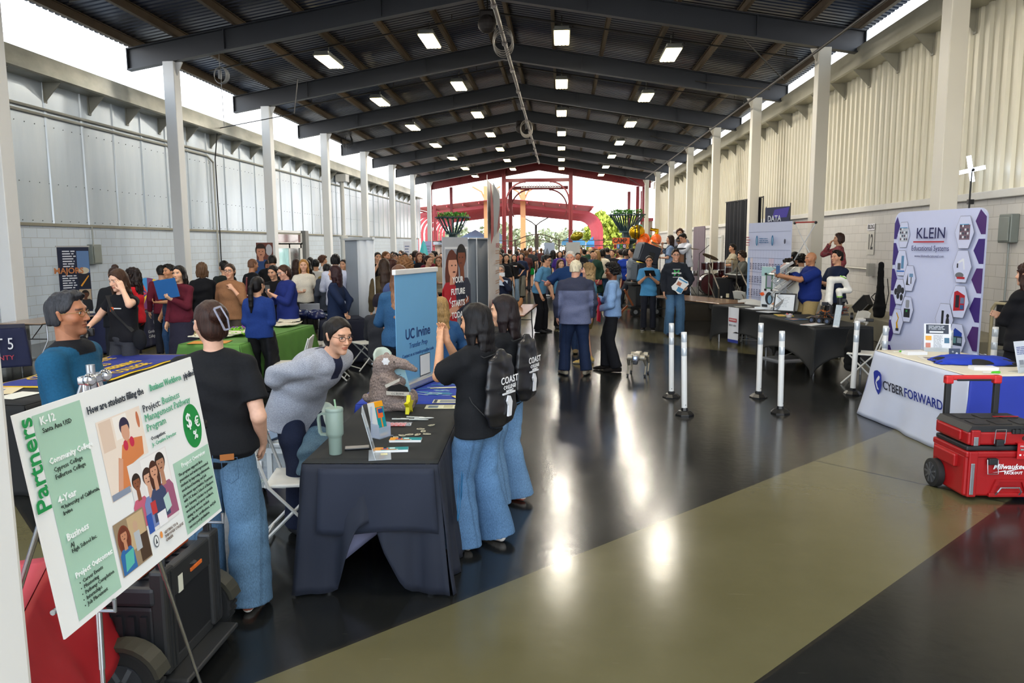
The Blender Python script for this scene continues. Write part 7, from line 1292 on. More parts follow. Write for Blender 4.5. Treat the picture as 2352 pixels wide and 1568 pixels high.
for k_ in range(6):
 zt_, zb_ = H_-.02-.39*k_, H_-.37-.39*k_
 p.poly('#3a2472' if k_ % 2 else '#4a2a6c', [(W_-.0, zt_ if k_ else zt_-.1), (W_-.10, zt_), (W_-.17, (zt_+zb_)/2+.02), (W_-.07, zb_+.02), (W_, zb_+.02)]); zt_ -= .05; zb_ -= .05
 p.poly('#3a2a78', [(0, zt_-(.1 if k_ == 0 else 0)), (.05, zt_), (.12, (zt_+zb_)/2+.02), (.05, zb_+.02), (0, zb_+.02)])
hx = [(.2, 2.10, 0), (.2, 1.68, 1), (.38, 1.46, 2), (.2, 1.25, 3), (.38, 1.0, 4), (.2, .80, 5), (W_-.3, 2.12, 6), (W_-.29, 1.66, 7), (W_-.29, 1.18, 8), (W_-.52, .92, 9), (W_-.29, .66, 10)]
for (cx, cz, k_) in hx:
 rx, rz = (.125, .19) if cx < W_/2 else (.16, .22); p.poly('#5a5f70', hexa(cx, cz, rx, rz)); p.poly('#c9d0ee', hexa(cx, cz, rx-.004, rz-.005))
 if k_ in (0, 6): p.rect('#b8c0d0' if k_ == 0 else '#7a6472', cx-.08, cx+.09, cz-.1, cz+.1); [p.rect(['#5a4a5c', '#dfe4ee', '#3a4a5c'][i % 3], cx-.07+.04*(i % 4), cx-.045+.04*(i % 4), cz-.08+.05*(i//4), cz-.05+.05*(i//4)) for i in range(14)]; p.rect('#4a9ac8', cx-.07, cx+.08, cz+.1, cz+.11)
 elif k_ == 1: p.rect('#5a88b0', cx, cx+.05, cz-.08, cz+.11).rect('#4a5060', cx-.07, cx-.01, cz-.1, cz+.0).rect('#2a6ac0', cx-.08, cx+.07, cz-.13, cz-.11)
 elif k_ == 2: p.poly('#23262c', [(cx-.06, cz-.1), (cx-.03, cz+.08), (cx-.02, cz-.08), (cx+.03, cz-.1)]).rect('#6a90b8', cx+.0, cx+.07, cz+.02, cz+.07).rect('#2c2c30', cx+.03, cx+.045, cz-.08, cz+.02)
 elif k_ == 3: [p.poly('#23252b', el(cx+a, cz+b_, .03, .05)) for a, b_ in ((-.07, 0), (-.02, -.06), (.05, -.08), (.07, .02))]; p.poly('#33363e', el(cx, cz+.04, .05, .07))
 elif k_ == 4: p.rect('#25282e', cx-.06, cx+.06, cz-.12, cz+.01).poly('#8f949e', rrect(cx-.03, cx+.04, cz+.02, cz+.14, .02)).rect('#3aa04a', cx-.02, cx+.01, cz-.04, cz-.01)
 elif k_ == 5: p.poly('#c99a1e', [(cx-.01, cz-.1), (cx-.02, cz-.02), (cx+.015, cz+.05), (cx-.025, cz+.13), (cx-.01, cz+.14), (cx+.035, cz+.06), (cx+.01, cz-.02), (cx+.03, cz-.1)]).rect('#2b2f3a', cx-.02, cx+.04, cz-.14, cz-.1)
 elif k_ == 7: p.poly('#dfe4f0', [(cx-.07, cz+.06), (cx+.01, cz+.11), (cx+.03, cz+.1), (cx+.05, cz-.04), (cx+.03, cz-.04), (cx+.01, cz+.07), (cx-.06, cz+.04)]).poly('#6c7076', el(cx-.03, cz-.12, .07, .04)).rect('#b02430', cx-.07, cx+.06, cz-.17, cz-.14).rect('#23262c', cx-.08, cx-.06, cz-.02, cz+.04)
 elif k_ == 8: p.poly('#b01c28', [(cx-.09, cz-.13), (cx+.09, cz-.11), (cx+.09, cz+.09), (cx-.04, cz+.15), (cx-.09, cz+.13)]).rect('#20242e', cx-.06, cx+.0, cz-.08, cz+.09).rect('#6a7a9a', cx+.02, cx+.08, cz-.02, cz+.06).rect('#3a5a8c', cx+.02, cx+.08, cz-.1, cz-.04)
 elif k_ == 9: p.rect('#25282e', cx-.05, cx-.01, cz-.17, cz+.12).poly('#2b2e35', el(cx+.06, cz-.04, .03, .08)).poly('#22252b', el(cx+.06, cz+.05, .025, .03))
 else: p.poly('#1c3fa0', [(cx-.08, cz+.08), (cx-.03, cz+.16), (cx+.09, cz+.1), (cx+.09, cz+.05), (cx-.08, cz+.04)]).rect('#2a3a4c', cx-.1, cx+.1, cz-.08, cz+.05).rect('#5a8a8c', cx-.09, cx+.0, cz-.05, cz+.03).rect('#8a9aac', cx+.02, cx+.09, cz-.04, cz+.03)
p.rect('#b0202c', .46, 1.02, 1.985, 2.005); p.build(r)
TX('KLEIN', r, .74, 2.11, .22, '#161a52', y=-.055, sx=.92, bold=.001); TX('Educational Systems', r, .74, 1.90, .105, '#1c2466', y=-.055, sx=.80); TX('www.kleineducational.com', r, .735, 1.79, .055, '#2a3068', y=-.055, sx=.9)
# ---------------------------------------------------------------- RIGHT BOOTH GOODS
# white robot arm
d = onB(.5, .44); r = thing('jointed_robot', 'white robot arm with green rings on the robot car table', 'robot', (4.22, 12.05, .746)); wm, gm = M('#dcdcd6', .3, var=.02), M('#6fae1e', .35)
A = lambda px, py, Y=12.05: D(px, py, Y)-Vector((4.22, 12.05, .746))
F = Field(V3(-.35, -.15, -.02), V3(.35, .15, .95), .012)
F.cone(A(1903, 692), A(1908, 643), .058, .055, k=.01).cone(A(1908, 643), A(1934, 642), .055, .052, k=.02).cone(A(1937, 641), A(1949, 664), .052, .045, k=.02).cone(A(1951, 667), A(1926, 668), .045, .04, k=.02).cone(A(1927, 668), A(1928, 680), .05, .042, k=.01).cone(A(1903, 692), A(1905, 697), .06, .05, k=.02)
link('arm_shell', mkmesh('arm', [F.net()], MA('gloss'), '#dedcd4'), r)
for a_, b_ in ((A(1930, 633.5), A(1944, 641)), (A(1922, 681), A(1935, 681))):
 c_ = (Vector(a_)+Vector(b_))/2; dr = (Vector(b_)-Vector(a_)).normalized(); n_ = dr.cross(Vector((0, 1, 0))).normalized(); b = MB(); b.tube([c_-n_*.008, c_+n_*.008], .056 if a_.z > .5 else .047, 20); b.build('green_ring', gm, r, True)
b = MB(); b.tube([A(1928, 683), A(1929, 699)], .038, 14).lathe([(.09, 0), (.09, .05), (.06, .06), (.06, .13)], 16, (.03, 0, 0)); b.build('arm_base', M('#1d2026', .4), r, True)
b = MB(); b.tube([A(1906, 697), (A(1906, 697).x, 0, 0)], .045, 12); b.build('arm_stand', M('#1a1b1e', .5), r)
# small robot cars
def rcar(lab, px, py, rz0, sd):
 p_ = G(px, py, .75); r = thing('robot_car', lab, 'robot', (p_.x, p_.y, .749), rz0, 'small wheeled robot cars on the black table'); rr = random.Random(sd)
 for x in (-.1, .1):
  for y in (-.13, 0, .13): b = MB(); b.tube([(x*1.25-.02, y, .05), (x*1.25+.02, y, .05)], .05, 14); o = b.build('wheel', M('#17181a', .6), r, True); b = MB(); b.tube([(x*1.25-.023, y, .05), (x*1.25+.023, y, .05)], .028, 10); b.build('wheel_rim', M('#6a7a9a', .3, .6), o, True)
 b = MB(); b.box(-.08, .08, -.16, .16, .07, .085).box(-.07, .07, -.12, .12, .13, .14).box(-.05, .05, -.08, .06, .15, .18, .005); b.build('chassis', M('#202327', .4), r)
 b = MB()
 for i in range(9): b.tube([(rr.uniform(-.07, .07), rr.uniform(-.12, .12), .09), (rr.uniform(-.09, .09), rr.uniform(-.12, .12), .21), (rr.uniform(-.07, .07), rr.uniform(-.12, .12), .14)], .003, 4)
 b.build('wires', M(['#b0362c', '#c8702c'][sd % 2], .5), r); b = MB(); b.tube([(0, .05, .14), (.0, .06, .26), (.03, -.03, .31), (.05, -.1, .26)], .012, 6).box(-.03, .03, -.04, .04, .28, .33, .004); b.build('gripper_arm', M('#2a2d33', .4), r)
rcar('black six-wheeled robot car with orange wires, left of the white card', 1893, 742, 40, 1); rcar('black six-wheeled robot car right of the white card', 1937, 732, -20, 2)
p_ = G(1920, 751, .75); r = thing('info_card', 'tall narrow printed card leaning in front of the robot cars', 'card', p_, 35); b = MB(); b.box(-.02, .02, -.04, .04, 0, .02); b.build('card_foot', M('#e4e4e4', .4), r); b = MB(); b.box(-.005, .005, -.05, .05, .01, .33); b.build('card_sheet', M('#b9c6d0', .4, var=.3, vs=30), r, rot=(0, radians(10), 0))
for k_, (px, py, w_, l_, c, lab) in enumerate(((1800, 724, .26, .3, '#d8c83a', 'yellow edged catalogue at the far end of the robot car table'), (1830, 733, .3, .22, '#4a6a8c', 'blue and orange catalogue on the robot car table'), (1868, 745, .4, .2, '#dcdcdc', 'white printed sheets at the near corner of the robot car table'), (1872, 728, .4, .2, '#8f8a70', 'olive brochure in the middle of the robot car table'))): p_ = G(px, py, .75); paper(lab, p_.x, p_.y, .749, w_, l_, 20*k_, c, t=.006, marks=(('#c8782c', .1, .5, .2, .8), ('#2a3a5a', .55, .9, .3, .9)) if k_ != 2 else (('#b4563a', .05, .9, .8, .9),), group=None)
p_ = G(1812, 729, .75); r = thing('candy_dish', 'clear dish of red and white wrapped sweets on the robot car table', 'dish', p_); b = MB(); b.lathe([(.04, 0), (.06, .06), (.058, .06), (.038, .004)], 16); b.build('dish_bowl', M('#dfe4e8', .08, alpha=.4), r, True); b = MB(); rr = random.Random(2)
for i in range(18): b.mat(M(['#c83a3a', '#ece4e0'][i % 2], .4)); a = rr.random()*6.28; q = rr.random()*.04; b.ball((q*cos(a), q*sin(a), .02+.045*rr.random()), .012, 4)
b.build('sweets', parent=r)
p_ = G(1975, 741, .75); r = thing('white_motor', 'short white cylinder part lying at the right of the robot car table', 'part', p_, 20); b = MB(); b.tube([(-.07, 0, .04), (.05, 0, .04)], .038, 16).tube([(.05, 0, .04), (.09, 0, .04)], .025, 12); b.build('motor_body', M('#d4d2cc', .4), r, True)
p_ = G(1992, 738, .75); r = thing('battery_pack', 'black battery pack lying at the right end of the robot car table', 'battery', p_, -20); b = MB(); b.box(-.09, .09, -.05, .05, 0, .05, .01); b.build('battery_body', M('#1b1c1f', .5), r)
# training board, zigzag stand, framed page
pL, pR = D(1750, 640, 14.75), D(1806, 640, 14.2); r, W_, H_ = board('training_board', 'white engineering training board with a green tablet and an orange beacon', 'display', pL, pR, .748, 1.55, '#eee')
b = MB(); b.box(0, W_, -.01, .02, .0, H_, .004).box(0, W_, -.16, .1, 0, .03); b.build('board_panel', M('#dbe3ea', .4), r); p = Print(-.011); p.rect('#a8cdd0', 0, W_*.62, .62, H_-.01).rect('#5a7f6c', W_*.18, W_*.48, .38, .66).rect('#a9a8c0', W_*.24, W_*.42, .41, .63).poly('#2a2e36', el(W_*.35, .2, W_*.16, .12)).poly('#8fb0c8', el(W_*.38, .18, W_*.08, .08)).lines('#8a96a2', W_*.55, W_*.9, .4, .68, 9, seed=4, fill=.3).rect('#b9d0d8', W_*.6, W_*.95, .05, .3).lines('#6a7884', W_*.62, W_*.9, .06, .28, 6).rect('#24282e', W_*.06, W_*.3, -.0+.03, .08).rect('#c02a30', W_*.93, W_*.96, .66, .72); p.build(r)
b = MB(); b.prism([(W_*.0, .28), (W_*.1, .31), (W_*.16, .27), (W_*.1, .24)], -.05, -.012); b.build('orange_beacon', M('#e2581c', .4), r)
for x, z in ((.2, .66), (.47, .66), (.2, .36), (.47, .36)): b = MB(); b.box(W_*x-.02, W_*x+.02, -.035, -.012, z-.02, z+.02, .004); b.build('mounting_clip', M('#1d1f23', .5), r)
pL, pR = D(1806, 640, 14.2), D(1836, 640, 14.0); r, W_, H_ = board('control_box', 'cream control cabinet with a dark display beside the training board', 'display', pL, pR, .748, 1.55, '#eee'); b = MB(); b.box(0.01, W_, -.0, .3, 0, H_, .008); b.build('cabinet_body', M('#d9d7cc', .4), r); b = MB(); b.box(W_*.2, W_*.85, -.012, .0, .58, .7, .004); b.build('cabinet_display', M('#141518', .25), r)
p_ = onA(.5, .16); r = thing('zigzag_stand', 'aluminium zigzag brochure stand with tilted magazine trays on the farther black table', 'stand', (p_.x, p_.y, .748), 8); al = M('#c3c5c8', .3, .7)
for k_, y in enumerate((-.13, .13)):
 for s in (-1, 1):
  b = MB(); z0, h_ = .03, .26
  for i in range(3): b.tube([(s*.16*(-1)**i, y, z0+h_*i), (-s*.16*(-1)**i, y, z0+h_*(i+1))], .0, flat=(.02, .01))
  b.build('stand_bar', al, r)
for k_, (x, z, a) in enumerate(((-.05, .78, 38), (.02, .50, 38), (-.02, .2, 38))):
 b = MB(); b.box(-.2, .2, -.15, .15, -.008, 0, .002).box(-.2, .2, -.16, -.15, -.01, .04); o = b.build('tray', al, r, loc=(x, 0, z), rot=(0, radians(-a), 0)) if k_ else b.build('tray', al, r, loc=(x, 0, z), rot=(0, radians(-32), 0))
 for j, yy in enumerate((-.07, .07)): q = thing('magazine', ('magazine with '+['blue and yellow', 'dark red', 'pale grey', 'white', 'green and grey', 'orange'][k_*2+j]+' cover on the '+['top', 'middle', 'bottom'][k_]+' tray of the zigzag stand'), 'magazine'); mm_ = Matrix.LocRotScale(r.location, r.rotation_euler, None)@Matrix.Translation((x, 0, z))@Matrix.Rotation(radians(-32 if k_ == 0 else -a), 4, 'Y')@Matrix.Translation((0, yy, .004)); q.matrix_world = mm_; b = MB(); b.box(-.15, .15, -.06, .06, 0, .008); b.build('magazine_pages', M('#e0e0dc', .5), q); b = MB(); b.box(-.15, .15, -.06, .06, .008, .009); b.build('magazine_cover', M(['#4a6a94', '#7a2a2c', '#b8bcc0', '#d8dade', '#6a7a5c', '#c8762c'][k_*2+j], .3, var=.5, vs=25), q)
p_ = G(1800, 716, .75); r = thing('framed_page', 'black picture frame holding a white certificate page on the farther black table', 'frame', p_, -38); b = MB(); b.box(-.2, .2, -.008, .008, 0, .34, .003); b.build('frame_border', M('#16171a', .4), r, rot=(-.2, 0, 0)); b = MB(); b.box(-.175, .175, -.010, -.007, .025, .315); b.build('page', M('#dfe6ee', .3), r, rot=(-.2, 0, 0))
p = Print(-.011); p.lines('#8a94a4', -.12, .1, .08, .28, 7, fill=.2); o = p.build(r); o.rotation_euler = (-.2, 0, 0)
for k_, (px, py, c, lab) in enumerate(((1700, 704, '#8a8c84', 'grey leaflets at the far end of the farther black table'), (1730, 709, '#d8dade', 'white leaflets in the middle of the farther black table'), (1758, 716, '#c8ccd4', 'pale leaflets at the near corner of the farther black table'))): p_ = G(px, py, .75); paper(lab, p_.x+.05, p_.y, .749, .3, .3, 15*k_, c, group=None, t=.004)
p_ = G(1800, 830, 0); r = thing('zigzag_stand', 'folded aluminium brochure stand lying under the robot car table', 'stand', (p_.x+.1, p_.y+.3, 0), 20); b = MB()
for i in range(3): b.tube([(-.25, -.1+.1*i, .03+.22*i), (.15, -.1+.1*i, .14+.22*i)], 0, flat=(.02, .01)).tube([(.15, -.1+.1*i, .14+.22*i), (-.25, -.1+.1*i, .25+.22*i)], 0, flat=(.02, .01))
b.box(-.3, .3, -.25, .2, 0, .03); b.build('stand_bar', al, r); r = thing('magazine', 'yellow magazine on the stand under the robot car table', 'magazine', (p_.x, p_.y+.25, .36), 15); b = MB(); b.box(-.12, .12, -.1, .1, 0, .01); b.build('magazine_cover', M('#d8c020', .4), r, rot=(.4, .3, 0))
# chart banner and pop-up frame
r, W_, H_ = board('chart_banner', 'white banner printed with a large table of text and ovals', 'banner', D(1718, 600, 17.0), D(1816, 600, 15.4), 0, 2.42, '#dde'); rollbase(r, W_)
b = MB(); b.box(0, W_, -.006, .006, .06, H_); b.build('banner_sheet', M('#c3cbe8', .55, var=.02), r); p = Print(-.007); p.rect('#8fb4e4', 0, .09, .1, H_-.75).rect('#d8cdd4', .12, .22, .1, H_-.75).rect('#d4c4d8', W_*.52, W_*.64, .95, H_-.75)
for z in (H_-.2, H_-.58, H_-.75, H_-1.05, H_-1.32, H_-1.6, H_-1.88): p.rect('#7a86a8', .02, W_-.02, z, z+.006)
for i in range(14): p.rect('#9aa4c4', .1+.135*i*W_/2, .103+.135*i*W_/2, .1, H_-.58)
for zz in range(5): [p.lines('#4a527a', .13+.135*i*W_/2, .2+.135*i*W_/2, H_-1.0-.28*zz, H_-.85-.28*zz, 4, seed=i+zz) for i in range(13)]
for cx in (W_*.28, W_*.65): p.poly('#2a6a9c', el(cx, H_-.38, .045, .11)).poly('#7aa8c8', el(cx, H_-.38, .02, .07))
p.lines('#3a6a9c', W_*.34, W_*.6, H_-.44, H_-.32, 3, seed=2); p.lines('#b06a7a', .03, .2, H_-.5, H_-.28, 4, seed=9).poly('#2a2e4a', el(W_*.93, H_-.4, .03, .05)); p.build(r)
r = thing('popup_frame', 'white collapsible pop-up frame with crossed struts behind the bald man', 'frame', D(1822, 600, 15.9).xy.to_3d(), -55); b = MB(); wm_ = M('#d6dade', .35)
for (a, c) in (((0, 0, 2.38), (.5, 0, 1.6)), ((.5, 0, 2.38), (0, 0, 1.6)), ((0, 0, 1.6), (.5, 0, .8)), ((.5, 0, 1.6), (0, 0, .8)), ((0, 0, .8), (.5, 0, 0)), ((.5, 0, .8), (0, 0, 0))): b.tube([a, c], .011, 6)
b.build('crossed_strut', wm_, r); b = MB(); b.tube([(-.02, 0, 2.4), (.52, 0, 2.4)], .016, 6); b.build('top_bar', M('#a83a34', .4), r)
for q in (0, .5): b = MB(); b.ball((q, 0, 2.39), .03, 6).ball((q, 0, 1.6), .03, 6); b.build('joint', M('#2a2c30', .5), r)
r, W_, H_ = board('purple_banner', 'dark banner with purple print showing above the white chart banner', 'banner', D(1754, 600, 19.5), D(1809, 600, 18.6), 0, 2.86, '#223'); b = MB(); b.box(0, W_, -.005, .005, .1, H_); b.build('banner_sheet', M('#1c2448', .6), r); p = Print(-.006); p.poly('#3a2a9c', [(W_*.3, 2.6), (W_*.9, 2.6), (W_, H_-.02), (W_*.4, H_-.06)]); p.build(r); TX('DATA', r, W_*.4, 2.58, .2, '#c9d0dc', y=-.012, bold=.004); b = MB(); b.tube([(0, .02, 0), (0, .02, H_+.03)], .012, 6).tube([(W_, .02, 0), (W_, .02, H_+.08)], .012, 6).box(-.1, .1, -.1, .2, 0, .02).box(W_-.1, W_+.1, -.1, .2, 0, .02); b.build('banner_pole', M('#3a3c40', .4), r)
# guitar case and road case on the ledge, light stand, cart at right edge
r = thing('guitar_case', 'black soft guitar bag leaning on the right wall', 'case', (6.55, 15.9, .452), -80); F = Field(V3(-.26, -.12, -.02), V3(.26, .16, 1.2), .016); F.loft([(V3(0, 0, .05), .17, .07), (V3(0, .01, .2), .2, .08), (V3(0, .03, .42), .13, .07), (V3(0, .05, .62), .09, .06), (V3(0, .09, 1.1), .065, .05)], (1, 0, 0), k=.02, flat=(0, 0)); F.warp(folds(.005, 4)); link('case_body', mkmesh('gc', [F.net()], MA('cloth'), '#121316'), r, rot=(0, radians(-9), 0)); b = MB(); b.tube([(-.05, -.08, .5), (-.09, -.14, .42), (-.05, -.1, .34)], .012, 6).tube([(.05, .1, .8), (.12, .1, .5), (.1, .05, .15)], .01, 5); b.build('case_strap', M('#1d1e20', .6), r)
r = thing('road_case', 'black and silver equipment case leaning beside the guitar bag', 'case', (6.6, 16.9, .6), -75); b = MB(); b.box(-.24, .24, -.07, .07, -.12, .14, .006); b.build('case_body', M('#17181b', .5), r, rot=(0, radians(-38), 0)); b = MB(); [b.box(-.245, .245, y-.008, y+.008, z-.008, z+.008) for y in (-.07, .07) for z in (-.12, .14)]; b.build('metal_edge', M('#b0b4b8', .3, .8), r, rot=(0, radians(-38), 0))
d = D(2232, 390, 13.4); r = thing('light_stand', 'tall black light stand with a cross-shaped glowing panel above the hexagon banner', 'light', (d.x, 13.4, 0), 0); b = MB(); b.tube([(0, 0, 0), (0, 0, 2.3)], .022, 8).tube([(0, 0, 2.2), (0, 0, d.z)], .015, 8).box(-.03, .06, -.03, .03, 2.62, 2.7); b.build('stand_pole', M('#16171a', .4), r, True)
for a in (0, 120, 240): b = MB(); b.xf(rz=a).tube([(0, 0, .5), (.45, 0, .01)], .012, 6); b.build('leg', M('#16171a', .4), r)
b = MB(); b.box(-.26, .22, -.01, .01, -.035, .03).box(-.05, .02, -.01, .01, -.2, .24); b.build('light_panel', M((.75, .85, 1.), .4, emit=3, var=0), r, loc=(0, 0, d.z), rot=(0, radians(-12), 0)); b = MB(); b.ball((.02, .03, d.z), .05, 6); b.build('light_mount', M('#1b1c20', .4), r)
r = thing('hand_truck', 'cream tubular hand truck with bins behind the woman at the right edge', 'cart', (5.85, 10.2, 0), -70); b = MB(); b.tube([(-.25, 0, .1), (-.25, 0, 1.1), (-.2, 0, 1.18), (.2, 0, 1.18), (.25, 0, 1.1), (.25, 0, .1)], .022, 8); b.build('cart_frame', M('#a79a78', .4), r, True); b = MB(); b.box(-.24, .24, .05, .5, .05, .55, .03); b.build('grey_bin', M('#4d4f50', .6), r); b = MB(); b.box(-.3, .3, .1, .6, .6, 1.2, .04); b.build('black_bin', M('#1a1b1d', .6), r)
# robot dog
r = thing('robot_dog', 'small silver four-legged robot standing on the floor', 'robot', (1.17, 11.45, 0), 165); sv, dk_ = M('#a09a8c', .35, .5, var=.1), M('#222429', .4)
b = MB(); b.box(-.07, .07, -.19, .17, .25, .33, .03).box(-.05, .05, -.14, .1, .32, .355, .015); b.build('torso', sv, r, True)
b = MB(); b.box(-.045, .045, .16, .26, .24, .33, .02); b.build('head', M('#7d7f86', .35, .4), r, True); b = MB(); b.ball((0, .262, .3), .018, 8); b.build('lens', M((.15, .35, 1.), .3, emit=4, var=0), r, True); b = MB(); b.box(-.035, .035, .2, .262, .2, .245, .01); b.build('muzzle', dk_, r)
for s in (-1, 1):
 for y in (-.17, .14):
  b = MB(); b.tube([(s*.06, y, .29), (s*.13, y, .29)], .045, 12); o = b.build('hip_motor', sv, r, True); b = MB(); b.tube([(s*.12, y, .28), (s*.13, y-.09, .16)], [.03, .02], 8); b.build('thigh', sv, o, True); b = MB(); b.tube([(s*.13, y-.09, .16), (s*.13, y+.0, .02)], [.016, .011], 8); b.build('shank', sv, o, True); b = MB(); b.ball((s*.13, y+.0, .02), .02, 8); b.build('foot', dk_, o, True)
# things held in hands
q = grip('folder', 'L', .08, .03); r = thing('blue_folder', 'blue folder held up by the woman in the plaid skirt', 'folder', q, -8); b = MB(); b.box(-.16, .2, -.006, .006, -.04, .24, .002); b.build('folder_cover', M('#1a5c9c', .5), r, rot=(radians(8), radians(-8), 0))
q = grip('photog', 'R', .08, .04); r = thing('camera', 'black camera with long lens in the hand of the young photographer', 'camera', q, 20); b = MB(); b.box(-.07, .07, -.035, .035, -.045, .045, .01).box(-.025, .025, -.03, .03, .045, .07, .01); b.build('camera_body', M('#131417', .45), r); b = MB(); b.tube([(0, -.03, 0), (0, -.12, -.03), (0, -.2, -.06)], [.034, .036, .045], 16); b.build('lens', M('#16171a', .35), r, True)
i_ = PI_['photog']; b = MB(); b.tube([wp('photog', i_['sh']+V3(.13, .08, .05)), wp('photog', i_['ch']+V3(.0, .15, 0)), wp('photog', i_['wst']+V3(-.17, .06, -.05))], 0, flat=(.045, .004)); F = Field(V3(-.1, -.07, -.14), V3(.1, .07, .12), .012); F.ell((0, 0, 0), (.08, .05, .12), k=0); bg_ = thing('shoulder_bag', 'black cross-body bag worn by the young photographer', 'bag', wp('photog', i_['Pv']+V3(-.25, .05, -.0))); link('bag_body', mkmesh('bag', [F.net()], MA('cloth'), '#15161a'), bg_); b.X = Matrix.Identity(4); b.v = [tuple(Vector(v_)-bg_.location) for v_ in b.v]; b.build('bag_strap', M('#141518', .7), bg_)
q = grip('bpolo', 'R', .09, .04); r = thing('tablet', 'dark tablet held by the man in bright blue polo', 'tablet', q+Vector((.06, 0, .02)), 15); b = MB(); b.box(-.12, .12, -.004, .004, -.07, .09, .002); b.build('tablet_body', M('#15161a', .3), r, rot=(radians(-40), 0, 0))
q = grip('tall', 'R', .11, .03); r = thing('phone', 'pink phone in the outstretched hand of the tall white-haired man', 'phone', q+Vector((0, 0, .03)), 20); b = MB(); b.box(-.075, .075, -.036, .036, -.004, .004, .003); b.build('phone_body', M('#d8706a', .4), r, rot=(0, radians(20), 0))
q = grip('bald', 'L', .09, .03); r = thing('phone', 'phone held upright by the bald man in blue', 'phone', q+Vector((-.03, 0, .09)), 10); b = MB(); b.box(-.037, .037, -.004, .004, -.075, .075, .003); b.build('phone_body', M('#3a5a8c', .3), r)
q = grip('photo', 'R', .09, .03); r = thing('phone', 'white phone held sideways by the woman taking a photo', 'phone', q+Vector((.09, 0, .04)), 0); b = MB(); b.box(-.085, .085, -.005, .005, -.04, .04, .003); b.build('phone_body', M('#c9cdd2', .4), r); q = grip('photo', 'L', .05, .03); r = thing('leaflet', 'white leaflet held by the woman taking a photo', 'leaflet', q+Vector((.02, -.02, -.09)), 5); b = MB(); b.box(-.12, .12, -.002, .002, -.06, .06); b.build('sheet', M('#b9cbe0', .5), r, rot=(.2, .15, 0))
r = thing('straw_hat', 'brown woven half-round bag hanging from the arm of the woman taking a photo', 'bag', wp('photo', PI_['photo']['wst']+V3(-.30, .14, -.08))); b = MB(); b.tube([(.13*cos(a), 0, .13*sin(a)-.02) for a in np.linspace(.3, -pi-.3, 18)], [.03+.03*sin(pi*i/17) for i in range(18)], 10); b.build('woven_body', M('#a06f42', .8, bump=.5, bs=60), r, True); r.name = 'woven_bag'
q = grip('hoodie', 'L', .08, .03); r = thing('leaflets', 'white and blue leaflets held by the young man in the hoodie', 'leaflets', q+Vector((-.10, -.04, .08)), -4); b = MB()
for i in range(3): b.mat(M(['#e2e6ea', '#dce4ea', '#e6e8ea'][i], .4)); b.xf((0, -.004*i, 0), ry=28+9*i).box(-.11, .11, -.001, .001, -.15, .15)
b.mat(M('#2f86b8', .4)); b.xf((0, -.016, -.02), ry=28).box(-.03, .09, -.001, .001, -.12, -.02).box(-.1, .1, -.001, .001, .12, .15); b.mat(M('#b06a4a', .4)).box(-.09, -.0, -.001, .001, .0, .08); b.build('sheet', parent=r)
q = wp('bshirt', PI_['bshirt']['wst']+V3(-.12, .20, -.02)); r = thing('red_folder', 'red folder held against the body of the man in light blue shirt', 'folder', q, 75); b = MB(); b.box(-.12, .12, -.006, .006, -.24, .12, .002); b.build('folder_cover', M('#b8142c', .45), r, rot=(0, radians(12), 0))
q = grip('bluecard', 'R', .09, .03); r = thing('phone', 'dark phone in the hands of the woman in the royal blue cardigan', 'phone', q+Vector((.0, 0, .03)), 30); b = MB(); b.box(-.037, .037, -.004, .004, -.075, .075, .003); b.build('phone_body', M('#1a1d28', .3), r, rot=(-.6, 0, 0))
q = wp('tan', PI_['tan']['wst']+V3(-.24, .0, .05)); r = thing('shoulder_bag', 'dark red leather bag on the shoulder of the woman in the tan sweater', 'bag', q, 20); F = Field(V3(-.09, -.14, -.17), V3(.09, .14, .17), .014); F.loft([(V3(0, 0, -.14), .05, .12), (V3(0, 0, .1), .03, .1)], (1, 0, 0), k=.01); link('bag_body', mkmesh('bag', [F.net()], MA('gloss'), '#5a1a1e'), r); b = MB(); b.tube([(0, -.08, .1), (.02, -.05, .38), (.02, .05, .38), (0, .08, .1)], .01, 6); b.build('bag_strap', M('#5a1a1e', .5), r)
r = thing('red_cloth_bag', 'bright red cloth bag hanging low in the hand of the woman in the tan sweater', 'bag', wp('tan', PI_['tan']['J']['R'][2]+V3(.02, .03, -.3))); F = Field(V3(-.12, -.06, -.22), V3(.12, .06, .24), .016); F.loft([(V3(0, 0, -.18), .1, .03), (V3(0, 0, .05), .07, .03), (V3(0, 0, .2), .02, .015)], (1, 0, 0), k=.01); F.warp(folds(.008, 3, 1.3)); link('bag_body', mkmesh('bag', [F.net()], MA('cloth'), '#c01c20'), r)
r = thing('navy_cloth_bag', 'navy drawstring bag hanging behind the woman in the dark navy jacket', 'bag', (D(785, 700, 12.0).x, 12.08, .72)); F = Field(V3(-.14, -.08, -.36), V3(.14, .08, .36), .016); F.loft([(V3(.02, 0, -.32), .12, .05), (V3(0, 0, 0), .09, .05), (V3(-.01, 0, .3), .03, .03)], (1, 0, 0), k=.01); F.warp(folds(.01, 13, 1.2)); link('bag_body', mkmesh('bag', [F.net()], MA('cloth'), '#141d3c'), r)
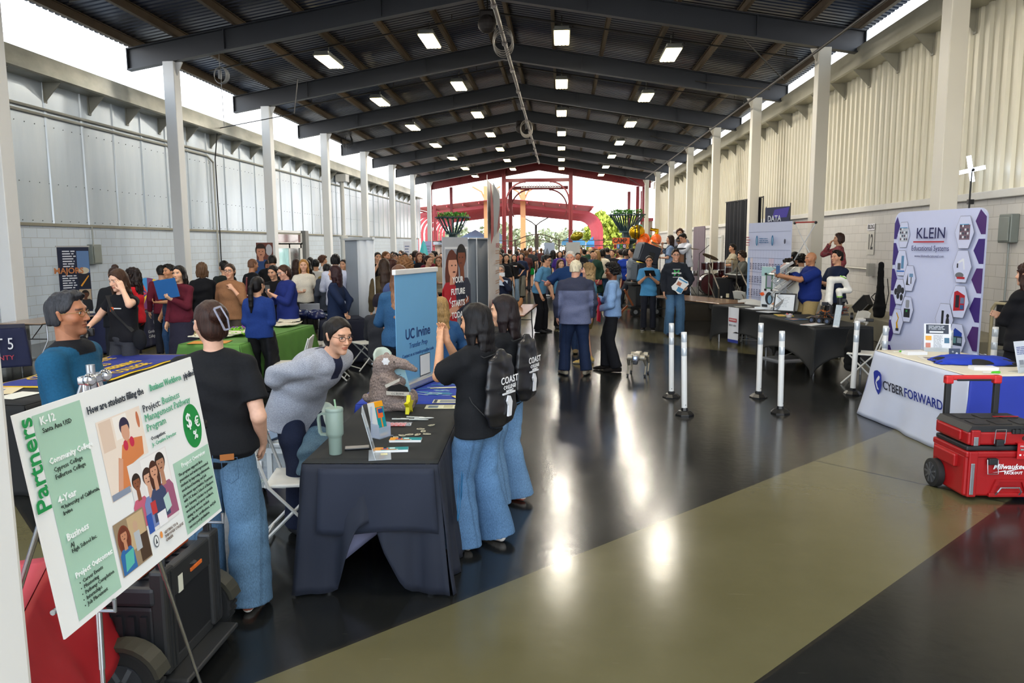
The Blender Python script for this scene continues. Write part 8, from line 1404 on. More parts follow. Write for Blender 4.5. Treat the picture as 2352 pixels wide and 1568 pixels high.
# hair clip, tattoo and belt details of the jeans woman
i_ = PI_['jeans']; b = MB(); hc, Rh = i_['hc'], i_['Rh']; P_ = lambda a, c, e: tuple(hc+Rh@V3(a, c, e)*i_['hs'])
b.tube([P_(-.045, -.155, .085), P_(-.02, -.165, .02), P_(.005, -.155, -.03)], 0, flat=(.012, .008)).tube([P_(-.01, -.155, .095), P_(.02, -.165, .03), P_(.03, -.155, -.025)], 0, flat=(.012, .008)).tube([P_(-.045, -.155, .085), P_(-.01, -.157, .095)], 0, flat=(.012, .008)).tube([P_(.005, -.155, -.03), P_(.03, -.155, -.025)], 0, flat=(.012, .008)); b.build('hair_clip', M('#8e8fa0', .3), i_['root'])
b = MB(); Pv = i_['Pv']; s = i_['s']
for q in (-1, 1): b.tube([Pv+V3(q*.12, -.13, -.03), Pv+V3(q*.045, -.152, -.035), Pv+V3(q*.05, -.156, -.14), Pv+V3(q*.09, -.15, -.165), Pv+V3(q*.125, -.142, -.14), Pv+V3(q*.12, -.13, -.03)], .002, 4)
b.tube([Pv+V3(0, -.135, .08), Pv+V3(0, -.15, -.1)], .002, 4); b.build('pocket_seams', M('#3c5a78', .8), i_['root']); b = MB(); b.box(-.035, .035, -.004, .002, -.016, .016); b.build('leather_patch', M('#a4622c', .6), i_['root'], loc=Pv+V3(.075, -.155, -.02), rot=(.1, 0, .25))
b = MB(); b.tube([P_(.085, .0, -.035), P_(.092, .0, -.05), P_(.088, .0, -.062), P_(.082, 0, -.05), P_(.085, 0, -.035)], .002, 5); b.tube([P_(-.085, .0, -.035), P_(-.092, .0, -.05), P_(-.088, .0, -.062), P_(-.082, 0, -.05), P_(-.085, 0, -.035)], .002, 5); b.build('earring', M('#c8b070', .2, .9), i_['root'])
# ---------------------------------------------------------------- STAGE AND BAND
r = thing('stage', 'low black-edged stage for the band along the right wall', 'stage', (2.75, 19.7, 0)); b = MB(); b.box(0, 3.6, 0, 6.2, ST-.06, ST, .01); b.build('stage_deck', M('#1b1a19', .7), r); b = MB(); b.box(.02, 3.58, .02, .04, 0, ST-.06).box(.02, .04, .02, 6.1, 0, ST-.06); b.build('stage_skirt', M('#3a342b', .7), r); b = MB(); b.box(0, 3.6, -.012, 0, ST-.07, ST-.02); b.build('stage_trim', M('#2e2b27', .5), r)
r = thing('stage_steps', 'black steps with slanting handrails leading up to the stage', 'stairs', (D(1675, 700, 18.6).x-.3, 18.4, 0)); b = MB(); [b.box(0, .7, .4*i, .4*i+.42, .17*i, .17*(i+1)) for i in range(3)]; b.build('step', M('#191a1c', .6), r)
for x in (0, .7): b = MB(); b.tube([(x, 0, 0), (x, 0, .9), (x, 1.25, 1.45), (x, 1.25, .5)], .02, 6).tube([(x, 0, .45), (x, 1.25, .98)], .015, 6); b.build('handrail', M('#5a5248', .35, .5), r)
d = D(1628, 640, 22); r = thing('drum_kit', 'dark red drum kit with golden cymbals on the stage', 'drums', (d.x, 22.0, ST)); crm = M('#c9ccd0', .15, .9); rdw = M('#3a0d10', .2, coat=.5)
b = MB(); b.tube([(0, -.35, .31), (0, .15, .31)], .30, 28); b.build('bass_drum', rdw, r, True); b = MB(); b.tube([(0, -.37, .31), (0, -.355, .31)], .285, 28); b.build('drum_skin', M('#4a1418', .3), r); [MB().tube([(.3*cos(a), y, .31+.3*sin(a)) for a in np.linspace(0, 2*pi, 25)], .014, 6, cap=False).build('drum_hoop', M('#1a1112', .3), r, True) for y in (-.37, .16)]
for (x, y, z, R_, h_, nm) in ((-.1, -.15, .72, .15, .2, 'tom_drum'), (.24, -.15, .72, .16, .22, 'tom_drum'), (.5, .2, .45, .2, .34, 'floor_tom'), (-.45, .15, .55, .17, .13, 'snare_drum')): b = MB(); b.lathe([(R_, 0), (R_, h_)], 20, (x, y, z)); o = b.build(nm, rdw if nm != 'snare_drum' else crm, r, True); [MB().lathe([(R_+.008, q_-.01), (R_+.008, q_+.01), (R_-.01, q_+.01)], 20, (x, y, z)).build('drum_hoop', crm, o, True) for q_ in (0, h_)]
for (x, y, z, R_, ti) in ((-.55, -.1, 1.32, .25, 6), (.05, .1, 1.08, .24, 24), (.62, -.1, 1.0, .2, 4), (-.6, .35, .9, .17, 0)):
 b = MB(); b.lathe([(.0, .03), (.03, .028), (.05, .012), (R_, 0), (R_, -.003), (.04, .005)], 24); b.build('cymbal', M('#8f6a22', .25, .85), r, True, loc=(x, y, z), rot=(radians(-ti*.4), radians(ti), 0)); b = MB(); b.tube([(x, y, z), (x, y, .15)], .011, 6).tube([(x, y, .3), (x+.2, y+.1, 0)], .009, 5).tube([(x, y, .3), (x-.2, y+.1, 0)], .009, 5).tube([(x, y, .3), (x, y-.22, 0)], .009, 5); b.build('cymbal_stand', crm, r, True)
b = MB(); [b.tube([(x, -.45, 0), (x+.02, -.4, 1.0)], .012, 6) for x in (-.4, .35)]; b.build('drum_rack', crm, r)
r = thing('drum_throne', 'black round stool under the drummer', 'stool', (PI_['drummer']['loc'][0], 22.6, ST)); b = MB(); b.lathe([(.17, .44), (.18, .5), (.16, .53), (0, .535)], 18); b.build('seat', M('#15161a', .5), r, True); b = MB(); b.cyl((0, 0, .1), .02, .36, 8).tube([(0, 0, .25), (.2, .1, 0)], .012, 5).tube([(0, 0, .25), (-.2, .1, 0)], .012, 5).tube([(0, 0, .25), (0, -.22, 0)], .012, 5); b.build('stool_base', crm, r)
r = thing('stool', 'dark stool under the keyboard player', 'stool', (PI_['keys']['loc'][0], 20.6, ST-.1)); b = MB(); b.box(-.2, .2, -.16, .16, .42, .5, .03); b.build('seat', M('#15161a', .5), r); b = MB(); [b.tube([(x, y, 0), (x*.8, y*.8, .43)], .015, 6) for x in (-.18, .18) for y in (-.14, .14)]; b.build('stool_base', M('#202124', .5), r)
d = D(1700, 640, 20.4); r = thing('keyboard', 'black electric keyboard on a stand beside the white chart banner', 'keyboard', (d.x-.15, 20.2, ST-.1), -84); b = MB(); b.box(-.5, .5, -.16, .16, .66, .75, .015); b.build('keyboard_body', M('#17181b', .4), r); b = MB(); b.box(-.47, .47, -.15, .0, .75, .757); b.build('keys', M('#d9d9d6', .35), r); b = MB(); b.box(-.45, .2, .04, .14, .75, .755); b.build('control_panel', M('#8c8f9a', .4, var=.5, vs=40), r); b = MB(); b.tube([(-.4, 0, 0), (.4, 0, .66)], .018, 6).tube([(.4, 0, 0), (-.4, 0, .66)], .018, 6); b.build('keyboard_stand', M('#1b1c1f', .5), r)
for k_, (x, lab) in enumerate(((4.35, 'black guitar amplifier on the stage left of the steps'), (5.1, 'black guitar amplifier on the stage behind the steps'))): r = thing('amplifier', lab, 'amplifier', (x, 20.6, ST)); b = MB(); b.box(-.25, .25, -.15, .15, 0, .55, .02); b.build('cabinet', M('#16171a', .6), r); b = MB(); b.box(-.22, .22, -.158, -.15, .04, .42); b.build('speaker_grille', M('#26282c', .8, bump=.5, bs=200), r)
i_ = PI_['bass']; q = wp('bass', i_['wst']+V3(0, .2, -.02)); r = thing('electric_guitar', 'pale wooden guitar with long neck pointing up left', 'guitar', q, -22); b = MB(); b.prism([(.18*cos(a)*(1+.18*cos(2*a)), .13*sin(a)*(1-.1*cos(a))) for a in np.linspace(0, 2*pi, 29)[:-1]], -.02, .02); b.build('guitar_body', M('#8a5a34', .3), r); b = MB(); b.box(-.78, -.15, -.035, -.015, -.022, .022, .004).box(-.92, -.78, -.035, -.02, -.035, .035, .006); b.build('guitar_neck', M('#a07a4a', .4), r); r.rotation_euler = (0, radians(28), radians(-22))
b = MB(); b.tube([wp('bass', i_['sh']+V3(.12, .07, .05)), wp('bass', i_['sh']+V3(.12, -.10, .04)), wp('bass', i_['ch']+V3(0, -.17, 0)), wp('bass', i_['wst']+V3(-.17, -.08, -.02))], 0, flat=(.05, .006)); b.v = [tuple(Vector(v_)-r.location) for v_ in b.v]; st_ = thing('guitar_strap', 'black strap across the back of the guitarist in white', 'strap', r.location); b.build('strap_band', M('#141518', .7), st_)
i_ = PI_['sing']; q = grip('sing', 'R', .06, .0); r = thing('microphone', 'microphone on a boom held by the singer in light blue', 'microphone', q, 0); b = MB(); b.tube([(-.3, 0, .02), (.03, 0, -.02)], .008, 6).tube([(-.02, 0, 0), (.08, 0, .0)], [.012, .016], 8); b.ball((.1, 0, .0), .026, 8); b.build('microphone_body', M('#17181b', .4), r, True)
for (px, Y, sd_) in ((1516, 20.6, 0), (1606, 20.5, 1)): d = D(px, 600, Y); r = thing('microphone_stand', 'thin black microphone stand, '+('left' if sd_ == 0 else 'right')+' one on the stage', 'stand', (d.x, Y, ST)); b = MB(); b.tube([(0, 0, 0), (0, 0, 1.2), (.25, 0, 1.42)], .009, 6); b.build('stand_pole', M('#1b1c20', .4), r); b = MB(); b.lathe([(.12, 0), (.12, .02), (.02, .03)], 14); b.build('stand_base', M('#1b1c20', .4), r)
# black drape, doors and banner on the right wall
r, W_, H_ = board('black_drape', 'tall black drape with folds behind the drummer', 'curtain', D(1664, 600, 27.5), D(1744, 600, 24.6), 0, 3.42, '#111'); b = MB(); b.grid(lambda u, v: (W_*u+.0, .05*sin(u*60)+.02*sin(u*23), .02+(H_-.04)*v), 160, 3); b.build('drape_cloth', M('#15171f', .85), r, True, solid=.004); b = MB(); b.tube([(-.02, 0, H_), (W_+.05, 0, H_)], .02, 8).tube([(0, .06, 0), (0, .06, H_)], .02, 8).tube([(W_, .06, 0), (W_, .06, H_+.04)], .02, 8); b.build('drape_pole', M('#2a2b2e', .5), r)
r, W_, H_ = board('rounded_banner', 'dull purple banner with rounded corner on the stage behind the guitarist', 'banner', D(1592, 600, 30), D(1609, 600, 28.8), 0, 2.62, '#777'); b = MB(); b.prism(rrect(0, W_+.6, .1, H_, .12), -.01, .01); b.build('banner_sheet', M('#5c4a58', .5, var=.3, vs=2), r); b = MB(); b.tube([(.1, .02, 0), (.1, .02, 1)], .02, 6).box(-.1, .5, -.15, .15, 0, .02); b.build('banner_pole', M('#888888', .4), r)
for k_, (px0, px1, lab) in enumerate(((1624, 1642, 'white door on the right wall behind the drum kit, left leaf'), (1644, 1660, 'white door on the right wall behind the drum kit, right leaf'))):
 y1 = WR/(ray(px0, 600)[0]/ray(px0, 600)[1]); y0 = WR/(ray(px1, 600)[0]/ray(px1, 600)[1]); r = thing('wall_door', lab, 'door', (WR-.01, y0, 0)); b = MB(); b.box(-.05, 0, 0, y1-y0, 0, 2.25); b.build('door_leaf', M('#c9ccc8', .4), r); b = MB(); b.box(-.08, 0, -.05, .05, 0, 2.35).box(-.08, 0, y1-y0-.05, y1-y0+.05, 0, 2.35).box(-.08, 0, 0, y1-y0, 2.25, 2.35); b.build('door_frame', M('#dfe0dc', .4), r)
# line array speakers on a cart
d = D(1474, 640, 21.3); r = thing('speaker_stack', 'tall pair of curved dark blue-black loudspeakers on the cart', 'speaker', (d.x, 21.2, .95), 12); cab = M('#1c2534', .5)
for k_, (z0, x0, a) in enumerate(((.0, 0, 4), (.53, .03, 16))):
 b = MB(); b.prism([(-.25, 0), (.3, 0), (.3, .48), (-.22, .52)], -.3, .3); o = b.build('cabinet', cab, r, loc=(x0, 0, z0), rot=(0, radians(a), 0), bevel=.02); b = MB(); b.box(-.02, .16, -.32, -.3, .14, .3, .01); b.build('side_handle', M('#0d0f13', .5), o); b = MB(); b.box(-.262, -.24, -.27, .27, .04, .46, .006); b.build('speaker_grille', M('#3a4654', .6, bump=.4, bs=150), o)
r = thing('speaker_cart', 'black wheeled cart with frame and subwoofers under the loudspeakers', 'cart', (d.x, 21.2, 0), 12); b = MB(); b.box(-.45, .9, -.4, .4, .22, .28).box(-.3, .4, -.35, .35, .28, .85, .02).box(-.42, .45, -.38, .38, .86, .93, .01); b.build('cart_deck', M('#15171b', .5), r); b = MB()
for x in (.55, 1.1): b.tube([(x, -.35, .25), (x, -.35, 1.85), (x, .35, 1.85), (x, .35, .25)], 0, flat=(.04, .04))
b.tube([(.55, -.35, 1.85), (1.1, -.35, 1.85)], 0, flat=(.04, .04)).tube([(.55, -.35, 1.3), (1.1, -.35, 1.3)], 0, flat=(.04, .04)); b.build('cart_frame', M('#1b1f26', .45), r)
for x in (-.3, .3, .95): b = MB(); b.tube([(x, -.4, .13), (x, -.32, .13)], .13, 18); o = b.build('wheel', M('#111214', .5), r, True); b = MB(); b.tube([(x, -.41, .13), (x, -.4, .13)], .06, 14); b.build('wheel_hub', M('#b0b4ba', .3, .7), o)
b = MB(); b.box(-.26, .36, -.362, -.352, .32, .8); b.build('speaker_grille', M('#23262c', .8, bump=.5, bs=150), r); b = MB(); b.box(.55, 1.1, -.3, .3, .3, 1.2, .03); b.build('equipment_pack', M('#121317', .6, var=.5, vs=6), r); b = MB(); b.tube([(-.5, -.3, .3), (-.75, -.3, .05)], 0, flat=(.05, .05)).tube([(-.6, -.3, .75), (-.35, -.3, .3)], 0, flat=(.05, .05)); b.build('cart_ramp', M('#8a4a24', .5), r)
r = thing('green_mat', 'bright green mat on the floor beyond the central group', 'mat', (G(1460, 666).x, G(1460, 664).y, .004)); b = MB(); b.box(-2.2, 1.2, -.9, .9, 0, .015, .005); b.build('mat_sheet', M('#3f8a1c', .8, var=.1), r)
# ---------------------------------------------------------------- FAR END: red frames, planters, gate, canopies
red = M('#7a1f26', .45, var=.08, vs=1); redd = M('#5a1c22', .5)
Z = lambda px, py, Y: D(px, py, Y)
def vpost(name, lab, px, ytop, Y, w=.16, m_=red, grp=None, z0=0):
 d = Z(px, ytop, Y); r = thing(name, lab, 'post', (d.x, Y, 0), 0, grp); b = MB(); b.box(-w/2, w/2, -w/2, -w/2+.02, z0, d.z).box(-w/2, w/2, w/2-.02, w/2, z0, d.z).box(-.01, .01, -w/2, w/2, z0, d.z); b.build('post_shaft', m_, r); b = MB(); b.box(-w*.8, w*.8, -w*.8, w*.8, 0, .04); b.build('base_plate', m_, r); return d
tag(frame_mesh(61.2, red, .6, .14, 'red_gable_frame'), 'dark red steel gable frame at the far end of the hall', 'beam')
# overhang roof past the red frame
b = MB()
for s in (-1, 1):
 x1 = XM+s*(XR-XM+.5); b.prism([(XM, ZR+.75), (x1, ZT+.70), (x1, ZT+.74), (XM, ZR+.79)], YE-.2, 69)
tag(b.build('porch_roof', M('#6f6668', .5, .3, var=.2, vs=2)), 'ribbed porch roof beyond the red gable frame', 'roof')
for k_, (px, yt, Y, lab) in enumerate(((988, 420, 61, 'red post at the left end of the red gable frame'), (998, 470, 66, 'red post behind the left end of the gable frame'), (1036, 430, 69, 'dark red post rising behind the left planter'), (1157, 391, 61, 'tall red post left of the far gateway'), (1172, 412, 66, 'tall red post just right of the left gateway post, farther back'), (1311, 389, 61, 'tall red post right of the far gateway'), (1465, 428, 61, 'red post at the right end of the red gable frame'), (1479, 418, 63, 'outermost red post at the right end of the gable frame'), (1445, 440, 69, 'thin red post behind the right planter'))): vpost('red_post', lab, px, yt, Y, .32 if k_ in (3, 4, 5) else .24, red, 'red posts at the far end')
a, c = Z(1160, 412, 61), Z(1310, 412, 61); b = MB(); b.box(a.x, c.x, 60.9, 61.1, a.z-.22, a.z+.05); tag(b.build('cross_beam', red), 'red cross beam over the far gateway', 'beam')
a2, c2 = Z(1172, 431, 66), Z(1305, 431, 66); b = MB(); b.box(a2.x, c2.x, 65.9, 66.1, a2.z-.18, a2.z+.1); tag(b.build('cross_beam', red), 'lower red cross beam behind the first one', 'beam')
for k_, (P, Q, Y) in enumerate(((a, c, 61), (a2, c2, 66))):
 for s in (0, 1):
  R_ = 1.55; x0 = P.x+.1 if s == 0 else Q.x-.1; sg = 1 if s == 0 else -1; b = MB(); b.tube([(x0+sg*(R_-R_*cos(t_)), Y, P.z-.2-R_+R_*sin(t_)) for t_ in np.linspace(-.5, pi/2, 14)], 0, flat=(.16, .12)); tag(b.build('arched_bracket', red), 'curved red bracket '+['left', 'right'][s]+' of the gateway, '+['front', 'rear']  [k_]+' frame', 'bracket')
b = MB(); x0, x1 = Z(1197, 424, 61).x, Z(1288, 424, 61).x; zc = Z(1240, 424, 61).z; b.box(x0, x1, 61.15, 61.2, zc+.17, zc+.2).box(x0, x1, 61.15, 61.2, zc-.22, zc-.19); xs = np.linspace(x0, x1, 16); rr = random.Random(4)
for i in range(15): b.tube([(xs[i], 61.17, zc-.2), (xs[i]+.08, 61.17, zc+.18), (xs[i+1]-.02, 61.17, zc-.1+.2*rr.random()), (xs[i+1], 61.17, zc-.2)], .03, 4)
tag(b.build('cutout_sign', M('#d8dcde', .3, .6)), 'silver cut-out lettering sign seen from behind over the gateway', 'sign')
# planters
gm_ = M('#3f7a22', .7, var=.4, vs=3); tm = M('#1f3b42', .5)
def planter(lab, pxc, Y, Rt, zt, zb, zstem):
 d = Z(pxc, 500, Y); r = thing('basket_planter', lab, 'planter', (d.x, Y, 0), 0, 'tall basket planters');
 b = MB(); b.tube([(Rt*cos(a), Rt*sin(a), zt) for a in np.linspace(0, 2*pi, 29)], .0, flat=(.22, .06), cap=False).tube([(.45*cos(a), .45*sin(a), zb) for a in np.linspace(0, 2*pi, 21)], 0, flat=(.1, .1), cap=False); b.build('basket_ring', tm, r)
 b = MB()
 for i in range(18): a = 2*pi*i/18; b.tube([(Rt*cos(a), Rt*sin(a), zt), (Rt*.72*cos(a), Rt*.72*sin(a), (zt*.55+zb*.45)), (.42*cos(a), .42*sin(a), zb)], 0, flat=(.1, .03))
 b.build('basket_slats', tm, r); b = MB(); b.lathe([(.35, 0), (.4, zstem*.5), (.42, zstem), (.95, zstem+.25), (.95, zstem+.33), (.3, zstem+.36), (.3, zb)], 8); b.build('pedestal', tm, r)
 b = MB(); rr = random.Random(int(pxc))
 for i in range(420):
  a = rr.random()*6.28; q = Rt*rr.random()**.5*1.02; z = zt+.05+rr.random()*.28*(1 if q < Rt*.95 else .2)-(.3*rr.random() if q > Rt*.96 else 0); b.xf((q*cos(a), q*sin(a), z), rz=rr.random()*360, rx=rr.random()*180).add([(-.05, 0, 0), (0, .09, 0), (.05, 0, 0), (0, -.09, 0)], [(0, 1, 2, 3)])
 b.build('foliage', gm_, r)
planter('teal basket planter full of greenery behind the red photo banner', 1040, 52, 1.12, 3.85, 2.75, 1.95); planter('teal basket planter at far right, partly hidden by a red post', 1440, 50, 1.12, 3.85, 2.75, 1.95)
# gate fence
im = M('#4a4038', .5, .4); r = thing('iron_gate', 'black iron fence with arched double gate at the far end', 'gate', (0, 60, 0)); z1_, z0_ = Z(1300, 552, 60).z, Z(1300, 564, 60).z
xa, xb = Z(985, 552, 60).x, Z(1475, 552, 60).x; ga, gb = Z(1183, 552, 60).x, Z(1284, 552, 60).x; b = MB(); b.tube([(xa, 0, z1_), (ga, 0, z1_)], .035, 6).tube([(gb, 0, z1_), (xb, 0, z1_)], .035, 6).tube([(xa, 0, z0_), (ga, 0, z0_)], .03, 6).tube([(gb, 0, z0_), (xb, 0, z0_)], .03, 6).tube([(xa, 0, .15), (xb, 0, .15)], .03, 6)
b.tube([(ga+(gb-ga)*t_, 0, z1_+.5*sin(pi*t_)) for t_ in np.linspace(0, 1, 15)], .04, 6).tube([(ga+(gb-ga)*t_, 0, z0_+.5*sin(pi*t_)) for t_ in np.linspace(0, 1, 15)], .035, 6); b.build('gate_rails', im, r)
b = MB(); n_ = int((xb-xa)/.3)
for i in range(n_): x = xa+(xb-xa)*i/n_; t_ = min(1, max(0, (x-ga)/(gb-ga))); b.tube([(x, 0, .1), (x, 0, z0_+(.5*sin(pi*t_)))], .010, 4)
b.build('gate_bars', im, r); [MB().box(x-.06, x+.06, -.06, .06, 0, z1_+h_).build('gate_post', im, r) for x, h_ in ((xa, .2), (ga, .1), ((ga+gb)/2-.07, .55), ((ga+gb)/2+.07, .55), (gb, .1), (xb, .2))]
# red canopy with curved ribs
rib = M('#a03a44', .5, var=.06); xc0, xc1 = -15.5, 4.0; r = thing('curved_canopy', 'large red outdoor canopy with curved ribs beyond the gate', 'canopy', (0, 76, 0))
for i in range(10):
 y = 2.6*i; b = MB(); pts = [(xc1, y, 0), (xc1, y, 3.2)]+[(xc1-1.9+1.9*cos(t_), y, 3.2+1.9*sin(t_)) for t_ in np.linspace(.2, pi/2, 8)]+[(-5.7, y, 5.95)]+[(xc0+1.9-1.9*sin(t_), y, 3.2+1.9*cos(t_)) for t_ in np.linspace(0, pi/2-.2, 8)]+[(xc0, y, 3.2), (xc0, y, 0)]
 b.tube(pts, 0, flat=(.16, .3)); b.build('canopy_rib', rib, r)
b = MB(); b.grid(lambda u, v: (xc0+.8+(xc1-xc0-1.6)*u, -1.2+27*v, 5.42+.85*(1-abs(u-.5)*2)+.2), 20, 10); b.build('canopy_roof', M('#b0525a', .55, var=.1), r, solid=.04)
b = MB();
for i in range(12): x = xc0+1+(xc1-xc0-2)*i/11; b.box(x-.04, x+.04, -1.2, 25.5, 5.35+.85*(1-abs((x-xc0-.8)/(xc1-xc0-1.6)-.5)*2), 5.5+.85*(1-abs((x-xc0-.8)/(xc1-xc0-1.6)-.5)*2))
b.build('canopy_purlins', rib, r)
for k_, (px, yt, Y, c, lab) in enumerate(((1201, 428, 76, '#c98a5c', 'pale orange sunlit post inside the gateway view'), (1117, 428, 76, '#c98a5c', 'pale orange sunlit post beside the tall white banner'), (1231, 500, 88, '#3c3a3c', 'dark branching post under the red canopy'))):  # orange of the first two posts: warm sunlight put into the base colour
 d = Z(px, yt, Y); r = thing('canopy_post', lab, 'post', (d.x, Y, 0)); b = MB(); b.box(-.25, .25, -.25, .25, 0, d.z) if k_ < 2 else b.box(-.14, .14, -.14, .14, 0, d.z-.8); b.build('post_shaft', M(c, .5), r); b = MB()
 for s in (-1, 1): b.tube([(0, 0, d.z-(1.6 if k_ < 2 else .9)), (s*.5, 0, d.z-.5), (s*1.4, 0, d.z)], .1 if k_ < 2 else .07, 6)
 b.build('post_branch', M(c, .5), r)
# sheds, tents, trees, signs
for k_, (px0, px1, py, Y, c, lab, nm) in enumerate(((1062, 1122, 545, 90, '#8fb4d8', 'light blue tent roof behind the grey banner back', 'tent'), (1289, 1345, 556, 88, '#5aa0c8', 'blue market tent behind the photo banner', 'tent'), (1127, 1165, 552, 84, '#9ac0de', 'pale blue tent left of the gateway', 'tent'), (1345, 1378, 560, 92, '#3a86b8', 'small deep blue tent at right of the gateway', 'tent'))):
 A_, B_ = Z(px0, py, Y), Z(px1, py, Y); w_ = (B_.x-A_.x)/2; r = thing(nm, lab, 'tent', ((A_.x+B_.x)/2, Y, 0)); b = MB(); b.add([(-w_, -w_, A_.z), (w_, -w_, A_.z), (w_, w_, A_.z), (-w_, w_, A_.z), (0, 0, A_.z+.9)], [(0, 1, 4), (1, 2, 4), (2, 3, 4), (3, 0, 4), (0, 3, 2, 1)]).box(-w_, w_, -w_, -w_+.03, A_.z-.35, A_.z); b.build('tent_roof', M(c, .5), r); b = MB(); [b.box(x*w_-.04, x*w_+.04, y*w_-.04, y*w_+.04, 0, A_.z) for x in (-.98, .98) for y in (-.98, .98)]; b.build('tent_leg', M('#c8ccd0', .4), r)
def tree(lab, px, Y, zc, R_, c, h=1., n=900, seed=1):
 d = Z(px, 550, Y); r = thing('tree', lab, 'tree', (d.x, Y, 0), 0, 'trees beyond the far gate'); b = MB(); b.tube([(0, 0, 0), (.1, 0, zc*.5), (0, 0, zc)], [R_*.09, R_*.07, R_*.04], 8); b.build('trunk', M('#5a4836', .8), r); b = MB(); rr = random.Random(seed)
 for i in range(n):
  v_ = Vector((rr.gauss(0, 1), rr.gauss(0, 1), rr.gauss(0, 1))).normalized()*(rr.random()**.35); q = .16*R_**.5; b.xf((v_.x*R_, v_.y*R_, zc+v_.z*R_*h+.15*R_*sin(v_.x*5+seed)), rz=rr.random()*360, rx=rr.random()*180).add([(-q, 0, 0), (0, q*1.3, 0), (q, 0, 0), (0, -q*1.3, 0)], [(0, 1, 2, 3)])
 b.build('leaves', M(c, .7, var=.4, vs=2), r)
tree('sunlit yellow-green tree behind the right planter, left one', 1388, 104, 3.0, 2.9, '#9aa63c', 1.1, 2200, 3); tree('sunlit yellow-green tree behind the right planter, right one', 1428, 112, 3.0, 2.9, '#a8a848', 1.1, 2000, 5)
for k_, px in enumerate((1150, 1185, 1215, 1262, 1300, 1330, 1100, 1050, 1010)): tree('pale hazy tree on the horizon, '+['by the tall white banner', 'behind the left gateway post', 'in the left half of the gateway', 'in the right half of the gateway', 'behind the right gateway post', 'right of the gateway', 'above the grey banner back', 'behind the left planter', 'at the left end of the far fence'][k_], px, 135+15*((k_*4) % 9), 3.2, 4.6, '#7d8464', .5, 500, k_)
b = MB(); b.box(-150, 150, YE+2.01, 260, -.25, -.02); o = b.build('ground', M('#a89c88', .8, var=.15, vs=.3)); struct(o)
d = Z(1006, 578, 56); r = thing('grey_shed', 'small grey shed at the left end of the fence', 'shed', (d.x, 62.5, 0)); b = MB(); b.box(-1.3, .9, 0, 1.5, 0, 2.0); b.build('shed_wall', M('#8c7f76', .6), r); b = MB(); b.prism([(-1.5, 2.0), (1.1, 2.0), (1.0, 2.35), (-1.4, 2.3)], -.2, 1.7); b.build('shed_roof', M('#8a93a0', .5), r)
r, W_, H_ = board('camp_sign', 'orange hanging sign with CAMP and coloured letters below', 'sign', Z(1407, 560, 46), Z(1446, 560, 45.6), 1.72, 2.32, '#e60'); b = MB(); b.box(0, W_, -.01, .01, .26, .62); b.build('sign_cloth', M('#d4602a', .6), r); TX('CAMP', r, W_*.45, .44, .36, '#3a1a12', y=-.02, bold=.012, sx=.9)
for i, (ch2, c) in enumerate(zip('BINGO', ('#c8302c', '#2f6ac0', '#3a9a3c', '#6a3a9c', '#d89a2c'))): b = MB(); b.prism([(W_*(.08+.18*i), -.02), (W_*(.24+.18*i), -.02), (W_*(.24+.18*i), .24), (W_*(.08+.18*i), .24)], -.01, .01); b.build('letter_pennant', M(c, .6), r); TX(ch2, r, W_*(.16+.18*i), .11, .22, '#f0e8d8' if i % 2 else '#2a1a14', y=-.02, bold=.006)
b = MB(); b.tube([(-.2, 0, .62), (W_+.2, 0, .62)], .01, 5); b.build('sign_rope', M('#4a4038', .6), r)
# balloons
om, gd = M('#e8641c', .3, coat=.4), M('#c99a14', .15, .8)
for k_, (px, py, Y, R_, lab) in enumerate(((1475, 556, 40, .34, 'leftmost orange balloon of the cluster'), (1481, 550, 40.4, .34, 'orange balloon second from left in the cluster'), (1507, 550, 40, .33, 'orange balloon at the right of the gold foil letter'), (1500, 564, 39.6, .34, 'orange balloon lowest in the cluster'))):
 d = Z(px, py, Y); r = thing('balloon', lab, 'balloon', d, 0, 'orange balloons'); b = MB(); b.ball((0, 0, 0), R_*.86, 14, (1, 1, 1.12)); b.build('balloon_skin', om, r, True); b = MB(); b.tube([(0, 0, -R_), (0, 0, -d.z+.02)], .008, 4); b.build('balloon_string', M('#dddddd', .6), r)
d = Z(1463, 533, 40); r = thing('bee_balloon', 'gold bee-striped foil balloon above the orange balloons', 'balloon', d, 0); b = MB(); b.ball((0, 0, 0), .38, 14, (1.1, .8, 1)); b.build('balloon_skin', gd, r, True); b = MB(); [b.tube([(x, .31*cos(a)*(.93), .385*sin(a)*(.96)) for a in np.linspace(0, 2*pi, 21)], .03, 6, cap=False) for x in (-.12, .08)]; b.build('black_stripe', M('#17150f', .5), r, True); b = MB(); b.tube([(0, 0, -.4), (0, 0, -d.z+.02)], .008, 4); b.build('balloon_string', M('#dddddd', .6), r)
d = Z(1325, 542, 42); r = thing('bee_balloon', 'gold and black foil balloon beside the right gateway post', 'balloon', d, 0); b = MB(); b.ball((0, 0, 0), .3, 12, (1.25, .8, .8)); b.build('balloon_skin', M('#8c8220', .2, .6), r, True, rot=(0, radians(-18), 0)); b = MB(); b.tube([(-.34, 0, .02), (.3, 0, .06)], .05, 6); b.build('black_stripe', M('#17150f', .5), r, rot=(0, radians(-18), 0)); b = MB(); b.tube([(0, 0, -.2), (0, 0, -d.z+.02)], .008, 4); b.build('balloon_string', M('#dddddd', .6), r)
d = Z(1500, 545, 40); r = thing('foil_letter_balloon', 'shiny gold foil letter balloon among the orange balloons', 'balloon', d, 0); b = MB(); b.tube([(-.15, 0, .42), (.2, 0, .36), (.16, 0, .05), (-.05, 0, -.1), (.12, 0, -.35), (-.25, 0, -.5)], [.09, .12, .12, .12, .12, .09], 10); b.build('balloon_skin', gd, r, True); b = MB(); b.tube([(-.1, 0, -.45), (0, 0, -d.z+.02)], .008, 4); b.build('balloon_string', M('#dddddd', .6), r)
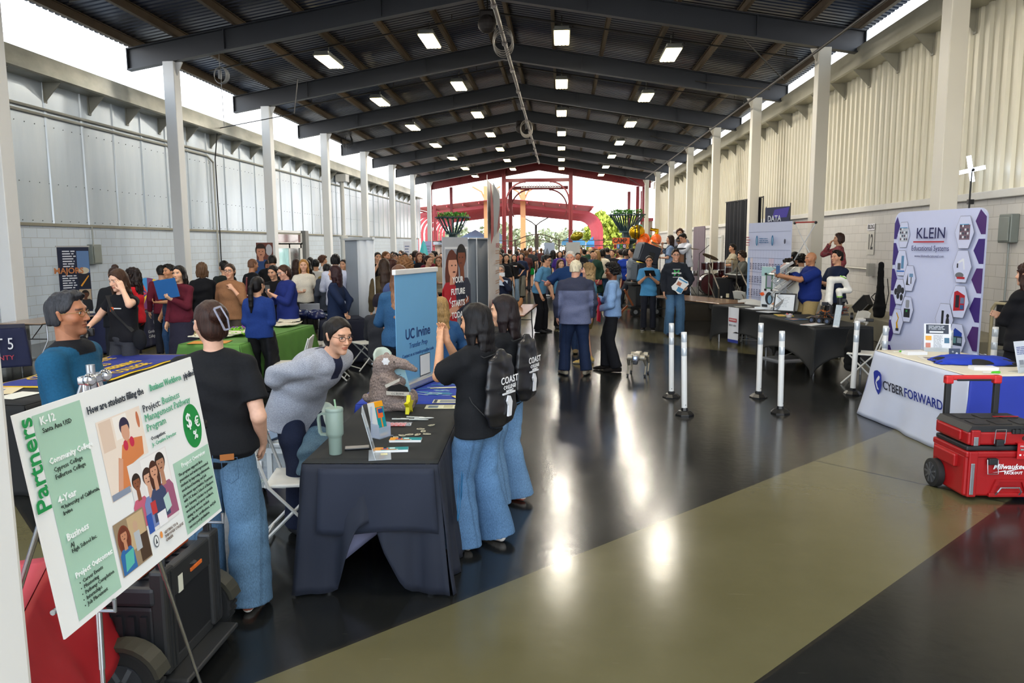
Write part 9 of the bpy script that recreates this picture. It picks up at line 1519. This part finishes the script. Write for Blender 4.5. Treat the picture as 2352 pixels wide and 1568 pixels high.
for k_, (px, py, c, lab) in enumerate(((1469, 525, '#3aa08a', 'small teal balloon above the gold bee balloon'), (1491, 549, '#2f8a4c', 'green balloon beside the gold foil letter'))): d = Z(px, py, 40.6); r = thing('balloon', lab, 'balloon', d); b = MB(); b.ball((0, 0, 0), .2, 10, (1, 1, 1.15)); b.build('balloon_skin', M(c, .3), r, True); b = MB(); b.tube([(0, 0, -.2), (0, 0, -d.z+.02)], .008, 4); b.build('balloon_string', M('#dddddd', .6), r)
r, W_, H_ = board('roll_up_banner', 'banner with mountain photograph and dark foot beyond the central group', 'banner', D(1250, 600, 29), D(1274, 600, 29), 0, 2.05, '#888'); rollbase(r, W_); b = MB(); b.box(0, W_, -.004, .004, .06, H_); b.build('banner_sheet', M('#b9c0cc', .5), r); p = Print(-.005); p.rect('#9aa8c0', 0, W_, 1.0, H_).poly('#59606c', [(0, 1.6), (W_*.3, 1.85), (W_*.6, 1.5), (W_, 1.6), (W_, 1.3), (0, 1.3)]).rect('#9a9078', 0, W_, 1.15, 1.35).fig(W_*.3, 1.2, .42, '#b98a70', '#2a1a14', '#a03a4c').fig(W_*.68, 1.2, .46, '#a87a60', '#17120f', '#2a3a5c').rect('#3a3c54', 0, W_, .06, 1.1); p.build(r)
r, W_, H_ = board('grey_banner_back', 'plain pale grey banner back behind the tall white-haired man', 'banner', D(1300, 600, 24), D(1332, 600, 24), 0, 2.05, '#aaa'); rollbase(r, W_); b = MB(); b.box(0, W_, -.004, .004, .06, H_); b.build('banner_sheet', M('#a9aba9', .5), r)
d = D(973, 575, 30); r = thing('surfboard', 'teal surfboard standing by the left wall near the far end', 'surfboard', (d.x, 30, 0)); b = MB(); b.xlathe([(.22*sin(pi*i/16)**.7+.001, 2.2*i/16) for i in range(17)], (0, 0, 0), (1, .25, 1), 14); b.build('board_body', M('#3fa8b0', .3), r, True)
for k_, (px0, px1, c, lab) in enumerate(((928, 944, '#c9ccd8', 'pale panel with writing by the left wall beyond the teal shirt man'), (975, 992, '#9a9cc8', 'lilac poster panel beside the teal surfboard'))): r, W_, H_ = board('display_panel', lab, 'panel', D(px0, 600, 32), D(px1, 600, 32), 0, 2.15, c); b = MB(); b.box(0, W_, -.02, .02, .3, H_).box(.05, .1, -.2, .2, 0, .3).box(W_-.1, W_-.05, -.2, .2, 0, .3); b.build('panel_sheet', M(c, .5), r); p = Print(-.021); p.lines('#7a82a0', .05, W_-.05, 1.3, 2.0, 6); p.build(r)
# tables in the far crowd
foldtable('dark table under the hands of the person in black uniform', (D(1310, 600, 23).x, 23, 0), (D(1375, 600, 23).x, 23, 0), (D(1310, 600, 23).x, 23.8, 0), col='#2b3150')
tag(MB().box(-.45, .45, -.05, .05, 0, .16, .03).build('red_edged_case', M('#8c2a2c', .5), loc=(D(1350, 600, 22.9).x, 23.2, .742)), 'blue and red case lying on the far dark table', 'case')
# brown panel wall and frame right of the far end
d = Z(1484, 490, 59.5); r = thing('side_kiosk', 'brown boarded wall with red trim at the far right corner', 'kiosk', (d.x, 59.4, 0)); b = MB(); b.box(-.35, .5, 0, .4, 0, 3.7); b.build('boarded_wall', M('#7a6652', .7, var=.2), r); b = MB(); b.box(-.4, .55, -.05, 0, 3.7, 3.95).box(-.4, .55, -.05, 0, 1.7, 1.9).box(-.45, -.35, -.05, .05, 0, 6.0); b.build('red_trim', red, r)
# ---------------------------------------------------------------- LIGHT
w = bpy.data.worlds.new('sky'); S.world = w; w.use_nodes = True; t = w.node_tree; L = t.links
bg = t.nodes['Background']; tc = nn(t, 'TexCoord'); s = nn(t, 'SeparateXYZ'); L.new(tc.outputs['Generated'], s.inputs[0])
r = nn(t, 'ValToRGB'); e = r.color_ramp.elements; e[0].position = 0; e[0].color = (1., .97, .93, 1); e[1].position = .45; e[1].color = (.66, .82, 1., 1)
L.new(s.outputs[2], r.inputs[0]); L.new(r.outputs[0], bg.inputs['Color']); bg.inputs['Strength'].default_value = 2.6
sun = bpy.data.lights.new('sun', 'SUN'); sun.energy = 2.6; sun.angle = radians(.6); sun.color = (1., .84, .62)
so = bpy.data.objects.new('sun', sun); COL.objects.link(so)
d = Vector((.2, .5, -.87)); so.rotation_euler = d.to_track_quat('-Z', 'Y').to_euler()
# the hall's own lamps
for i in [q for q in range(-12, 28) if not -5 < q < 0]:
 y = YB[0]+3.05+BAY*(i//4); x, z = ((XM-4.75, 7.28), (XM-1.85, 7.78), (XM+1.85, 7.78), (XM+4.85, 7.26))[i % 4]
 l = bpy.data.lights.new('lamp_glow', 'AREA'); l.energy = 80 if i >= 0 else 45; l.size = .5; l.color = (1., .95, .86); o = bpy.data.objects.new('lamp_glow', l); COL.objects.link(o); o.location = (x, y, z-.16)
S.view_settings.exposure = .88
